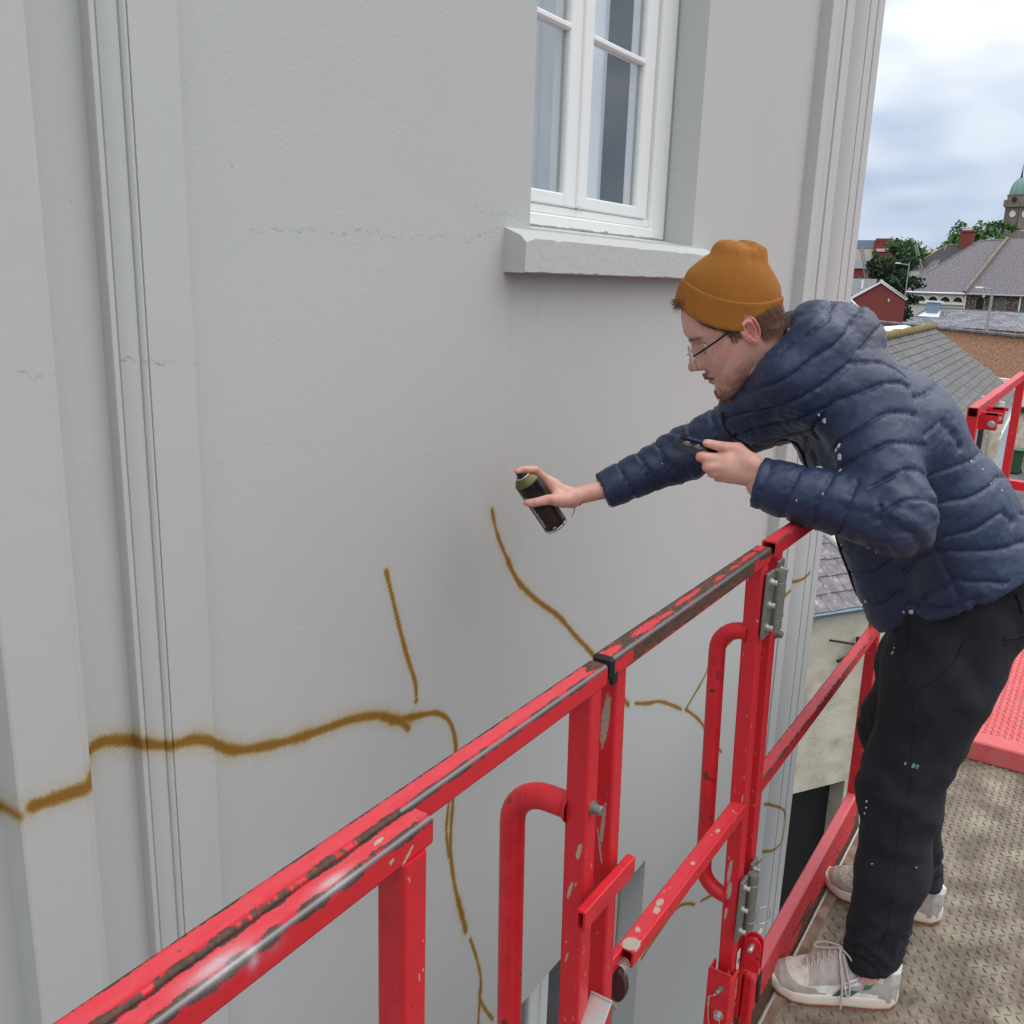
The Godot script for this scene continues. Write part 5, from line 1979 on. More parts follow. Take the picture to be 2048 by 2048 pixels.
		# gathers: short wrinkles that start at the stitching
		var g := nw.get_noise_3dv(p) * 0.0030 * exp(-e * 5.0) + wob * 0.0022
		mb.v[i] += nn * (amp * (h - 0.45) + g)
		col = col.lerp(lin(46, 58, 86), clampf(wob * 0.4, 0, 0.25))
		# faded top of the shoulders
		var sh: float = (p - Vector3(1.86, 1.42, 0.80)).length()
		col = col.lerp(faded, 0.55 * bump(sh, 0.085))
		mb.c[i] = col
	Field.renormal(mb)
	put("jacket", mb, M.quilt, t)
	# zip and placket down the front
	var zp := MB.new()
	var path := PackedVector3Array()
	for k2 in 26:
		var s := 0.10 + 0.9 * k2 / 25.0
		var a: Vector3 = (J.neck as Vector3).lerp(J.hem, s)
		var fwd := Vector3(-0.62, -0.35, -0.70).lerp(Vector3(-0.30, -0.30, -0.90), s).normalized()
		path.append(surface_hit(f, a, fwd) + fwd * 0.002)
	zp.tube(path, 0.0032, 8)
	put("zip", zp, M.seam_dark, t)
	# dried flecks of paint
	var fl := [
		[Vector3(1.700, 1.215, 0.81), 0.006, 0], [Vector3(1.70, 1.235, 0.80), 0.010, 0], [Vector3(1.70, 1.255, 0.79), 0.007, 0], [Vector3(1.705, 1.285, 0.77), 0.008, 0], [Vector3(1.71, 1.30, 0.765), 0.004, 0], [Vector3(1.715, 1.232, 0.772), 0.011, 0], [Vector3(1.712, 1.245, 0.785), 0.005, 0],
		[Vector3(1.66, 1.165, 0.80), 0.004, 0], [Vector3(1.64, 1.16, 0.76), 0.003, 0], [Vector3(1.90, 1.22, 1.0), 0.004, 0], [Vector3(1.93, 1.18, 1.03), 0.003, 0], [Vector3(1.94, 1.16, 1.04), 0.003, 0], [Vector3(1.92, 1.20, 1.01), 0.003, 0],
		[Vector3(1.89, 1.02, 0.86), 0.003, 0], [Vector3(1.90, 1.03, 0.84), 0.003, 0], [Vector3(1.92, 0.905, 0.93), 0.010, 0], [Vector3(1.93, 0.90, 0.92), 0.004, 0], [Vector3(1.95, 0.90, 0.84), 0.006, 0],
		[Vector3(1.885, 1.03, 0.26), 0.007, 0], [Vector3(1.89, 1.02, 0.27), 0.005, 0], [Vector3(1.88, 1.045, 0.25), 0.005, 0], [Vector3(1.92, 1.05, 0.31), 0.003, 0], [Vector3(1.95, 1.12, 0.36), 0.003, 0], [Vector3(1.80, 1.49, 0.72), 0.006, 1], [Vector3(1.83, 1.49, 0.75), 0.005, 0], [Vector3(1.76, 1.44, 0.70), 0.004, 0],
	]
	flecks(t, mb, fl)


# walks out from a point along a direction until it leaves the field
func surface_hit(f: Field, from: Vector3, dir: Vector3) -> Vector3:
	var all := PackedInt32Array(range(f.a.size()))
	var p := from
	for k in 60:
		var v := f.value(p, all)
		if v > -0.0005:
			break
		p += dir * maxf(-v * 0.8, 0.001)
	return p


# uneven flat spots laid on the nearest points of a surface
func flecks(t: Node3D, mb: MB, list: Array) -> void:
	var r := RandomNumberGenerator.new()
	r.seed = 77
	for q in list:
		var best := 0
		var bd := 1e9
		for i in mb.v.size():
			var d := mb.v[i].distance_squared_to(q[0])
			if d < bd:
				bd = d
				best = i
		var n := mb.n[best]
		var u := n.cross(Vector3(0.3, 0.9, 0.2)).normalized()
		var w := n.cross(u)
		var s := MB.new()
		var ring := PackedVector3Array()
		var low := PackedVector3Array()
		for k in 11:
			var a := TAU * k / 11.0
			var rr: float = q[1] * r.randf_range(0.35, 0.75)
			ring.append(mb.v[best] + n * 0.0022 + (u * cos(a) * 0.7 + w * sin(a)) * rr)
			low.append(mb.v[best] - n * 0.001 + (u * cos(a) * 0.75 + w * sin(a)) * rr * 1.1)
		s.loft([low, ring], true, false, true, true)
		outward(s, 0, 0, mb.v[best] - n * 0.02)
		put("paint_fleck", s, M.paint_green if q[2] == 1 else M.paint_white, t)


func make_trousers(t: Node3D) -> void:
	var k := 0.05
	var wh := Vector3(0.96, -0.05, -0.27)
	var hn: Vector3 = J.hip_n
	var kn: Vector3 = J.kn_n
	var an: Vector3 = J.an_n
	var hf: Vector3 = J.hip_f
	var kf: Vector3 = J.kn_f
	var af: Vector3 = J.an_f
	var bones := [
		[J.hem + Vector3(0.005, 0.035, 0.035), (hn + hf) / 2 + Vector3(0, 0.02, 0.015), 0.115, 0.118, k, wh, 0.76],
		[hn + Vector3(0.02, 0, 0), hn.lerp(kn, 0.35), 0.114, 0.103, k], [hn.lerp(kn, 0.35), kn, 0.103, 0.080, 0.04], [kn, kn.lerp(an, 0.5) + Vector3(0, 0, 0.014), 0.079, 0.070, 0.04], [kn.lerp(an, 0.5) + Vector3(0, 0, 0.014), an + Vector3(-0.002, -0.03, 0.004), 0.070, 0.058, 0.03],
		[hf - Vector3(0.02, 0, 0), hf.lerp(kf, 0.4), 0.108, 0.096, k], [hf.lerp(kf, 0.4), kf, 0.096, 0.076, 0.04], [kf, kf.lerp(af, 0.5) + Vector3(0, 0, 0.010), 0.075, 0.067, 0.04], [kf.lerp(af, 0.5) + Vector3(0, 0, 0.010), af + Vector3(0, -0.005, 0), 0.067, 0.054, 0.03],
	]
	var cuts := [[Vector3(1.92, 0.088, 0.95), Vector3(0.1, -0.96, 0.25).normalized(), 0.14], [Vector3(2.285, 0.100, 0.99), Vector3(0, -1, 0), 0.12], [J.hem + Vector3(0, 0.10, 0.03), Vector3(0, 0.9, 0.3).normalized(), 0.2]]
	var f := Field.new(bones, cuts)
	var mb := f.build(0.0070)
	mb.colored = true
	var nz := noise(251, 9.0, 3)
	var ny := noise(253, 26.0, 2)
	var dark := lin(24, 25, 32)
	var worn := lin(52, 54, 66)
	for i in mb.v.size():
		var p := mb.v[i]
		var n := mb.n[i]
		# folds: slack behind the knees, bunching over the shoes, creases from the hip
		var fold := 0.0
		for q in [[kn, 0.16, 62.0], [kf, 0.16, 62.0]]:
			var c: Vector3 = q[0]
			fold += 0.004 * bump((p - c).length(), q[1]) * sin(((p.y - c.y) + (p.z - c.z) * 0.7 + nz.get_noise_3dv(p) * 0.035) * q[2])
		for q in [an, af]:
			fold += 0.0042 * bump(p.y - 0.160, 0.06) * smoothstep(0.2, 0.1, (p - q).length()) * sin((p.y + p.x * 0.4 + p.z * 0.35 + nz.get_noise_3dv(p * 1.4) * 0.07) * 120.0)
		fold += 0.003 * smoothstep(0.55, 0.85, p.y) * sin((p.y * 0.8 + p.z * 1.1 + p.x * 0.6 + nz.get_noise_3dv(p * 0.7) * 0.05) * 48.0)
		fold += nz.get_noise_3dv(p) * 0.005 + ny.get_noise_3dv(p) * 0.0008
		mb.v[i] += n * fold
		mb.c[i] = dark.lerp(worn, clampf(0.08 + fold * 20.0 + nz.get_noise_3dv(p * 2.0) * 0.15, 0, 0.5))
	Field.renormal(mb)
	put("trousers", mb, M.cotton, t)
	# slant pocket and back pocket welts, belt loop, side seam
	var lines := [
		["pocket_seam", [Vector3(1.90, 0.90, 0.90), Vector3(1.885, 0.865, 0.895), Vector3(1.88, 0.83, 0.91), Vector3(1.875, 0.79, 0.94), Vector3(1.875, 0.765, 0.965)], 0.0022],
		["pocket_seam", [Vector3(1.875, 0.765, 0.965), Vector3(1.87, 0.79, 1.0), Vector3(1.88, 0.84, 1.03), Vector3(1.90, 0.89, 1.04)], 0.0012],
		["side_seam", [Vector3(1.875, 0.75, 0.97), Vector3(1.87, 0.66, 0.975), Vector3(1.865, 0.56, 0.985), Vector3(1.865, 0.46, 0.975), Vector3(1.86, 0.34, 0.985), Vector3(1.86, 0.22, 0.99), Vector3(1.865, 0.14, 0.97)], 0.0006],
		["back_pocket", [Vector3(1.92, 0.89, 1.10), Vector3(1.96, 0.895, 1.13), Vector3(2.0, 0.90, 1.14)], 0.0030],
		["back_pocket", [Vector3(1.92, 0.875, 1.105), Vector3(1.96, 0.88, 1.135), Vector3(2.0, 0.885, 1.145)], 0.0020],
		["belt_loop", [Vector3(1.95, 0.985, 1.10), Vector3(1.95, 0.96, 1.11), Vector3(1.955, 0.94, 1.115)], 0.0035],
	]
	for l in lines:
		var pts := PackedVector3Array()
		var src: Array = l[1]
		for s in src.size() - 1:
			for k2 in 6:
				var q: Vector3 = (src[s] as Vector3).lerp(src[s + 1], k2 / 6.0)
				var best := 0
				var bd := 1e9
				for i in mb.v.size():
					var d := mb.v[i].distance_squared_to(q)
					if d < bd:
						bd = d
						best = i
				pts.append(mb.v[best] + mb.n[best] * 0.0008)
		var sm := PackedVector3Array()
		for s in pts.size():
			sm.append((pts[maxi(s - 1, 0)] + pts[s] + pts[mini(s + 1, pts.size() - 1)]) / 3.0)
		var tb := MB.new()
		tb.tube(sm, l[2], 6)
		put(l[0], tb, M.seam_dark, t)
	flecks(t, mb, [[Vector3(1.90, 0.83, 0.87), 0.006, 1], [Vector3(1.90, 0.845, 0.865), 0.003, 1], [Vector3(1.855, 0.60, 0.985), 0.007, 1], [Vector3(1.855, 0.603, 1.0), 0.007, 1], [Vector3(1.855, 0.60, 0.968), 0.006, 1], [Vector3(1.855, 0.602, 0.993), 0.006, 1], [Vector3(1.87, 0.49, 0.90), 0.004, 0], [Vector3(1.87, 0.475, 0.897), 0.003, 0], [Vector3(1.87, 0.46, 0.90), 0.003, 0], [Vector3(1.87, 0.36, 0.93), 0.0025, 0], [Vector3(1.89, 0.37, 1.02), 0.0025, 0]])


func hat_point(an: float, h: float, a: float, b: float, sag: float) -> Vector3:
	# local head axes: along the brim (front up), across, and out of the crown
	var e1 := Vector3(0, sin(0.70), -cos(0.70))
	var nn := Vector3(0, cos(0.70), sin(0.70))
	var c := Vector3(0, 47, -8)
	return c + e1 * (cos(an) * a) + Vector3(1, 0, 0) * (sin(an) * b) + nn * (h - sag * pow(absf(sin(an)), 1.6))


func make_headwear(t: Node3D) -> void:
	var fr := head_frame()
	# beanie: a ribbed cuff folded up round a softer crown
	var n := 512
	var prof := [[5, 88, 74, 30, 1.0], [1, 90, 77, 30, 1.0], [-1, 93, 80.5, 30, 1.0], [1, 95.5, 83, 30, 1.0]]
	for k in range(1, 11):
		prof.append([lerpf(1, 42, k / 10.0), 95.8 - 3.5 * k / 10.0 + 1.2 * sin(k * 0.314), 83.2 - 2.0 * k / 10.0, lerpf(30, 24, k / 10.0), 1.0])
	prof.append_array([[43.6, 91.2, 80, 24, 0.7], [43.2, 89.4, 78.2, 24, 0.5], [41.5, 88.0, 77, 24, 0.4]])
	var crown := [[46, 88, 77], [54, 86, 76], [62, 82, 74], [70, 76, 71], [78, 69, 66], [86, 61.5, 60.5], [94, 53, 54], [102, 50, 50], [109, 47, 46], [115, 43, 41], [120, 38, 35], [124, 31, 28], [127, 23, 20], [129, 14, 12], [130, 5, 4], [130.2, 0.3, 0.3]]
	for q in crown:
		prof.append([q[0], q[1], q[2], lerpf(24, 0, smoothstep(44, 95, q[0])), 0.45])
	var nz := noise(261, 0.02, 3)
	var rings := []
	for q in prof:
		var ring := PackedVector3Array()
		for i in n:
			var an := TAU * i / n
			var rib: float = q[4] * 1.5 * (absf(sin(an * 64.0)) - 0.5)
			rib *= clampf(float(q[1]) / 40.0, 0, 1)
			var p := hat_point(an, q[0], q[1] + rib, q[2] + rib, q[3])
			if q[0] > 46:
				# soft dents, and a fold across the top
				var s := smoothstep(60.0, 110.0, q[0])
				p += Vector3(sin(an), 0.2, -cos(an)) * nz.get_noise_3dv(p) * 7.0 * s * clampf(float(q[1]) / 30.0, 0.2, 1)
				var e: float = cos(an + 0.5) * q[1] * 0.8 - 8.0
				p -= Vector3(0, 0.8, 0.5) * 9.0 * bump(e, 9.0) * smoothstep(104.0, 126.0, q[0])
				p += Vector3(0, 0.3, -0.9) * 5.0 * bump(e - 18.0, 12.0) * smoothstep(95.0, 122.0, q[0])
			else:
				p += Vector3(sin(an), 0, -cos(an)) * nz.get_noise_3dv(p * 0.6) * 2.0
			ring.append(p)
		rings.append(ring)
	var hm := MB.new()
	hm.loft(rings, true, false, false)
	outward(hm, 0, 0, Vector3(0, 70, 20))
	var out := MB.new()
	put_transformed(out, hm, fr)
	put("beanie", out, M.wool, t)
	# hair: a tuft at the forehead, the temples and the nape
	var r := RandomNumberGenerator.new()
	r.seed = 5
	var hair := MB.new()
	for k in 220:
		var x := r.randf_range(-46, 46)
		var root := Vector3(x, 104 + r.randf_range(-5, 10) - absf(x) * 0.14, -(76 - absf(x) * 0.22 + r.randf_range(-6, 8)))
		var d := Vector3(r.randf_range(-0.5, 0.5), r.randf_range(-0.2, 0.5), -1.0).normalized()
		var bend := Vector3(r.randf_range(-0.8, 0.8), r.randf_range(-1.1, 0.1), r.randf_range(-0.1, 0.7))
		strand(hair, root, d, bend, r.randf_range(9, 18), 0.5, 5)
	for sd in [-1.0, 1.0]:
		for k in 520:
			var f := r.randf_range(8, 62)
			var u0 := 22.0 + maxf(0.0, f - 20.0) * 0.95 + r.randf_range(-2, 12)
			var side := 74.5 - maxf(0.0, f - 20.0) * 0.20 - maxf(0.0, u0 - 40.0) * 0.10
			var root := Vector3(sd * (side + r.randf_range(-1.0, 2.0)), u0 + 4.0, -f)
			var d := Vector3(sd * 0.10, -1.0, r.randf_range(-0.25, 0.45)).normalized()
			strand(hair, root, d, Vector3(-sd * 0.05, 0, r.randf_range(-0.2, 0.4)), r.randf_range(9, 20), 0.55, 3)
		for k in 420:
			var f := r.randf_range(-4, 14)
			var root := Vector3(sd * (75.0 + r.randf_range(-1.0, 1.5)), r.randf_range(2, 30), -f - 14.0)
			if root.y < 12 and k % 3 > 0:
				continue
			strand(hair, root, Vector3(sd * 0.06, -1.0, r.randf_range(-0.2, 0.3)).normalized(), Vector3(-sd * 0.06, 0, 0.1), r.randf_range(7, 13), 0.5, 3)
		for k in 620:
			var b := r.randf_range(22, 78)
			var side := 72.0 * sqrt(maxf(0.0, 1.0 - pow((b - 5.0) / 98.0, 2.0)))
			var root := Vector3(sd * (side + r.randf_range(0, 2)), r.randf_range(-22, 20), b)
			strand(hair, root, Vector3(sd * 0.12, -1.0, r.randf_range(-0.05, 0.4)).normalized(), Vector3(-sd * 0.1, 0, -0.2), r.randf_range(9, 16), 0.6, 3)
	for k in 760:
		var an := r.randf_range(-1.75, 1.75)
		var root := hat_point(an, r.randf_range(0, 8), 84, 72, 30)
		var d := Vector3(r.randf_range(-0.4, 0.4), -0.9, -0.25 * cos(an)).normalized()
		strand(hair, root, d, Vector3(r.randf_range(-0.3, 0.3), 0, r.randf_range(0.0, 0.4)), r.randf_range(7, 13) + 3.0 * absf(sin(an)), 0.5, 3)
	var ho := MB.new()
	put_transformed(ho, hair, fr)
	put("hair", ho, M.hair, t)
	# moustache, chin beard and brows as short hairs
	var bd := MB.new()
	for k in 780:
		var kind := k % 3
		var root := Vector3()
		var d := Vector3()
		if kind == 0:
			var x := r.randf_range(-26, 26)
			root = Vector3(x, -34.0 - absf(x) * 0.30 + r.randf_range(-3, 3), -(98.0 - x * x * 0.024))
			d = Vector3(signf(x) * 0.5, -0.9, -0.35)
		elif kind == 1:
			var x := r.randf_range(-22, 22)
			var u := r.randf_range(-99, -70)
			root = Vector3(x, u, -(94.0 - x * x * 0.020 - maxf(0.0, -u - 84.0) * 0.75))
			d = Vector3(signf(x) * 0.2, -0.9, -0.5)
		else:
			var sd := -1.0 if k % 2 == 0 else 1.0
			var x := r.randf_range(15, 47)
			root = Vector3(sd * x, 31.0 + 4.0 * bump(x - 31.0, 11.0) + r.randf_range(-3, 2), -(93.5 - x * x * 0.0105))
			d = Vector3(sd * 0.9, 0.25, -0.3)
		strand(bd, root, d.normalized(), Vector3(0, -0.1, 0.15), r.randf_range(5, 9), 0.42, 2)
	var bo := MB.new()
	put_transformed(bo, bd, fr)
	put("beard", bo, M.beard, t)
	# thin cord bracelet on the stretched-out wrist
	var bp := PackedVector3Array()
	var wc2: Vector3 = (J.fw as Vector3).lerp(J.cuff_f, 0.12)
	var wa2: Vector3 = (J.cuff_f - J.fw).normalized()
	var wu := wa2.cross(Vector3.UP).normalized()
	var wv := wa2.cross(wu)
	for k in 25:
		var a := TAU * k / 24.0
		bp.append(wc2 + (wu * cos(a) + wv * sin(a)) * 0.0212 + wa2 * 0.006 * sin(a))
	bp.append_array(PackedVector3Array([wc2 - Vector3(0, 0.024, 0), wc2 + Vector3(-0.012, -0.034, 0.004), wc2 + Vector3(-0.024, -0.041, 0.006)]))
	var bm := MB.new()
	bm.tube(bp, 0.0011, 6)
	put("bracelet", bm, M.bracelet, t)
	# eyeballs
	for sd in [-1.0, 1.0]:
		var e := MB.new()
		e.lathe(Vector3(sd * 31.0, 11.5, -68.0), Vector3(0, -0.55, -0.84), sphere_profile(12.2), 20)
		var eo := MB.new()
		put_transformed(eo, e, fr)
		put("eyeball", eo, M.eye, t)
		var ir := MB.new()
		ir.lathe(Vector3(sd * 31.0, 11.5, -68.0), Vector3(0, -0.55, -0.84), PackedVector2Array([Vector2(6.0, 10.9), Vector2(4.0, 11.9), Vector2(2.0, 12.5), Vector2(0, 12.7)]), 16)
		var io := MB.new()
		put_transformed(io, ir, fr)
		put("iris", io, M.iris, t)
	# glasses: fine round lenses, wire rims and bridge, black temples
	var g := Node3D.new()
	g.name = "glasses"
	t.add_child(g)
	for sd in [-1.0, 1.0]:
		var lc := Vector3(sd * 33.0, 3.0, -101.0)
		var tilt := Basis(Vector3(1, 0, 0), 0.16) * Basis(Vector3(0, 1, 0), -sd * 0.10)
		var rim := PackedVector3Array()
		for k in 41:
			var a := TAU * k / 40.0
			rim.append(lc + tilt * Vector3(cos(a) * 23.5, sin(a) * 21.0, 0))
		var rm := MB.new()
		rm.tube(rim, 1.0, 6, false)
		var ro := MB.new()
		put_transformed(ro, rm, fr)
		put("rim", ro, M.frame_steel, g)
		var ln := MB.new()
		var disc := PackedVector3Array()
		for k in 40:
			disc.append(rim[k])
		ln.fan(disc)
		var lo := MB.new()
		put_transformed(lo, ln, fr)
		put("lens", lo, M.lens, g)
		var tm := MB.new()
		var hinge_p := lc + tilt * Vector3(sd * 23.5, 6.0, 0)
		tm.tube(PackedVector3Array([hinge_p, hinge_p + Vector3(sd * 5.0, 0.5, 1.5), Vector3(sd * 67.0, 10, -84), Vector3(sd * 76.0, 14, -50), Vector3(sd * 78.0, 19, -18), Vector3(sd * 74.0, 25, -4), Vector3(sd * 66.0, 28, 6)]), [1.2, 1.7, 1.8, 1.8, 1.7, 1.6, 1.5], 8)
		var to := MB.new()
		put_transformed(to, tm, fr)
		put("temple", to, M.frame_black, g)
	var br := MB.new()
	br.tube(PackedVector3Array([Vector3(-10, 8, -103), Vector3(-5, 12, -106), Vector3(0, 13, -107), Vector3(5, 12, -106), Vector3(10, 8, -103)]), 0.9, 6)
	var bro := MB.new()
	put_transformed(bro, br, fr)
	put("bridge", bro, M.frame_steel, g)


func sphere_profile(r: float) -> PackedVector2Array:
	var o := PackedVector2Array()
	for k in 13:
		var a := -PI / 2 + PI * k / 12.0
		o.append(Vector2(cos(a) * r, sin(a) * r))
	return o


# a running shoe from heel to toe: uppers in coloured panels, midsole, treaded gum sole, laces
func make_shoe(t: Node3D, heel: Vector3, toe: Vector3, near: bool) -> void:
	var s := Node3D.new()
	s.name = numbered("shoe", t)
	t.add_child(s, true)
	var fx := (toe - heel).normalized()
	var length := (toe - heel).length() + 0.014
	var fz := fx.cross(Vector3.UP)    # to the wearer's right
	var fr := Transform3D(Basis(fx, Vector3.UP * 1.20, fz * 1.06), heel)
	var ht := [[0.0, 0.082], [0.04, 0.088], [0.10, 0.084], [0.20, 0.070], [0.30, 0.068], [0.38, 0.080], [0.44, 0.097], [0.50, 0.094], [0.60, 0.078], [0.70, 0.063], [0.80, 0.053], [0.90, 0.046], [0.96, 0.038], [1.0, 0.020]]
	var wd := [[0.0, 0.010], [0.02, 0.022], [0.08, 0.0315], [0.20, 0.034], [0.40, 0.034], [0.55, 0.039], [0.70, 0.0445], [0.80, 0.0435], [0.90, 0.035], [0.96, 0.024], [1.0, 0.006]]
	var rings := []
	var cols := []
	var nx := 260
	var nv := 150
	var suede := lin(172, 168, 160)
	var white := lin(226, 224, 218)
	var toec := lin(218, 210, 198)
	var tongue := lin(186, 172, 168)
	var dirt := noise(271, 55.0, 3)
	for i in nx + 1:
		var x := float(i) / nx
		var h := lookup(ht, x)
		var w := lookup(wd, x)
		var ring := PackedVector3Array()
		for j in nv + 1:
			var v := float(j) / nv * 2.0 - 1.0
			v = signf(v) * (1.0 - pow(1.0 - absf(v), 2.0))
			var a := v * PI / 2
			var ey := pow(cos(a), 0.62)
			var top := lerpf(0.70, 0.42, smoothstep(0.1, 0.45, x)) if x < 0.45 else lerpf(0.42, 0.9, smoothstep(0.5, 0.85, x))
			var z: float = signf(v) * pow(absf(sin(a)), lerpf(1.0, 0.75, top)) * w
			var y := 0.020 + (h - 0.020) * ey
			# the leg opening narrows the top
			z *= lerpf(1.0, 0.72, smoothstep(0.5, 1.0, ey) * smoothstep(0.55, 0.3, x))
			var px := x * length - 0.004 * ey * smoothstep(0.15, 0.0, x)
			# panels on the sides: fractions of the length and of the height above the sole
			var yy := y - 0.020
			var col := white
			var ins := 0.0
			var toe_edge := 0.83 - yy * 3.6 - 0.05 * sin(x * 9.0)
			var mud := x > 0.56 and yy < 0.030 - 0.02 * smoothstep(0.70, 0.60, x) and yy < 0.014 + 0.020 * smoothstep(0.72, 1.0, x) + 0.006
			var heel_panel := x < 0.16 - yy * 1.2 + 0.02
			var eyestay := x > 0.30 and x < 0.70 and yy > 0.030 - (x - 0.45) * 0.035 and absf(z) > 0.008
			var band := yy > 0.016 and yy < 0.036 and x > 0.14 and x < 0.46 and yy < 0.030 + (0.30 - x) * 0.05
			if x > 0.70:
				col = toec
			if mud:
				col = suede
				ins = 1.0
			if heel_panel:
				col = suede
				ins = 1.0
			if eyestay:
				col = suede.lerp(tongue, 0.5)
				ins = 1.0
			if band:
				col = suede
				ins = 1.0
			if x > 0.44 and x < 0.74 and absf(z) <= 0.0095:
				col = tongue
			if x < 0.09 and yy > 0.052:
				col = white
			if not near and x > 0.72 and x < 0.86 and yy > 0.022:
				col = col.lerp(lin(110, 160, 140), clampf(0.5 + dirt.get_noise_2d(x * 0.6, z * 2.0) * 2.0, 0, 0.8))
			if not near and x > 0.5:
				col = col.lerp(lin(150, 126, 116), 0.35)
			var di := dirt.get_noise_3d(px * 0.8, y * 0.8, z * 0.8)
			col = col.lerp(lin(140, 122, 106), clampf(0.10 + di * 0.5 + 0.25 * smoothstep(0.012, 0.0, yy), 0, 0.5))
			ring.append(fr * Vector3(px, y + 0.0009 * ins, z * (1.0 + 0.022 * ins)))
			cols.append(col)
		rings.append(ring)
	var up := MB.new()
	up.colored = true
	up.loft(rings, false, false, false)
	for k in cols.size():
		up.c[k] = cols[k]
	outward(up, 0, 0, fr * Vector3(length * 0.5, 0.01, 0))
	put("upper", up, M.shoe, s)
	# soles
	for lay in 2:
		var so := MB.new()
		var prof := [[0.0065, 1.03], [0.0075, 1.07], [0.013, 1.09], [0.022, 1.08], [0.026, 1.04], [0.027, 0.96]] if lay == 0 else [[0.0, 0.98], [0.0, 1.02], [0.0070, 1.05]]
		var rr := []
		for q in prof:
			var ring := PackedVector3Array()
			for k in 140:
				var a := TAU * k / 140.0
				var x := 0.5 + 0.5 * cos(a) * 1.0
				var w := lookup(wd, clampf(x, 0.0, 1.0)) + 0.0015
				if x > 0.985 or x < 0.015:
					w = minf(w, 0.016)
				var z: float = w * signf(sin(a)) * pow(absf(sin(a)), 0.25) * q[1]
				var spring := 0.012 * smoothstep(0.80, 1.0, x) + 0.004 * smoothstep(0.10, 0.0, x)
				var up_h: float = q[0] * (1.0 + (0.28 if lay == 0 else 0.0) * smoothstep(0.35, 0.0, x))
				var tread := 0.0
				if lay == 1 and q[0] > 0.001:
					tread = -0.0022 if sin(x * length * 520.0) > 0.72 else 0.0
				ring.append(fr * Vector3((0.5 + (x - 0.5) * (1.0 + (q[1] - 1.0) * 0.35)) * length, up_h + spring, z + signf(z) * tread))
			rr.append(ring)
		so.loft(rr, true, true, true)
		outward(so, 0, 0, fr * Vector3(length * 0.5, 0.012, 0))
		put("midsole" if lay == 0 else "outsole", so, M.midsole if lay == 0 else M.gum, s)
	# coloured stripes and the name tag, laid on the outer side that faces the left of the wearer
	var sd := -1.0
	for st in [[[0.235, 0.026], [0.285, 0.022], [0.275, 0.030], [0.08, 0.062], [0.10, 0.055], [0.20, 0.036]], [[0.48, 0.002], [0.53, 0.002], [0.46, 0.019], [0.405, 0.019]], [[0.395, 0.002], [0.445, 0.002], [0.375, 0.019], [0.32, 0.019]]]:
		if not near:
			continue
		var pm := MB.new()
		var pts := PackedVector3Array()
		var n: int = st.size()
		for k in n:
			for m in 6:
				var q := Vector2(st[k][0], st[k][1]).lerp(Vector2(st[(k + 1) % n][0], st[(k + 1) % n][1]), m / 6.0)
				pts.append(fr * side_point(ht, wd, q.x, q.y, sd, length, 0.0016))
		# cut the outline into strips so that it bends with the shoe
		if n == 6:
			var order := [[3, 4], [5, 2], [0, 1]]
			var A := [st[3], st[4], st[5], st[0]]
			var B := [st[3], st[2], st[2], st[1]]
			var top := PackedVector3Array()
			var bot := PackedVector3Array()
			for k in 19:
				var u := k / 18.0 * 3.0
				var e := mini(int(u), 2)
				var g := u - e
				var qa := Vector2(A[e][0], A[e][1]).lerp(Vector2(A[e + 1][0], A[e + 1][1]), g)
				var qb := Vector2(B[e][0], B[e][1]).lerp(Vector2(B[e + 1][0], B[e + 1][1]), g)
				top.append(fr * side_point(ht, wd, qa.x, qa.y, sd, length, 0.0022))
				bot.append(fr * side_point(ht, wd, qb.x, qb.y, sd, length, 0.0022))
			pm.loft([top, bot], false, false, false)
		else:
			var top := PackedVector3Array()
			var bot := PackedVector3Array()
			for k in 7:
				var qa := Vector2(st[0][0], st[0][1]).lerp(Vector2(st[3][0], st[3][1]), k / 6.0)
				var qb := Vector2(st[1][0], st[1][1]).lerp(Vector2(st[2][0], st[2][1]), k / 6.0)
				top.append(fr * side_point(ht, wd, qa.x, qa.y, sd, length, 0.0022))
				bot.append(fr * side_point(ht, wd, qb.x, qb.y, sd, length, 0.0022))
			pm.loft([top, bot], false, false, false)
		outward(pm, 0, 0, fr * Vector3(length * 0.3, 0.03, 0))
		put("stripe", pm, M.green_trim, s)
	if near:
		shoe_word(s, fr, ht, wd, length, sd)
	# laces: crossings over the tongue, a knot with two loops and hanging ends
	for k in 6:
		var x := lerpf(0.50, 0.70, k / 5.0)
		for dr in [-1.0, 1.0]:
			var lc := MB.new()
			var pp := PackedVector3Array()
			for m in 9:
				var g := m / 8.0
				var z: float = lerpf(-0.017, 0.017, g) * dr
				var xx := x + 0.030 * (g - 0.5)
				var y := lookup(ht, xx) + 0.0020 - pow(absf(z) / 0.034, 2.0) * 0.018
				pp.append(fr * Vector3(xx * length, y, z))
			lc.tube(pp, 0.0021, 6)
			put("lace", lc, M.lace, s)
	var kn := fr * Vector3(0.465 * length, lookup(ht, 0.465) + 0.006, -0.004)
	var kb := MB.new()
	kb.lathe(kn - Vector3(0, 0.005, 0), Vector3.UP, PackedVector2Array([Vector2(0, 0), Vector2(0.005, 0.002), Vector2(0.0065, 0.006), Vector2(0.005, 0.010), Vector2(0, 0.012)]), 10)
	put("knot", kb, M.lace, s)
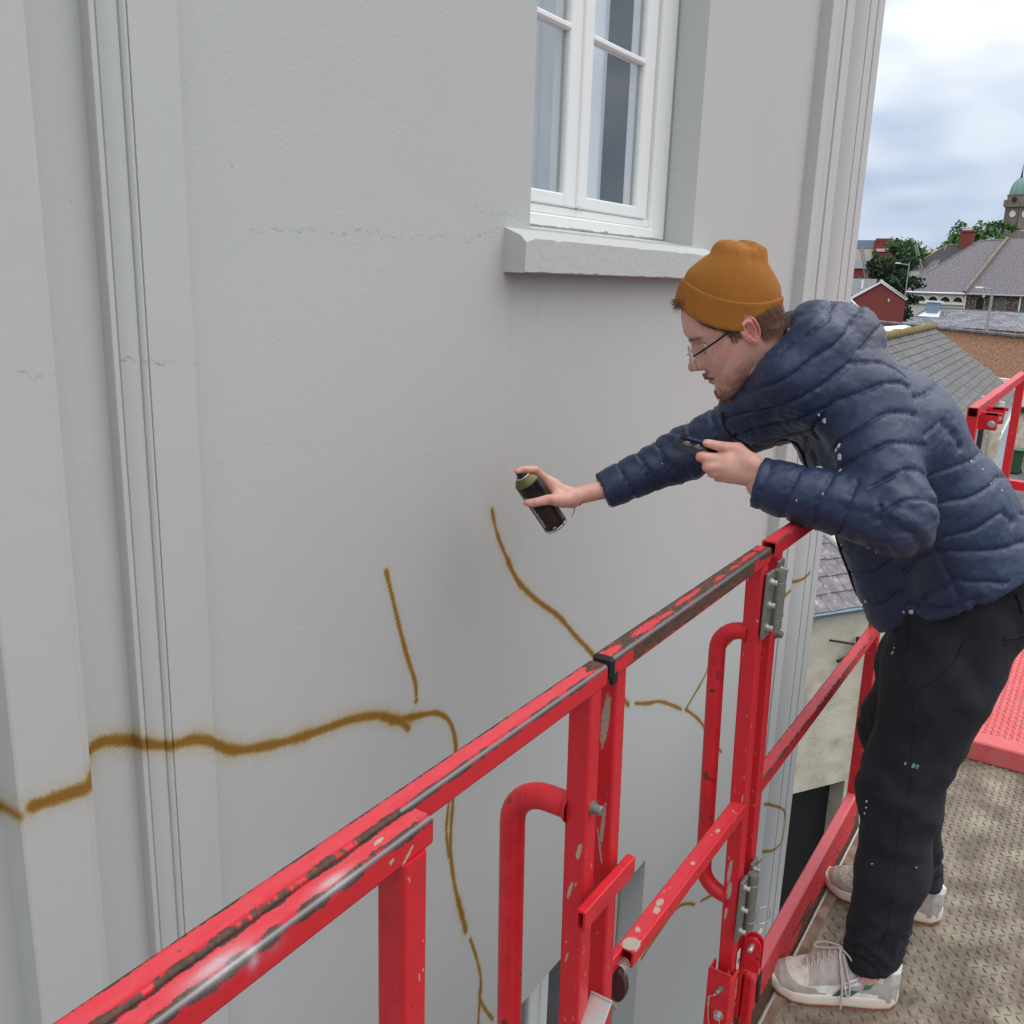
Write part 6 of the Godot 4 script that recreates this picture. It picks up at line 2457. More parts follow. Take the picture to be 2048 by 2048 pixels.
	var loops := [
		[Vector3(0.455, 0.012, -0.004), Vector3(0.48, 0.004, -0.022), Vector3(0.46, -0.018, -0.036), Vector3(0.43, -0.050, -0.043), Vector3(0.40, -0.064, -0.045), Vector3(0.395, -0.048, -0.043), Vector3(0.42, -0.022, -0.036), Vector3(0.45, 0.002, -0.016)],
		[Vector3(0.465, 0.010, 0.0), Vector3(0.54, 0.004, 0.016), Vector3(0.62, -0.006, 0.026), Vector3(0.63, -0.012, 0.022), Vector3(0.55, -0.004, 0.010), Vector3(0.47, 0.008, -0.002)],
		[Vector3(0.46, 0.008, -0.006), Vector3(0.475, -0.010, -0.030), Vector3(0.455, -0.040, -0.042), Vector3(0.45, -0.075, -0.048), Vector3(0.448, -0.088, -0.049)],
		[Vector3(0.46, 0.008, -0.004), Vector3(0.40, 0.0, -0.018), Vector3(0.36, -0.014, -0.028)],
	]
	for l in loops:
		var pp := PackedVector3Array()
		var curve := Curve3D.new()
		for k in l.size():
			var tg := Vector3.ZERO
			if k > 0 and k < l.size() - 1:
				tg = ((l[k + 1] as Vector3) - l[k - 1]) / 5.0
			var sc := Vector3(length, 1, 1)
			curve.add_point(fr * ((l[k] as Vector3) * sc + Vector3(0, lookup(ht, 0.465), 0)), fr.basis * (-tg * sc), fr.basis * (tg * sc))
		pp = curve.tessellate_even_length(3, 0.004)
		var lc := MB.new()
		lc.tube(pp, 0.0022, 6)
		put("lace", lc, M.lace, s)


func lookup(t: Array, x: float) -> float:
	for k in range(1, t.size()):
		if x <= t[k][0]:
			var g: float = (x - t[k - 1][0]) / (t[k][0] - t[k - 1][0])
			return lerpf(t[k - 1][1], t[k][1], g * g * (3.0 - 2.0 * g) * 0.5 + g * 0.5)
	return t[t.size() - 1][1]


func side_point(ht: Array, wd: Array, x: float, yy: float, sd: float, length: float, lift: float) -> Vector3:
	var h := lookup(ht, x)
	var w := lookup(wd, x)
	var ey := clampf(yy / (h - 0.020), 0.0, 0.98)
	var ca := pow(ey, 1.0 / 0.62)
	var sa := sqrt(1.0 - ca * ca)
	var top := lerpf(0.70, 0.42, smoothstep(0.1, 0.45, x)) if x < 0.45 else lerpf(0.42, 0.9, smoothstep(0.5, 0.85, x))
	var z: float = pow(sa, lerpf(1.0, 0.75, top)) * w * lerpf(1.0, 0.72, smoothstep(0.5, 1.0, ey) * smoothstep(0.55, 0.3, x))
	return Vector3(x * length, 0.020 + yy + 0.001, sd * (z * 1.022 + lift))


func shoe_word(s: Node3D, fr: Transform3D, ht: Array, wd: Array, length: float, sd: float) -> void:
	# tag beside the laces with the maker's name and a small flag
	var c := fr * side_point(ht, wd, 0.40, 0.032, sd, length, 0.003)
	var c2 := fr * side_point(ht, wd, 0.34, 0.037, sd, length, 0.003)
	var up := (fr * side_point(ht, wd, 0.37, 0.042, sd, length, 0.003) - fr * side_point(ht, wd, 0.37, 0.028, sd, length, 0.003)).normalized()
	var right := (c2 - c).normalized()
	var out := right.cross(up).normalized()
	up = out.cross(right).normalized()
	var b := Basis(right, up, out)
	var ce := (c + c2) / 2 + out * 0.002
	var tg := MB.new()
	tg.box(ce, Vector3(0.044, 0.0115, 0.0014), 0.0006, b)
	put("tag", tg, M.tag_white, s)
	var fl := MB.new()
	fl.box(ce + right * 0.0155 + out * 0.001, Vector3(0.010, 0.0085, 0.0008), 0, b)
	put("flag", fl, M.tag_pink, s)
	word(s, "Reebok", ce - right * 0.0045 + out * 0.0011, b, 0.0085, M.tag_ink, 0.0265)


func word(parent: Node, txt: String, at: Vector3, b: Basis, size: float, m: Material, wide := 0.0) -> void:
	var tm := TextMesh.new()
	tm.text = txt
	var f := SystemFont.new()
	f.font_names = PackedStringArray(["Droid Sans"])
	tm.font = f
	tm.font_size = 32
	tm.pixel_size = size / 32.0
	tm.depth = size * 0.06
	var o := MeshInstance3D.new()
	o.name = numbered("lettering", parent)
	o.mesh = tm
	o.material_override = m
	parent.add_child(o, true)
	var sx := 1.0
	if wide > 0.0:
		var ww := tm.get_aabb().size.x
		if ww > 0.0:
			sx = wide / ww
	o.transform = Transform3D(Basis(b.x * sx, b.y, b.z), at)


func make_can() -> void:
	var b: Vector3 = J.can_b
	var axis: Vector3 = (J.can_t - J.can_b).normalized()
	var l := 0.132
	var r := 0.0285
	var t := thing("spray_can", "black spray paint can with a gold shoulder held in the outstretched hand by the wall", "spray can", Vector3.ZERO)
	var body := MB.new()
	body.lathe(b, axis, PackedVector2Array([Vector2(r * 0.9, 0.004), Vector2(r, 0.006), Vector2(r, 0.006), Vector2(r, l), Vector2(r, l), Vector2(r * 0.985, l + 0.001)]), 40)
	put("can_body", body, M.can_black, t)
	var rim := MB.new()
	rim.lathe(b, axis, PackedVector2Array([Vector2(0, 0.006), Vector2(r * 0.82, 0.003), Vector2(r * 0.92, 0.0), Vector2(r * 1.03, 0.001), Vector2(r * 1.04, 0.004), Vector2(r * 1.0, 0.0062)]), 40)
	put("bottom_rim", rim, M.can_rim, t)
	var r2 := MB.new()
	r2.lathe(b, axis, PackedVector2Array([Vector2(r * 1.005, l - 0.001), Vector2(r * 1.02, l + 0.0005), Vector2(r * 0.98, l + 0.002)]), 40)
	put("shoulder_rim", r2, M.can_gold, t)
	var sh := MB.new()
	sh.lathe(b, axis, PackedVector2Array([Vector2(r * 0.98, l + 0.0012), Vector2(r * 0.88, l + 0.007), Vector2(r * 0.70, l + 0.0135), Vector2(r * 0.56, l + 0.0165)]), 40)
	put("shoulder", sh, M.can_gold, t)
	var r3 := MB.new()
	r3.lathe(b, axis, PackedVector2Array([Vector2(r * 0.58, l + 0.0158), Vector2(r * 0.60, l + 0.0175), Vector2(r * 0.54, l + 0.0185), Vector2(r * 0.46, l + 0.0175)]), 32)
	put("valve_rim", r3, M.can_rim, t)
	var cap := MB.new()
	cap.lathe(b, axis, PackedVector2Array([Vector2(r * 0.50, l + 0.017), Vector2(r * 0.42, l + 0.022), Vector2(r * 0.36, l + 0.030), Vector2(r * 0.36, l + 0.030), Vector2(r * 0.30, l + 0.0315), Vector2(0, l + 0.0315)]), 24)
	put("nozzle", cap, M.can_black, t)
	# label: a dark brown panel and lines of small pale print, following the curve of the can
	var side := axis.cross(Vector3(0.8, 0.1, 0.6)).normalized()
	var tow := (Vector3(-0.82, 0.25, 0.52) - axis * axis.dot(Vector3(-0.82, 0.25, 0.52))).normalized()
	side = axis.cross(tow).normalized()
	var pt := func(a: float, y: float, lift: float) -> Vector3: return b + axis * y + (tow * cos(a) + side * sin(a)) * (r + lift)
	var pn := MB.new()
	var r0 := PackedVector3Array()
	var r1 := PackedVector3Array()
	for k in 13:
		var a := lerpf(-0.55, 0.45, k / 12.0)
		r0.append(pt.call(a, 0.018, 0.0004))
		r1.append(pt.call(a, 0.064, 0.0004))
	pn.loft([r0, r1], false, false, false)
	outward(pn, 0, 0, b + axis * 0.04)
	put("label_panel", pn, M.can_brown, t)
	var rg := RandomNumberGenerator.new()
	rg.seed = 31
	for col in [[-0.95, 0.020, 0.105, 0.13, 0.0024], [0.85, 0.014, 0.060, 0.05, 0.0018], [1.05, 0.014, 0.060, 0.05, 0.0018], [-0.25, 0.010, 0.014, 0.16, 0.002]]:
		var y: float = col[1]
		var pr := MB.new()
		while y < col[2]:
			var h := rg.randf_range(0.0012, 0.0045)
			var a0: float = col[0] - col[3] * rg.randf_range(0.4, 1.0)
			var a1: float = col[0] + col[3] * rg.randf_range(0.4, 1.0)
			pr.quad(pt.call(a0, y, 0.0005), pt.call(a1, y, 0.0005), pt.call(a1, y + h, 0.0005), pt.call(a0, y + h, 0.0005))
			y += h + rg.randf_range(0.0006, 0.0018)
		outward(pr, 0, 0, b + axis * 0.06)
		var o := put("label_print", pr, M.can_print, t)
		o.set_meta("kind", "stuff")


func make_phone() -> void:
	var tl: Vector3 = J.ph_tl
	var lo: Vector3 = (J.ph_bot - J.ph_tl)
	var t := thing("phone", "black phone with a blue edge held flat in the near hand above the rail", "phone", Vector3.ZERO)
	var along := Vector3(0.30, -0.22, 0.88).normalized()
	var across := Vector3(0.85, -0.47, -0.36)
	across = (across - along * across.dot(along)).normalized()
	var up := across.cross(along).normalized()
	if up.y < 0:
		up = -up
	var b := Basis(across, up, across.cross(up))
	var ce := Vector3(1.6425, 1.2465, 0.5355) + across * 0.034 + along * 0.066
	var bd := MB.new()
	bd.box(ce, Vector3(0.072, 0.0110, 0.146), 0.0050, b)
	put("case", bd, M.phone_black, t)
	var sd := MB.new()
	sd.box(ce - across * 0.0355 + up * 0.0010, Vector3(0.0022, 0.0046, 0.118), 0.0008, b)
	put("side_edge", sd, M.phone_blue, t)
	var sc := MB.new()
	sc.box(ce + up * 0.0054, Vector3(0.066, 0.0006, 0.140), 0.0, b)
	put("screen", sc, M.phone_screen, t)
	for k in 2:
		var cl := MB.new()
		cl.lathe(ce - across * (0.024) - b.z.normalized() * (1.0 if b.z.dot(along) > 0 else -1.0) * (0.056 - k * 0.022) - up * 0.0052, -up, PackedVector2Array([Vector2(0.0085, 0), Vector2(0.0085, 0.0022), Vector2(0.0085, 0.0022), Vector2(0.0060, 0.0026), Vector2(0, 0.0026)]), 20)
		put("camera_lens", cl, M.phone_lens, t)


func town_materials() -> void:
	var cream := ramp_tex(noise(301, 0.012, 5), 512, [[0.0, s8(150, 138, 116)], [0.35, s8(190, 180, 158)], [0.55, s8(202, 194, 174)], [1.0, s8(212, 205, 188)]])
	tri_mat("cream_render", Color.WHITE, 0.9, cream, normal_tex(noise(303, 0.12, 3), 512, 2.5), 0.45, 0.35)
	var sl := ramp_tex(noise(305, 0.02, 5), 512, [[0.0, s8(84, 78, 84)], [0.5, s8(112, 104, 110)], [0.72, s8(126, 118, 122)], [0.80, s8(176, 172, 168)], [1.0, s8(190, 186, 180)]])
	tri_mat("slate_near", Color.WHITE, 0.7, sl, normal_tex(noise(307, 0.06, 4), 512, 3.0), 0.8, 0.6)
	var st := ramp_tex(noise(309, 0.02, 5), 512, [[0.0, s8(84, 78, 84)], [0.5, s8(104, 97, 103)], [0.7, s8(116, 109, 111)], [1.0, s8(134, 127, 122)]])
	tri_mat("slate_church", Color.WHITE, 0.8, st, null, 0.30)
	var s2 := ramp_tex(noise(311, 0.06, 4), 512, [[0.0, s8(64, 64, 70)], [0.5, s8(98, 98, 104)], [0.75, s8(130, 130, 134)], [1.0, s8(160, 156, 150)]])
	tri_mat("slate_grey", Color.WHITE, 0.8, s2, null, 0.20)
	var ti := ramp_tex(noise(313, 0.05, 4), 512, [[0.0, s8(66, 65, 66)], [0.5, s8(92, 91, 91)], [0.75, s8(114, 112, 110)], [1.0, s8(140, 136, 126)]])
	tri_mat("tile_grey", Color.WHITE, 0.85, ti, null, 0.35)
	var ms := ramp_tex(noise(315, 0.05, 4), 256, [[0.0, s8(70, 58, 30)], [0.5, s8(112, 94, 46)], [1.0, s8(150, 136, 84)]])
	tri_mat("moss", Color.WHITE, 0.95, ms, null, 0.6)
	var br := ramp_tex(noise(317, 0.07, 4), 512, [[0.0, s8(110, 78, 60)], [0.35, s8(168, 120, 92)], [0.6, s8(188, 144, 114)], [1.0, s8(204, 176, 150)]])
	tri_mat("old_brick", Color.WHITE, 0.9, br, null, 0.16)
	var rb := ramp_tex(noise(319, 0.09, 4), 512, [[0.0, s8(104, 44, 42)], [0.5, s8(128, 60, 56)], [1.0, s8(146, 80, 72)]])
	tri_mat("red_brick", Color.WHITE, 0.9, rb, null, 0.25)
	var rubble := ramp_tex(noise(321, 0.035, 1, FastNoiseLite.TYPE_CELLULAR), 512, [[0.0, s8(48, 42, 40)], [0.3, s8(86, 74, 66)], [0.6, s8(132, 112, 96)], [1.0, s8(164, 142, 120)]])
	tri_mat("rubble_stone", Color.WHITE, 0.9, rubble, null, 0.26)
	var ash := ramp_tex(noise(323, 0.05, 4), 512, [[0.0, s8(84, 76, 68)], [0.5, s8(122, 112, 102)], [1.0, s8(150, 140, 128)]])
	tri_mat("ashlar", Color.WHITE, 0.9, ash, null, 0.12)
	var ag := ramp_tex(noise(325, 0.03, 5), 512, [[0.0, s8(62, 62, 62)], [0.5, s8(84, 83, 82)], [1.0, s8(104, 102, 98)]])
	tri_mat("asphalt", Color.WHITE, 0.95, ag, null, 0.10)
	mat("white_paint", s8(226, 224, 218), 0.7)
	mat("town_white", s8(218, 214, 202), 0.85)
	mat("copper", s8(116, 148, 140), 0.7)
	mat("lead", s8(122, 138, 156), 0.5)
	mat("gutter_blue", s8(120, 140, 158), 0.5)
	mat("dark_open", s8(16, 16, 20), 0.6)
	mat("window_grey", s8(86, 96, 96), 0.3)
	mat("teal_sheet", s8(120, 166, 168), 0.6)
	mat("pale_sheet", s8(206, 216, 222), 0.55)
	mat("green_trim_town", s8(152, 156, 112), 0.7)
	mat("grey_metal", s8(150, 154, 154), 0.5, 0.3)
	mat("rust", s8(58, 38, 30), 0.9)
	mat("mortar", s8(206, 202, 194), 0.9)
	mat("bin_green", s8(50, 84, 56), 0.55)
	mat("black_slate", s8(58, 54, 56), 0.85)
	mat("clock_white", s8(232, 230, 224), 0.6)
	mat("clock_ink", s8(40, 38, 38), 0.7)
	for q in [["leaf_dark", 46, 64, 40], ["leaf_mid", 76, 110, 52], ["leaf_light", 104, 130, 66]]:
		var m := mat(q[0], s8(q[1], q[2], q[3]), 0.85)
		m.backlight_enabled = true
		m.backlight = Color(0.1, 0.16, 0.05)
		m.vertex_color_use_as_albedo = true
	mat("bark", s8(70, 58, 48), 0.95)


func slab(mb: MB, a: Vector3, b: Vector3, c: Vector3, d: Vector3, th: float) -> void:
	# a thick sheet: corners anticlockwise seen from above
	var n := (b - a).cross(d - a).normalized() * th
	mb.quad(a, b, c, d)
	mb.quad(d - n, c - n, b - n, a - n)
	mb.quad(b, a, a - n, b - n)
	mb.quad(c, b, b - n, c - n)
	mb.quad(d, c, c - n, d - n)
	mb.quad(a, d, d - n, a - n)


func stick(called: String, parent: Node, a: Vector3, b: Vector3, r: float, m: Material) -> MeshInstance3D:
	var mb := MB.new()
	mb.tube(PackedVector3Array([a, b]), r, 8)
	return put(called, mb, m, parent)


func block(called: String, parent: Node, ce: Vector3, s: Vector3, m: Material, turn := 0.0, bv := 0.0) -> MeshInstance3D:
	var mb := MB.new()
	mb.box(ce, s, bv, Basis(Vector3.UP, turn))
	return put(called, mb, m, parent)


func make_town() -> void:
	town_materials()
	var g := MB.new()
	g.quad(Vector3(-900, -5.9, 900), Vector3(1600, -5.9, 900), Vector3(1600, -5.9, -900), Vector3(-900, -5.9, -900))
	struct("ground", g, M.asphalt, "grey asphalt yards and streets below the platform")
	near_house()
	tile_house()
	yard()
	brick_and_slate()
	gable_houses()
	church()
	clock_tower()
	far_houses()
	street_things()
	trees()


# low cream house round the corner: rendered wall, black door, slates one by one, lead gutter, rusty bracket
func near_house() -> void:
	var t := thing("cream_house", "cream rendered low house with purple slate roof and black doorway past the grey corner", "house")
	var u := Vector3(0.84476, 0, 0.53515)
	var n := Vector3(-0.53515, 0, 0.84476)
	var o := Vector3(9.132, -5.9, -0.957)       # on the wall's face, at the ground
	var e := 0.925                                # where the hip meets the eave
	var P := func(s: float, y: float, d: float) -> Vector3: return o + u * s + n * d + Vector3.UP * (y + 5.9)
	var w := MB.new()
	# door opening from s = -1.4 to 0.72 up to y = -3.68
	for q in [[-6.0, -1.4, -5.9, -1.68], [-1.4, 0.72, -3.68, -1.68], [0.72, 1.05, -5.9, -1.68]]:
		w.quad(P.call(q[0], q[2], 0), P.call(q[1], q[2], 0), P.call(q[1], q[3], 0), P.call(q[0], q[3], 0))
	w.quad(P.call(0.72, -5.9, -0.25), P.call(0.72, -5.9, 0), P.call(0.72, -3.68, 0), P.call(0.72, -3.68, -0.25))
	w.quad(P.call(-1.4, -3.68, 0), P.call(-1.4, -3.68, -0.25), P.call(0.72, -3.68, -0.25), P.call(0.72, -3.68, 0))
	w.quad(P.call(1.05, -5.9, 0), P.call(1.05, -5.9, -4.5), P.call(1.05, -1.68, -4.5), P.call(1.05, -1.68, 0))
	w.quad(P.call(1.05, -5.9, -4.5), P.call(-6.0, -5.9, -4.5), P.call(-6.0, -1.68, -4.5), P.call(1.05, -1.68, -4.5))
	put("wall", w, M.cream_render, t)
	var d := MB.new()
	d.quad(P.call(-1.4, -5.9, -0.2), P.call(0.72, -5.9, -0.2), P.call(0.72, -3.68, -0.2), P.call(-1.4, -3.68, -0.2))
	put("door", d, M.dark_open, t)
	# roof boards under the slates
	var pit := deg_to_rad(36.0)
	var up := (-n * cos(pit) + Vector3.UP * sin(pit)).normalized()
	var rn := u.cross(up)
	if rn.y < 0:
		rn = -rn
	var E0: Vector3 = P.call(0, -1.60, 0.10)
	var R := func(s: float, v: float, lift: float) -> Vector3: return E0 + u * s + up * v + rn * lift
	var hip := 0.30                               # how fast the hip comes in, per metre up the slope
	var bd := MB.new()
	bd.quad(R.call(-6.0, 0, -0.02), R.call(e, 0, -0.02), R.call(e - 2.6 * hip, 2.6, -0.02), R.call(-6.0, 2.6, -0.02))
	var k0: Vector3 = R.call(e, 0, -0.02)
	var k1: Vector3 = R.call(e - 2.6 * hip, 2.6, -0.02)
	bd.quad(k0, k0 - n * 4.6, k1 - n * 0.5, k1)
	bd.quad(R.call(-6.0, 2.6, -0.02), k1, k1 - n * 2.4 - Vector3.UP * 1.5, (R.call(-6.0, 2.6, -0.02) as Vector3) - n * 2.4 - Vector3.UP * 1.5)
	put("roof", bd, M.slate_near, t)
	var rg := RandomNumberGenerator.new()
	rg.seed = 12
	for row in 9:
		var v := row * 0.205
		var s := -2.2 + (0.12 if row % 2 == 0 else 0.0)
		while s < e - v * hip - 0.02:
			var wd := minf(0.237, e - (v + 0.1) * hip - s - 0.006)
			if wd > 0.05:
				var sl := MB.new()
				var a: Vector3 = R.call(s + 0.003, v - 0.02 + rg.randf_range(-0.006, 0.006), 0.014)
				var b: Vector3 = R.call(s + wd - 0.003, v - 0.02 + rg.randf_range(-0.006, 0.006), 0.014 + rg.randf_range(0, 0.004))
				var c: Vector3 = R.call(s + wd - 0.003, v + 0.24, 0.001)
				var f: Vector3 = R.call(s + 0.003, v + 0.24, 0.001)
				slab(sl, a, b, c, f, 0.008)
				put("slate", sl, M.slate_near, t)
			s += 0.240
	# mortar along the hip
	var hp := MB.new()
	var path := PackedVector3Array()
	var rr := []
	for k in 14:
		var v := k * 0.15
		path.append(R.call(e - v * hip + rg.randf_range(-0.01, 0.01), v, 0.02))
		rr.append(rg.randf_range(0.035, 0.06))
	hp.tube(path, rr, 7)
	put("hip_mortar", hp, M.mortar, t)
	var gu := MB.new()
	slab(gu, R.call(-6, -0.045, 0.0), R.call(e + 0.1, -0.045, 0.0), R.call(e + 0.1, 0.03, 0.005), R.call(-6, 0.03, 0.005), 0.07)
	put("gutter", gu, M.gutter_blue, t)
	# rusty bracket of old iron arms
	var ir := Node3D.new()
	ir.name = "iron_bracket"
	t.add_child(ir)
	for q in [[Vector2(0.585, -1.975), Vector2(0.585, -2.19), 0.024], [Vector2(0.56, -2.05), Vector2(0.16, -1.935), 0.012], [Vector2(0.62, -2.14), Vector2(0.30, -2.185), 0.018], [Vector2(0.585, -2.02), Vector2(0.78, -2.0), 0.013], [Vector2(0.80, -2.02), Vector2(0.76, -2.33), 0.012], [Vector2(0.76, -2.33), Vector2(0.95, -2.33), 0.010]]:
		stick("arm", ir, P.call(q[0].x, q[0].y, 0.05), P.call(q[1].x, q[1].y, 0.09), q[2], M.rust)


func tile_house() -> void:
	var t := thing("tile_roof_house", "house with grey tiled roof and mossy ridge behind the person's back", "house")
	var a := Vector3(12.0, 0.2, -3.70)
	var b := Vector3(37.27, 0.2, -4.60)
	var along := (b - a).normalized()
	var down := Vector3(0, -0.70, 1.0).normalized()
	down = (down - along * down.dot(along)).normalized()
	var n := along.cross(down)
	if n.y < 0:
		n = -n
	var L := (b - a).length()
	var S := 3.9
	var r := MB.new()
	var q := [a, b, b + down * S, a + down * S]
	r.quad(q[0], q[3], q[2], q[1])
	var back := Vector3(0, -0.70, -1.0).normalized() * 4.5
	r.quad(a, b, b + back, a + back)
	r.tri(b, b + down * S, b + back)
	put("roof", r, M.black_slate, t)
	var w := MB.new()
	w.quad(q[3] - Vector3(0, 0.05, 0.15), Vector3(q[3].x, -5.9, q[3].z - 0.15), Vector3(q[2].x, -5.9, q[2].z - 0.15), q[2] - Vector3(0, 0.05, 0.15))
	w.quad(b + down * S - along * 0.05, Vector3(b.x - 0.05, -5.9, (b + down * S).z), Vector3(b.x - 0.05, -5.9, (b + back).z), b + back - along * 0.05)
	put("wall", w, M.cream_render, t)
	# courses of tiles, each tile its own wedge
	var tile := MB.new()
	slab(tile, Vector3(-0.140, 0.030, 0.15), Vector3(0.140, 0.030, 0.15), Vector3(0.140, 0.006, -0.16), Vector3(-0.140, 0.006, -0.16), 0.022)
	var mm := MultiMesh.new()
	mm.transform_format = MultiMesh.TRANSFORM_3D
	mm.use_colors = true
	mm.mesh = tile.mesh()
	var bs := Basis(along, n, down)
	var rows := int(S / 0.25)
	var cols := int(L / 0.29)
	mm.instance_count = rows * cols
	var rg := RandomNumberGenerator.new()
	rg.seed = 4
	for i in rows:
		for j in cols:
			var p := a + along * ((j + (0.5 if i % 2 else 0.0)) * 0.29 + 0.1) + down * (i * 0.25 + 0.16)
			mm.set_instance_transform(i * cols + j, Transform3D(bs.rotated(n, rg.randf_range(-0.01, 0.01)), p))
			var v := rg.randf_range(0.78, 1.18)
			mm.set_instance_color(i * cols + j, Color(v, v, v))
	var o := MultiMeshInstance3D.new()
	o.name = "roof_tile"
	o.multimesh = mm
	var m: StandardMaterial3D = M.tile_grey
	m.vertex_color_use_as_albedo = true
	o.material_override = m
	o.set_meta("kind", "stuff")
	t.add_child(o)
	var nz := noise(331, 1.3, 3)
	var path := PackedVector3Array()
	var rr := []
	for k in 90:
		var p := a.lerp(b, k / 89.0)
		path.append(p + Vector3(0, 0.04 + nz.get_noise_1d(k * 0.9) * 0.03, 0))
		rr.append(0.13 + 0.05 * nz.get_noise_1d(k * 2.1))
	var rd := MB.new()
	rd.tube(path, rr, 8)
	put("mossy_ridge", rd, M.moss, t)


func yard() -> void:
	var t := thing("yard_wall", "cream yard wall with dark lintel behind the green bin at the right edge", "wall")
	block("wall", t, Vector3(48.6, -4.75, 1.5), Vector3(0.3, 2.3, 12.0), M.cream_render)
	block("lintel", t, Vector3(48.45, -3.65, 1.5), Vector3(0.4, 0.22, 12.0), M.rust)
	block("upper_wall", t, Vector3(49.2, -3.0, 1.5), Vector3(0.3, 1.25, 12.5), M.town_white)
	var b := thing("wheelie_bin", "green wheelie bin standing by the cream yard wall at the right edge", "bin", Vector3(44.2, -5.9, -1.75))
	var bm := MB.new()
	bm.loft([PackedVector3Array([Vector3(-0.24, 0.06, 0.22), Vector3(0.24, 0.06, 0.22), Vector3(0.24, 0.06, -0.22), Vector3(-0.24, 0.06, -0.22)]), PackedVector3Array([Vector3(-0.35, 1.0, 0.28), Vector3(0.35, 1.0, 0.28), Vector3(0.35, 1.0, -0.28), Vector3(-0.35, 1.0, -0.28)])], true, true, true, true)
	put("bin_body", bm, M.bin_green, b)
	var lid := MB.new()
	lid.box(Vector3(-0.02, 1.03, 0), Vector3(0.80, 0.07, 0.62), 0.02)
	put("lid", lid, M.bin_green, b)
	for s in [-1.0, 1.0]:
		var wh := MB.new()
		wh.lathe(Vector3(0.22, 0.10, s * 0.24 - 0.03), Vector3(0, 0, 1), PackedVector2Array([Vector2(0, 0), Vector2(0.10, 0), Vector2(0.10, 0), Vector2(0.10, 0.06), Vector2(0.10, 0.06), Vector2(0, 0.06)]), 14)
		put("wheel", wh, M.dark_rubber, b)
	# sheets and boards leaning beyond the end of the platform
	var sh := thing("metal_sheet", "white ribbed sheet leaning upright beyond the far guard rail", "sheet", Vector3.ZERO)
	var mb := MB.new()
	var lo := PackedVector3Array()
	var hi := PackedVector3Array()
	for k in 41:
		var s := k / 40.0
		var off := 0.05 * (1.0 if k % 4 < 2 else -1.0)
		lo.append(Vector3(27.0 + off * 0.4 + s * 1.2, -3.1, -1.22 + s * 0.32))
		hi.append(Vector3(27.0 + off * 0.4 + s * 1.2, -1.75 + s * 0.50, -1.12 + s * 0.22))
	mb.loft([lo, hi], false, false, false)
	put("ribbed_panel", mb, M.pale_sheet, sh)
	stick("brace", sh, Vector3(26.9, -2.35, -1.12), Vector3(27.9, -1.55, -0.93), 0.035, M.white_paint)
	stick("leg", sh, Vector3(27.05, -5.9, -1.25), Vector3(27.05, -1.9, -1.16), 0.04, M.grey_metal)
	stick("leg", sh, Vector3(28.25, -5.9, -0.9), Vector3(28.25, -1.4, -0.9), 0.04, M.grey_metal)
	var pt := thing("rusty_post", "pale post with rusty streaks beside the white ribbed sheet", "post", Vector3.ZERO)
	stick("shaft", pt, Vector3(20.5, -5.9, -0.62), Vector3(20.5, -0.55, -0.62), 0.11, M.cream_render)
	stick("rail", pt, Vector3(20.4, -5.9, -0.85), Vector3(20.4, -0.75, -0.85), 0.05, M.rust)
	block("head", pt, Vector3(20.45, -0.62, -0.78), Vector3(0.2, 0.30, 0.34), M.grey_metal)


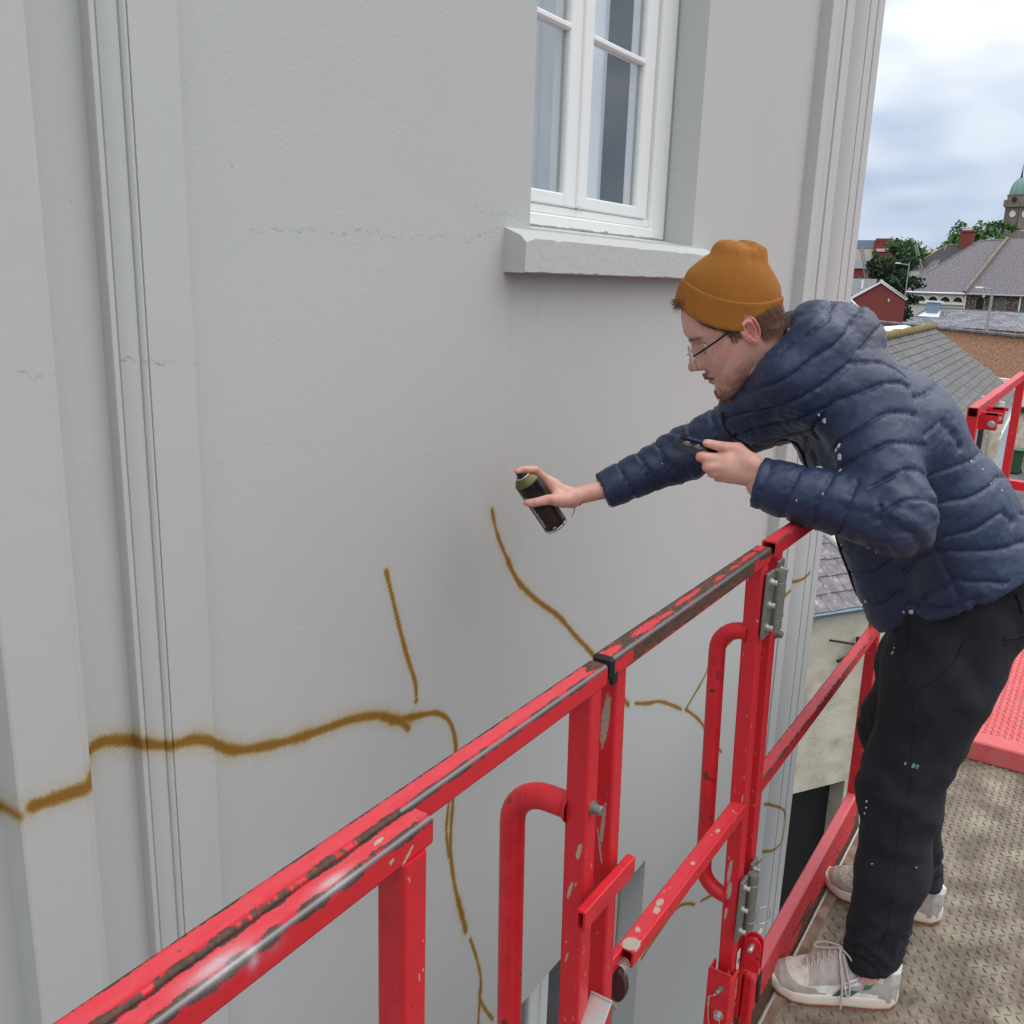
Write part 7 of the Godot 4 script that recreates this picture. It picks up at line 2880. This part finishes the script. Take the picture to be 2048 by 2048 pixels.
func brick_and_slate() -> void:
	var t := thing("brick_wall", "long weathered orange brick wall with dark coping beyond the tiled roof", "wall")
	var a := Vector3(76, -0.8, -19.0)
	var b := Vector3(48, -0.8, 5.0)
	var w := MB.new()
	w.quad(Vector3(a.x, -5.9, a.z), Vector3(b.x, -5.9, b.z), b, a)
	w.quad(b + Vector3(0.4, 0, 0.4), a + Vector3(0.4, 0, 0.4), a, b)
	put("brickwork", w, M.old_brick, t)
	var c := MB.new()
	var d := (b - a).normalized()
	for k in 60:
		var p := a.lerp(b, (k + 0.5) / 60.0)
		c.box(p + Vector3(-0.05, 0.07 + 0.015 * sin(k * 2.3), 0), Vector3(0.60, 0.14, 0.45), 0.02, Basis(Vector3.UP, atan2(-d.z, d.x)))
	var co := put("coping_stone", c, M.slate_grey, t)
	co.set_meta("kind", "stuff")
	var s := thing("slate_roofed_hall", "long hall with grey slate roof and lead vent, behind the orange brick wall", "hall")
	var r := MB.new()
	var e0 := Vector3(68.9, -0.80, -11.3)
	var e1 := Vector3(69.6, -1.15, 8.0)
	var r0 := Vector3(73.05, 0.22, -10.6)
	var r1 := Vector3(73.9, 0.10, 8.0)
	r.quad(e0, e1, r1, r0)
	r.quad(r0, r1, r1 + Vector3(4.5, -1.3, 0), r0 + Vector3(4.5, -1.3, -0.7))
	r.tri(e0, r0, r0 + Vector3(4.5, -1.3, -0.7))
	put("roof", r, M.slate_grey, s)
	var ww := MB.new()
	ww.quad(Vector3(e0.x + 0.2, -5.9, e0.z), Vector3(e1.x + 0.2, -5.9, e1.z), e1 + Vector3(0.2, -0.05, 0), e0 + Vector3(0.2, -0.05, 0))
	put("wall", ww, M.old_brick, s)
	stick("ridge", s, r0, r1, 0.10, M.black_slate)
	# rows of slates, as far as they can be told apart
	var sm := MB.new()
	sm.box(Vector3.ZERO, Vector3(0.56, 0.03, 0.36), 0.0)
	var mm := MultiMesh.new()
	mm.transform_format = MultiMesh.TRANSFORM_3D
	mm.use_colors = true
	mm.mesh = sm.mesh()
	var up := ((r0 + r1) / 2 - (e0 + e1) / 2).normalized()
	var al := (e1 - e0).normalized()
	var nn := al.cross(up).normalized()
	if nn.y < 0:
		nn = -nn
	var bs := Basis(al, nn, al.cross(nn)).rotated(al, 0.06)
	var list: Array[Transform3D] = []
	for i in 13:
		for j in 33:
			var p := e0.lerp(r0, (i + 0.5) / 13.0).lerp(e1.lerp(r1, (i + 0.5) / 13.0), (j + (0.5 if i % 2 else 0.0)) / 33.0)
			list.append(Transform3D(bs, p + nn * 0.03))
	mm.instance_count = list.size()
	var rg := RandomNumberGenerator.new()
	rg.seed = 9
	for k in list.size():
		mm.set_instance_transform(k, list[k])
		var v := rg.randf_range(0.7, 1.35)
		mm.set_instance_color(k, Color(v, v, v * 1.02))
	var so := MultiMeshInstance3D.new()
	so.name = "slate"
	so.multimesh = mm
	so.material_override = M.slate_grey
	(M.slate_grey as StandardMaterial3D).vertex_color_use_as_albedo = true
	so.set_meta("kind", "stuff")
	s.add_child(so)
	block("vent", s, Vector3(72.0, 0.30, -10.2), Vector3(1.0, 0.75, 0.75), M.lead)
	var fl := MB.new()
	slab(fl, Vector3(70.7, -0.26, -10.9), Vector3(70.8, -0.28, -9.6), Vector3(72.2, 0.10, -9.7), Vector3(72.1, 0.10, -10.6), 0.03)
	put("flashing", fl, M.pale_sheet, s)
	block("vent_cap", s, Vector3(72.0, 0.72, -10.2), Vector3(1.25, 0.10, 1.05), M.pale_sheet)


func gable_houses() -> void:
	# small shed with pale sheeted roof and greenish barge boards, close behind the person's shoulder
	var t := thing("sheeted_shed", "low shed with pale ribbed roof sheets and greenish edges just behind the person's shoulder", "shed")
	var ap := Vector3(48.9, -0.37, -9.2)
	var l := Vector3(48.7, -0.80, -10.9)
	var r := Vector3(49.1, -0.80, -7.6)
	var lo := MB.new()
	lo.poly(PackedVector3Array([Vector3(l.x, -5.9, l.z), Vector3(r.x, -5.9, r.z), r, ap, l]))
	put("wall", lo, M.pale_sheet, t)
	for k in 24:
		var z := lerpf(l.z + 0.1, r.z - 0.1, k / 23.0)
		var top := lerpf(-0.85, -0.42, 1.0 - absf(z - ap.z) / 1.7)
		stick("rib", t, Vector3(48.87, -2.5, z), Vector3(48.87, top, z), 0.022, M.teal_sheet)
	for e in [[l, ap], [ap, r]]:
		stick("barge_board", t, e[0], e[1], 0.075, M.green_trim_town)
	var rf := MB.new()
	rf.quad(l, ap, ap + Vector3(6, 0, 0.4), l + Vector3(6, 0, 0.4))
	rf.quad(ap, r, r + Vector3(6, 0, 0.4), ap + Vector3(6, 0, 0.4))
	put("roof", rf, M.pale_sheet, t)
	# red brick gable
	var g := thing("brick_gable_house", "dark red brick gable house with white barge boards left of the white arcade", "house")
	var A := Vector3(93.0, 2.05, -18.25)
	var Lp := Vector3(92.48, 0.49, -20.6)
	var Rp := Vector3(93.42, 0.62, -16.03)
	var gm := MB.new()
	gm.poly(PackedVector3Array([Vector3(Lp.x, -5.9, Lp.z), Vector3(Rp.x, -5.9, Rp.z), Rp, A, Lp]))
	gm.quad(Vector3(Rp.x, -5.9, Rp.z), Vector3(Rp.x + 9, -5.9, Rp.z - 1.9), Rp + Vector3(9, 0, -1.9), Rp)
	put("wall", gm, M.red_brick, g)
	for e in [[Lp, A], [A, Rp]]:
		var bb := MB.new()
		var d: Vector3 = (e[1] - e[0]).normalized()
		bb.box((e[0] + e[1]) / 2 + Vector3(-0.12, 0.05, 0), Vector3(0.16, 0.22, ((e[1] - e[0]) as Vector3).length() + 0.35), 0.0, Basis(d.cross(Vector3(1, 0, 0)).cross(d).normalized(), d.cross(Vector3(1, 0, 0)).normalized() * -1.0, d))
		put("barge_board", bb, M.white_paint, g)
	var gr := MB.new()
	slab(gr, Lp + Vector3(-0.2, 0, -0.1), A + Vector3(-0.2, 0.05, 0), A + Vector3(11, 0.05, -2.4), Lp + Vector3(11, 0, -2.4), -0.1)
	slab(gr, A + Vector3(-0.2, 0.05, 0), Rp + Vector3(-0.2, 0, 0.1), Rp + Vector3(11, 0, -2.3), A + Vector3(11, 0.05, -2.4), -0.1)
	put("roof", gr, M.slate_grey, g)
	var rw := MB.new()
	rw.quad(Vector3(94.5, 0.75, -26.0), Vector3(94.5, 0.75, -19.4), Vector3(98.0, 2.35, -19.7), Vector3(98.0, 2.35, -26.0))
	rw.quad(Vector3(94.7, -5.9, -26.0), Vector3(94.7, -5.9, -19.6), Vector3(94.7, 0.78, -19.6), Vector3(94.7, 0.78, -26.0))
	put("rear_roof", rw, M.slate_grey, g)
	stick("flue", g, Vector3(96.0, 1.3, -20.6), Vector3(96.0, 2.25, -20.6), 0.11, M.white_paint)
	block("vent_brick", g, Vector3(92.95, 0.45, -17.4), Vector3(0.3, 0.26, 0.08), M.town_white)
	# teal shed in front of it
	var s := thing("teal_shed", "teal ribbed metal shed with white edge left of the red brick gable", "shed")
	var Ta := Vector3(82.5, 1.4, -19.4)
	var Tr := Vector3(83.03, -0.82, -16.95)
	var sm := MB.new()
	sm.poly(PackedVector3Array([Vector3(82.2, -5.9, -22.5), Vector3(83.0, -5.9, -17.1), Vector3(83.0, -0.9, -17.1), Ta, Vector3(82.2, -0.9, -22.0)]))
	put("wall", sm, M.teal_sheet, s)
	for k in 18:
		var z := lerpf(-21.5, -17.2, k / 17.0)
		stick("rib", s, Vector3(82.45, -2.0, z), Vector3(82.45, -0.9 + 2.25 * clampf(1.0 - absf(z + 19.4) / 2.45, 0, 1), z), 0.035, M.teal_sheet)
	stick("barge_board", s, Ta, Tr + Vector3(0, -0.1, 0.05), 0.11, M.white_paint)
	block("fascia", s, Vector3(82.6, -1.05, -18.6), Vector3(0.2, 0.30, 3.3), M.pale_sheet)


func arch(mb: MB, x: float, y: float, z: float, r: float, h: float, seg := 12) -> void:
	# a round-headed face in the plane across x
	var p := PackedVector3Array([Vector3(x, y - h, z - r), Vector3(x, y - h, z + r)])
	for k in seg + 1:
		var a := PI * k / seg
		p.append(Vector3(x, y + sin(a) * r, z + cos(a) * r))
	mb.poly(p)


func arch_ring(mb: MB, x: float, y: float, z: float, r: float, w: float, h: float, dx: float) -> void:
	var inner := PackedVector3Array()
	var outer := PackedVector3Array()
	inner.append(Vector3(x, y - h, z + r))
	outer.append(Vector3(x, y - h, z + r + w))
	for k in 13:
		var a := PI * k / 12.0
		inner.append(Vector3(x, y + sin(a) * r, z + cos(a) * r))
		outer.append(Vector3(x, y + sin(a) * (r + w), z + cos(a) * (r + w)))
	inner.append(Vector3(x, y - h, z - r))
	outer.append(Vector3(x, y - h, z - r - w))
	for k in inner.size() - 1:
		mb.quad(inner[k], outer[k], outer[k + 1], inner[k + 1])
		mb.quad(inner[k + 1], inner[k + 1] + Vector3(dx, 0, 0), inner[k] + Vector3(dx, 0, 0), inner[k])


func church() -> void:
	var t := thing("market_hall", "large slate roofed stone hall with a white arcade of five half round openings", "hall")
	var x := 128.9
	# white arcade in front, its five openings framed
	var w := MB.new()
	w.quad(Vector3(127.7, -5.9, -23.2), Vector3(x, -5.9, -15.75), Vector3(x, 1.12, -15.75), Vector3(127.7, 1.12, -23.2))
	w.quad(Vector3(131, -5.9, -24.6), Vector3(127.7, -5.9, -23.2), Vector3(127.7, 1.12, -23.2), Vector3(131, 1.12, -24.6))
	put("arcade_wall", w, M.town_white, t)
	for k in 5:
		var s := k / 4.0
		var z := lerpf(-22.05, -16.5, s)
		var xx := lerpf(127.86, 128.74, s)
		var o := MB.new()
		arch(o, xx - 0.05, 0.18, z, 0.54, 0.02)
		put("opening", o, M.dark_open, t)
		var ring := MB.new()
		arch_ring(ring, xx - 0.16, 0.18, z, 0.54, 0.16, 0.06, 0.12)
		put("arch_moulding", ring, M.town_white, t)
	var ld := MB.new()
	ld.box(Vector3(128.15, -0.12, -19.45), Vector3(0.35, 0.22, 7.5), 0.03, Basis(Vector3.UP, 0.157))
	put("string_course", ld, M.town_white, t)
	# stone wall with round-headed windows
	var sw := MB.new()
	sw.quad(Vector3(x + 0.15, -5.9, -15.75), Vector3(x + 1.8, -5.9, 4.0), Vector3(x + 1.8, 1.1, 4.0), Vector3(x + 0.15, 1.1, -15.75))
	put("stone_wall", sw, M.rubble_stone, t)
	for k in 5:
		var z := -14.05 + k * 2.32
		var xx := x + 0.15 + (z + 15.75) * 0.0835
		var o := MB.new()
		arch(o, xx - 0.06, 0.35, z, 0.42, 2.2)
		put("window", o, M.dark_open if k == 0 else M.window_grey, t)
		var ring := MB.new()
		arch_ring(ring, xx - 0.16, 0.35, z, 0.42, 0.17, 2.2, 0.10)
		put("window_surround", ring, M.ashlar, t)
	for z in [-15.7, -9.75]:
		stick("downpipe", t, Vector3(x - 0.15 + (z + 15.75) * 0.083, -5.9, z), Vector3(x - 0.15 + (z + 15.75) * 0.083, 1.0, z), 0.09, M.white_paint)
	# roofs: a hipped one over the arcade, a long one over the stone hall, a parapet between
	var eL := Vector3(127.3, 1.16, -23.6)
	var eM := Vector3(128.5, 1.18, -15.8)
	var eR := Vector3(130.4, 1.12, 4.5)
	var rL := Vector3(137.0, 7.75, -16.1)
	var rM := Vector3(137.2, 7.95, -12.9)
	var rR := Vector3(138.5, 7.95, 4.5)
	var r1 := MB.new()
	r1.quad(eL, eM, rM, rL)
	r1.tri(eL, rL, Vector3(146, 1.2, -24.5))
	put("hipped_roof", r1, M.slate_church, t)
	var r2 := MB.new()
	r2.quad(eM + Vector3(0, -0.03, 0.1), eR, rR, rM + Vector3(0, 0.12, 0))
	put("roof", r2, M.slate_church, t)
	var pr := MB.new()
	var d := (rM - eM).normalized()
	pr.box((eM + rM) / 2 + Vector3(-0.1, 0.15, 0), Vector3(0.38, 0.5, (rM - eM).length()), 0.0, Basis(d.cross(Vector3.UP).normalized(), d.cross(Vector3.UP).normalized().cross(d) * -1.0, d))
	put("parapet", pr, M.ashlar, t)
	stick("gutter", t, eL + Vector3(-0.05, -0.03, 0), eM + Vector3(-0.05, -0.03, 0), 0.11, M.white_paint)
	stick("gutter", t, eM + Vector3(-0.05, -0.05, 0), eR + Vector3(-0.05, -0.05, 0), 0.10, M.grey_metal)
	stick("ridge", t, rL, rM, 0.12, M.ashlar)
	stick("ridge", t, rM, rR, 0.12, M.ashlar)
	stick("hip", t, eL, rL, 0.12, M.slate_grey)
	# side gable on the hip
	var sg := MB.new()
	sg.quad(Vector3(131.5, 2.6, -22.6), Vector3(131.7, 2.6, -20.3), Vector3(135.6, 5.35, -20.3), Vector3(134.6, 5.2, -20.9))
	put("side_roof", sg, M.slate_church, t)


func clock_tower() -> void:
	var t := thing("clock_tower", "stone clock tower with green copper dome and spire above the slate roofs", "tower", Vector3(340.0, -5.9, -32.6), deg_to_rad(-20.0))
	block("base", t, Vector3(0, 13.0, 0), Vector3(5.8, 26.0, 5.8), M.ashlar)
	block("base_cornice", t, Vector3(0, 26.7, 0), Vector3(6.2, 0.6, 6.2), M.ashlar)
	block("plinth", t, Vector3(0, 27.3, 0), Vector3(5.4, 0.8, 5.4), M.ashlar)
	block("shaft", t, Vector3(0, 30.2, 0), Vector3(4.2, 5.4, 4.2), M.ashlar)
	for sx in [-1.0, 1.0]:
		for sz in [-1.0, 1.0]:
			for k in 2:
				var px: float = sx * 2.25
				var pz: float = sz * (2.25 - k * 0.75)
				var c := MB.new()
				c.lathe(Vector3(px, 27.7, pz), Vector3.UP, PackedVector2Array([Vector2(0.32, 0), Vector2(0.32, 0.25), Vector2(0.25, 0.3), Vector2(0.21, 4.7), Vector2(0.33, 5.0), Vector2(0.33, 5.2)]), 10)
				put("column", c, M.ashlar, t)
	block("cornice", t, Vector3(0, 33.25, 0), Vector3(5.8, 0.55, 5.8), M.ashlar)
	block("attic", t, Vector3(0, 35.0, 0), Vector3(4.6, 3.0, 4.6), M.ashlar)
	for sx in [-1.0, 1.0]:
		for sz in [-1.0, 1.0]:
			block("scroll", t, Vector3(sx * 2.5, 34.3, sz * 2.5), Vector3(0.9, 1.6, 0.9), M.ashlar, 0.785)
	block("dome_cornice", t, Vector3(0, 36.5, 0), Vector3(4.9, 0.35, 4.9), M.ashlar)
	# clock on two faces, round openings above it
	for f in 2:
		var out := Vector3(-1, 0, 0) if f == 0 else Vector3(0, 0, 1)
		var side := Vector3(0, 0, 1) if f == 0 else Vector3(1, 0, 0)
		var ce := out * 2.16 + Vector3(0, 30.9, 0)
		var ck := Node3D.new()
		ck.name = numbered("clock", t)
		t.add_child(ck, true)
		var di := MB.new()
		di.lathe(ce, out, PackedVector2Array([Vector2(1.18, 0), Vector2(1.18, 0.08), Vector2(1.18, 0.08), Vector2(1.02, 0.10)]), 28)
		put("clock_rim", di, M.ashlar, ck)
		var dd := MB.new()
		dd.lathe(ce, out, PackedVector2Array([Vector2(1.03, 0.05), Vector2(0, 0.06)]), 28)
		put("dial", dd, M.clock_white, ck)
		for k in 12:
			var a := TAU * k / 12.0
			var m := MB.new()
			m.box(ce + out * 0.08 + (side * sin(a) + Vector3.UP * cos(a)) * 0.80, Vector3(0.10, 0.26, 0.03), 0, Basis((side * cos(a) - Vector3.UP * sin(a)), (side * sin(a) + Vector3.UP * cos(a)), out))
			put("hour_mark", m, M.clock_ink, ck)
		for h in [[0.55, 0.9, 0.09], [0.42, -2.2, 0.12]]:
			var a: float = h[1]
			var m := MB.new()
			m.box(ce + out * 0.10 + (side * sin(a) + Vector3.UP * cos(a)) * h[0] * 0.7, Vector3(h[2], h[0] * 1.6, 0.03), 0, Basis((side * cos(a) - Vector3.UP * sin(a)), (side * sin(a) + Vector3.UP * cos(a)), out))
			put("clock_hand", m, M.clock_ink, ck)
		var oc := MB.new()
		oc.lathe(out * 2.31 + Vector3(0, 35.0, 0), out, PackedVector2Array([Vector2(0.86, 0.0), Vector2(0, 0.02)]), 24)
		put("round_window", oc, M.dark_open, t)
		var orr := MB.new()
		orr.lathe(out * 2.31 + Vector3(0, 35.0, 0), out, PackedVector2Array([Vector2(1.06, 0.0), Vector2(1.06, 0.10), Vector2(1.06, 0.10), Vector2(0.86, 0.10), Vector2(0.86, 0.10), Vector2(0.86, 0.0)]), 24)
		put("window_surround", orr, M.ashlar, t)
		var dr := MB.new()
		var hw := 0.75
		dr.poly(PackedVector3Array([out * 2.92 + side * -hw + Vector3(0, 20.5, 0), out * 2.92 + side * hw + Vector3(0, 20.5, 0), out * 2.92 + side * hw + Vector3(0, 24.4, 0), out * 2.92 + side * 0.4 + Vector3(0, 25.0, 0), out * 2.92 + side * -0.4 + Vector3(0, 25.0, 0), out * 2.92 + side * -hw + Vector3(0, 24.4, 0)]))
		put("arched_window", dr, M.window_grey, t)
	# ribbed dome and spire
	var prof := [[2.35, 36.7], [2.33, 37.5], [2.15, 38.6], [1.80, 39.7], [1.30, 40.6], [0.75, 41.25], [0.38, 41.6], [0.26, 42.2], [0.16, 43.6], [0.05, 45.6]]
	var rings := []
	for q in prof:
		var ring := PackedVector3Array()
		for k in 32:
			var a := -TAU * k / 32.0
			var sq := 1.0 / maxf(absf(cos(a)), absf(sin(a)))
			var f: float = lerpf(1.0, sq, 0.35) * (1.03 if k % 4 == 0 else 1.0)
			ring.append(Vector3(cos(a) * q[0] * f, q[1], sin(a) * q[0] * f))
		rings.append(ring)
	var dm := MB.new()
	dm.loft(rings.slice(0, 7), true, false, false)
	outward(dm, 0, 0, Vector3(0, 36, 0))
	put("dome", dm, M.copper, t)
	for k in 8:
		var rb := MB.new()
		var pp := PackedVector3Array()
		for q in 7:
			pp.append((rings[q][k * 4] as Vector3) * Vector3(1.01, 1, 1.01))
		rb.tube(pp, 0.09, 5)
		put("dome_rib", rb, M.copper, t)
	var sp := MB.new()
	sp.loft(rings.slice(6, 10), true, false, false)
	outward(sp, 0, 0, Vector3(0, 36, 0))
	put("spire", sp, M.black_slate, t)


func far_houses() -> void:
	var t := thing("dark_roofed_house", "house with near black slate roof and red chimney behind the big slate roof", "house")
	var r := MB.new()
	r.quad(Vector3(147.0, 4.3, -26.2), Vector3(148.2, 4.3, -17.0), Vector3(152.5, 7.75, -18.2), Vector3(152.2, 7.85, -22.2))
	r.tri(Vector3(147.0, 4.3, -26.2), Vector3(152.2, 7.85, -22.2), Vector3(158, 4.3, -26.5))
	put("roof", r, M.black_slate, t)
	var w := MB.new()
	w.quad(Vector3(147.4, -5.9, -26.0), Vector3(148.4, -5.9, -17.0), Vector3(148.4, 4.35, -17.0), Vector3(147.4, 4.35, -26.0))
	put("wall", w, M.town_white, t)
	stick("hip", t, Vector3(147.0, 4.3, -26.2), Vector3(152.2, 7.85, -22.2), 0.12, M.ashlar)
	stick("ridge", t, Vector3(152.2, 7.85, -22.2), Vector3(152.5, 7.75, -18.2), 0.13, M.ashlar)
	stick("downpipe", t, Vector3(150.0, 5.9, -22.4), Vector3(152.2, 7.85, -22.3), 0.14, M.ashlar)
	block("chimney", t, Vector3(152.4, 8.5, -19.75), Vector3(1.2, 2.4, 1.75), M.red_brick)
	block("chimney_cap", t, Vector3(152.4, 9.75, -19.75), Vector3(1.4, 0.25, 2.0), M.red_brick)
	for k in 3:
		stick("chimney_pot", t, Vector3(152.4, 9.85, -20.2 + k * 0.42), Vector3(152.4, 10.35, -20.2 + k * 0.42), 0.17, M.cream_render)
	var f := thing("flat_roofed_block", "small pale flat roofed block between the trees and the dark roof", "building")
	block("wall", f, Vector3(166, 3.0, -27.4), Vector3(5, 9.0, 4.0), M.black_slate)
	block("roof", f, Vector3(166, 7.35, -27.4), Vector3(6, 0.6, 4.8), M.town_white)
	# terrace of brick and cream at the left, by the corner of the grey building
	var b := thing("brick_terrace", "red brick and cream town building with grey roof beside the grey wall's corner", "building")
	block("wall", b, Vector3(172, -0.6, -39.0), Vector3(6, 10.6, 12.0), M.red_brick)
	block("cream_band", b, Vector3(168.9, 1.2, -39.0), Vector3(0.3, 1.2, 12.0), M.cream_render)
	block("cream_band", b, Vector3(168.9, -0.6, -39.0), Vector3(0.3, 0.5, 12.0), M.cream_render)
	for k in 7:
		var z := -44.0 + k * 1.6
		for row in [2.6, -1.6]:
			block("window", b, Vector3(168.95, row, z), Vector3(0.12, 1.2, 0.8), M.window_grey)
			block("sill", b, Vector3(168.85, row - 0.68, z), Vector3(0.3, 0.12, 1.0), M.cream_render)
	var br := MB.new()
	br.quad(Vector3(168.6, 4.6, -45.2), Vector3(168.6, 4.6, -32.9), Vector3(172, 6.2, -33.8), Vector3(172, 6.2, -45.2))
	put("roof", br, M.slate_grey, b)
	var c := thing("cream_block", "cream stone block with red brick turret above the dark tree", "building")
	block("wall", c, Vector3(184, 2.5, -41.5), Vector3(8, 12.0, 14.0), M.cream_render)
	block("roof", c, Vector3(184, 9.0, -43.0), Vector3(8.2, 1.4, 12.0), M.lead)
	block("turret", c, Vector3(181, 5.2, -36.6), Vector3(3, 9.0, 3.6), M.red_brick)
	block("turret_cap", c, Vector3(181, 9.75, -36.9), Vector3(3.1, 0.5, 2.6), M.red_brick)
	block("pediment", c, Vector3(179.4, 8.0, -36.6), Vector3(0.3, 0.5, 2.6), M.cream_render)
	for k in 5:
		block("window", c, Vector3(179.9, 5.6, -46.5 + k * 1.9), Vector3(0.2, 1.5, 0.8), M.window_grey)


func street_things() -> void:
	var l := thing("street_lamp", "grey street lamp with a single arm in front of the stone hall's windows", "street lamp", Vector3(62.0, -5.9, -5.55))
	stick("pole", l, Vector3(0, 0, 0), Vector3(0, 8.3, 0), 0.075, M.grey_metal)
	stick("arm", l, Vector3(0, 7.55, 0), Vector3(-0.1, 7.62, -0.62), 0.035, M.grey_metal)
	block("lamp_head", l, Vector3(-0.1, 7.62, -0.72), Vector3(0.2, 0.11, 0.42), M.white_paint, 0.0, 0.03)
	block("camera", l, Vector3(-0.05, 7.15, -0.42), Vector3(0.10, 0.10, 0.10), M.white_paint)
	var l2 := thing("street_lamp", "slim street lamp with long arm standing before the dark tree", "street lamp", Vector3(106.5, -5.9, -18.55))
	stick("pole", l2, Vector3(0, 0, 0), Vector3(0, 10.1, 0), 0.06, M.grey_metal)
	stick("arm", l2, Vector3(0, 9.8, 0), Vector3(-0.1, 9.95, -0.95), 0.04, M.grey_metal)
	block("lamp_head", l2, Vector3(-0.1, 9.98, -1.1), Vector3(0.2, 0.12, 0.5), M.white_paint, 0.0, 0.03)
	for q in [["pair of pale leaning steel masts left of the dark tree by the grey wall", Vector3(112.0, 5.83, -24.9), Vector3(112.3, 1.5, -23.8)], ["pair of pale leaning steel masts between the trees and the dark roof", Vector3(142.7, 7.5, -24.9), Vector3(142.9, 4.4, -23.9)]]:
		var m := thing("steel_mast", q[0], "mast")
		var top: Vector3 = q[1]
		var foot: Vector3 = q[2]
		var base := foot + (foot - top).normalized() * (foot.y + 5.9) * 1.02
		for s in 2:
			var dz := Vector3(0, 0, 0.26 * s)
			stick("pole", m, base + dz * 1.6, top + dz, 0.085, M.grey_metal)
		for k in 5:
			var p := foot.lerp(top, 0.1 + k * 0.2)
			stick("rung", m, p, p + Vector3(0, 0, 0.3), 0.03, M.grey_metal)


func tree(label: String, at: Vector3, h: float, rx: float, cy: float, ry: float, leaf: String, sd: int, conifer := false) -> void:
	var t := thing("tree", label, "tree", at, 0.0, "trees on the skyline")
	var r := RandomNumberGenerator.new()
	r.seed = sd
	var tr := MB.new()
	tr.tube(PackedVector3Array([Vector3(0, 0, 0), Vector3(0.1, h * 0.3, 0.05), Vector3(0, h * 0.6, 0), Vector3(0.05, h * 0.9, 0)]), [0.32, 0.26, 0.18, 0.05], 8)
	for k in 9:
		var a := TAU * k / 9.0 + r.randf()
		var y := lerpf(cy - ry * 0.7, cy + ry * 0.4, k / 8.0)
		tr.tube(PackedVector3Array([Vector3(0, y, 0), Vector3(cos(a) * rx * 0.4, y + ry * 0.22, sin(a) * rx * 0.4), Vector3(cos(a) * rx * 0.8, y + ry * 0.34, sin(a) * rx * 0.8)]), [0.12, 0.07, 0.02], 5)
	put("trunk", tr, M.bark, t)
	# crown: clumps of leaf sprays round the ends of the limbs
	var cr := MB.new()
	cr.colored = true
	var clumps := []
	for k in 58:
		var p := Vector3()
		while true:
			p = Vector3(r.randf_range(-1, 1), r.randf_range(-1, 1), r.randf_range(-1, 1))
			if p.length() < 1.0 and p.length() > 0.35:
				break
		var s := 1.0
		if conifer:
			s = lerpf(1.1, 0.25, (p.y + 1) * 0.5)
		clumps.append([Vector3(p.x * rx * s, cy + p.y * ry, p.z * rx * s), r.randf_range(0.16, 0.30) * rx, r.randf_range(0.7, 1.3)])
	for c in clumps:
		for k in 84:
			var d := Vector3(r.randfn(), r.randfn() * 0.8, r.randfn()).normalized() * pow(r.randf(), 0.45)
			var p: Vector3 = c[0] + d * c[1]
			var sz := r.randf_range(0.16, 0.34) * (0.6 + rx * 0.14)
			var u := Vector3(r.randfn(), r.randfn(), r.randfn()).normalized()
			var v := u.cross(Vector3(r.randfn(), r.randfn(), r.randfn())).normalized()
			var g: float = c[2] * r.randf_range(0.75, 1.25)
			cr.tint = Color(g, g, g * 0.95)
			cr.quad(p - u * sz, p - v * sz * 0.55, p + u * sz, p + v * sz * 0.55)
	put("crown", cr, M[leaf], t)


func trees() -> void:
	tree("dark evergreen tree with open branches behind the red brick gable", Vector3(112, -5.9, -21.6), 11.8, 3.3, 7.2, 4.6, "leaf_dark", 41)
	tree("dark rounded shrub-like tree low beside the arcade's left end", Vector3(116, -5.9, -21.9), 8.6, 1.9, 6.2, 2.5, "leaf_dark", 42)
	tree("bright green broad tree behind the dark evergreen", Vector3(150, -5.9, -27.4), 14.4, 4.6, 9.0, 5.8, "leaf_mid", 43)
	tree("slim upright conifer between the evergreen and the broad green tree", Vector3(148, -5.9, -31.0), 13.4, 1.5, 8.0, 5.6, "leaf_mid", 44, true)
	tree("small green tree right of the slanting mast by the flat roof", Vector3(172, -5.9, -28.6), 14.2, 2.3, 9.0, 4.6, "leaf_mid", 45)
	tree("leafy tree at the left end of the crown behind the red chimney", Vector3(176, -5.9, -24.9), 17.0, 4.2, 11.4, 5.2, "leaf_mid", 46)
	tree("tall leafy tree directly behind the red chimney", Vector3(177, -5.9, -22.0), 18.6, 4.8, 12.8, 5.8, "leaf_mid", 47)
	tree("leafy tree right of the red chimney against the clock tower", Vector3(178, -5.9, -19.0), 18.4, 4.8, 12.6, 5.8, "leaf_mid", 48)
	tree("young leafy tree far left behind the chimney house", Vector3(190, -5.9, -29.0), 16.0, 2.6, 11.2, 4.0, "leaf_light", 49)
	tree("pale green bush-like tree low between the evergreen and the arcade roof", Vector3(124, -5.9, -23.2), 8.2, 1.7, 5.6, 3.0, "leaf_light", 50)


func lap(what: String) -> void:
	print("%6.2f s  %s" % [(Time.get_ticks_msec() - t_start) / 1000.0, what])


func _ready() -> void:
	t_start = Time.get_ticks_msec()
	make_world()
	lap("sky")
	make_materials()
	make_building()
	lap("wall")
	make_platform()
	lap("platform")
	make_person()
	make_town()
	lap("town")
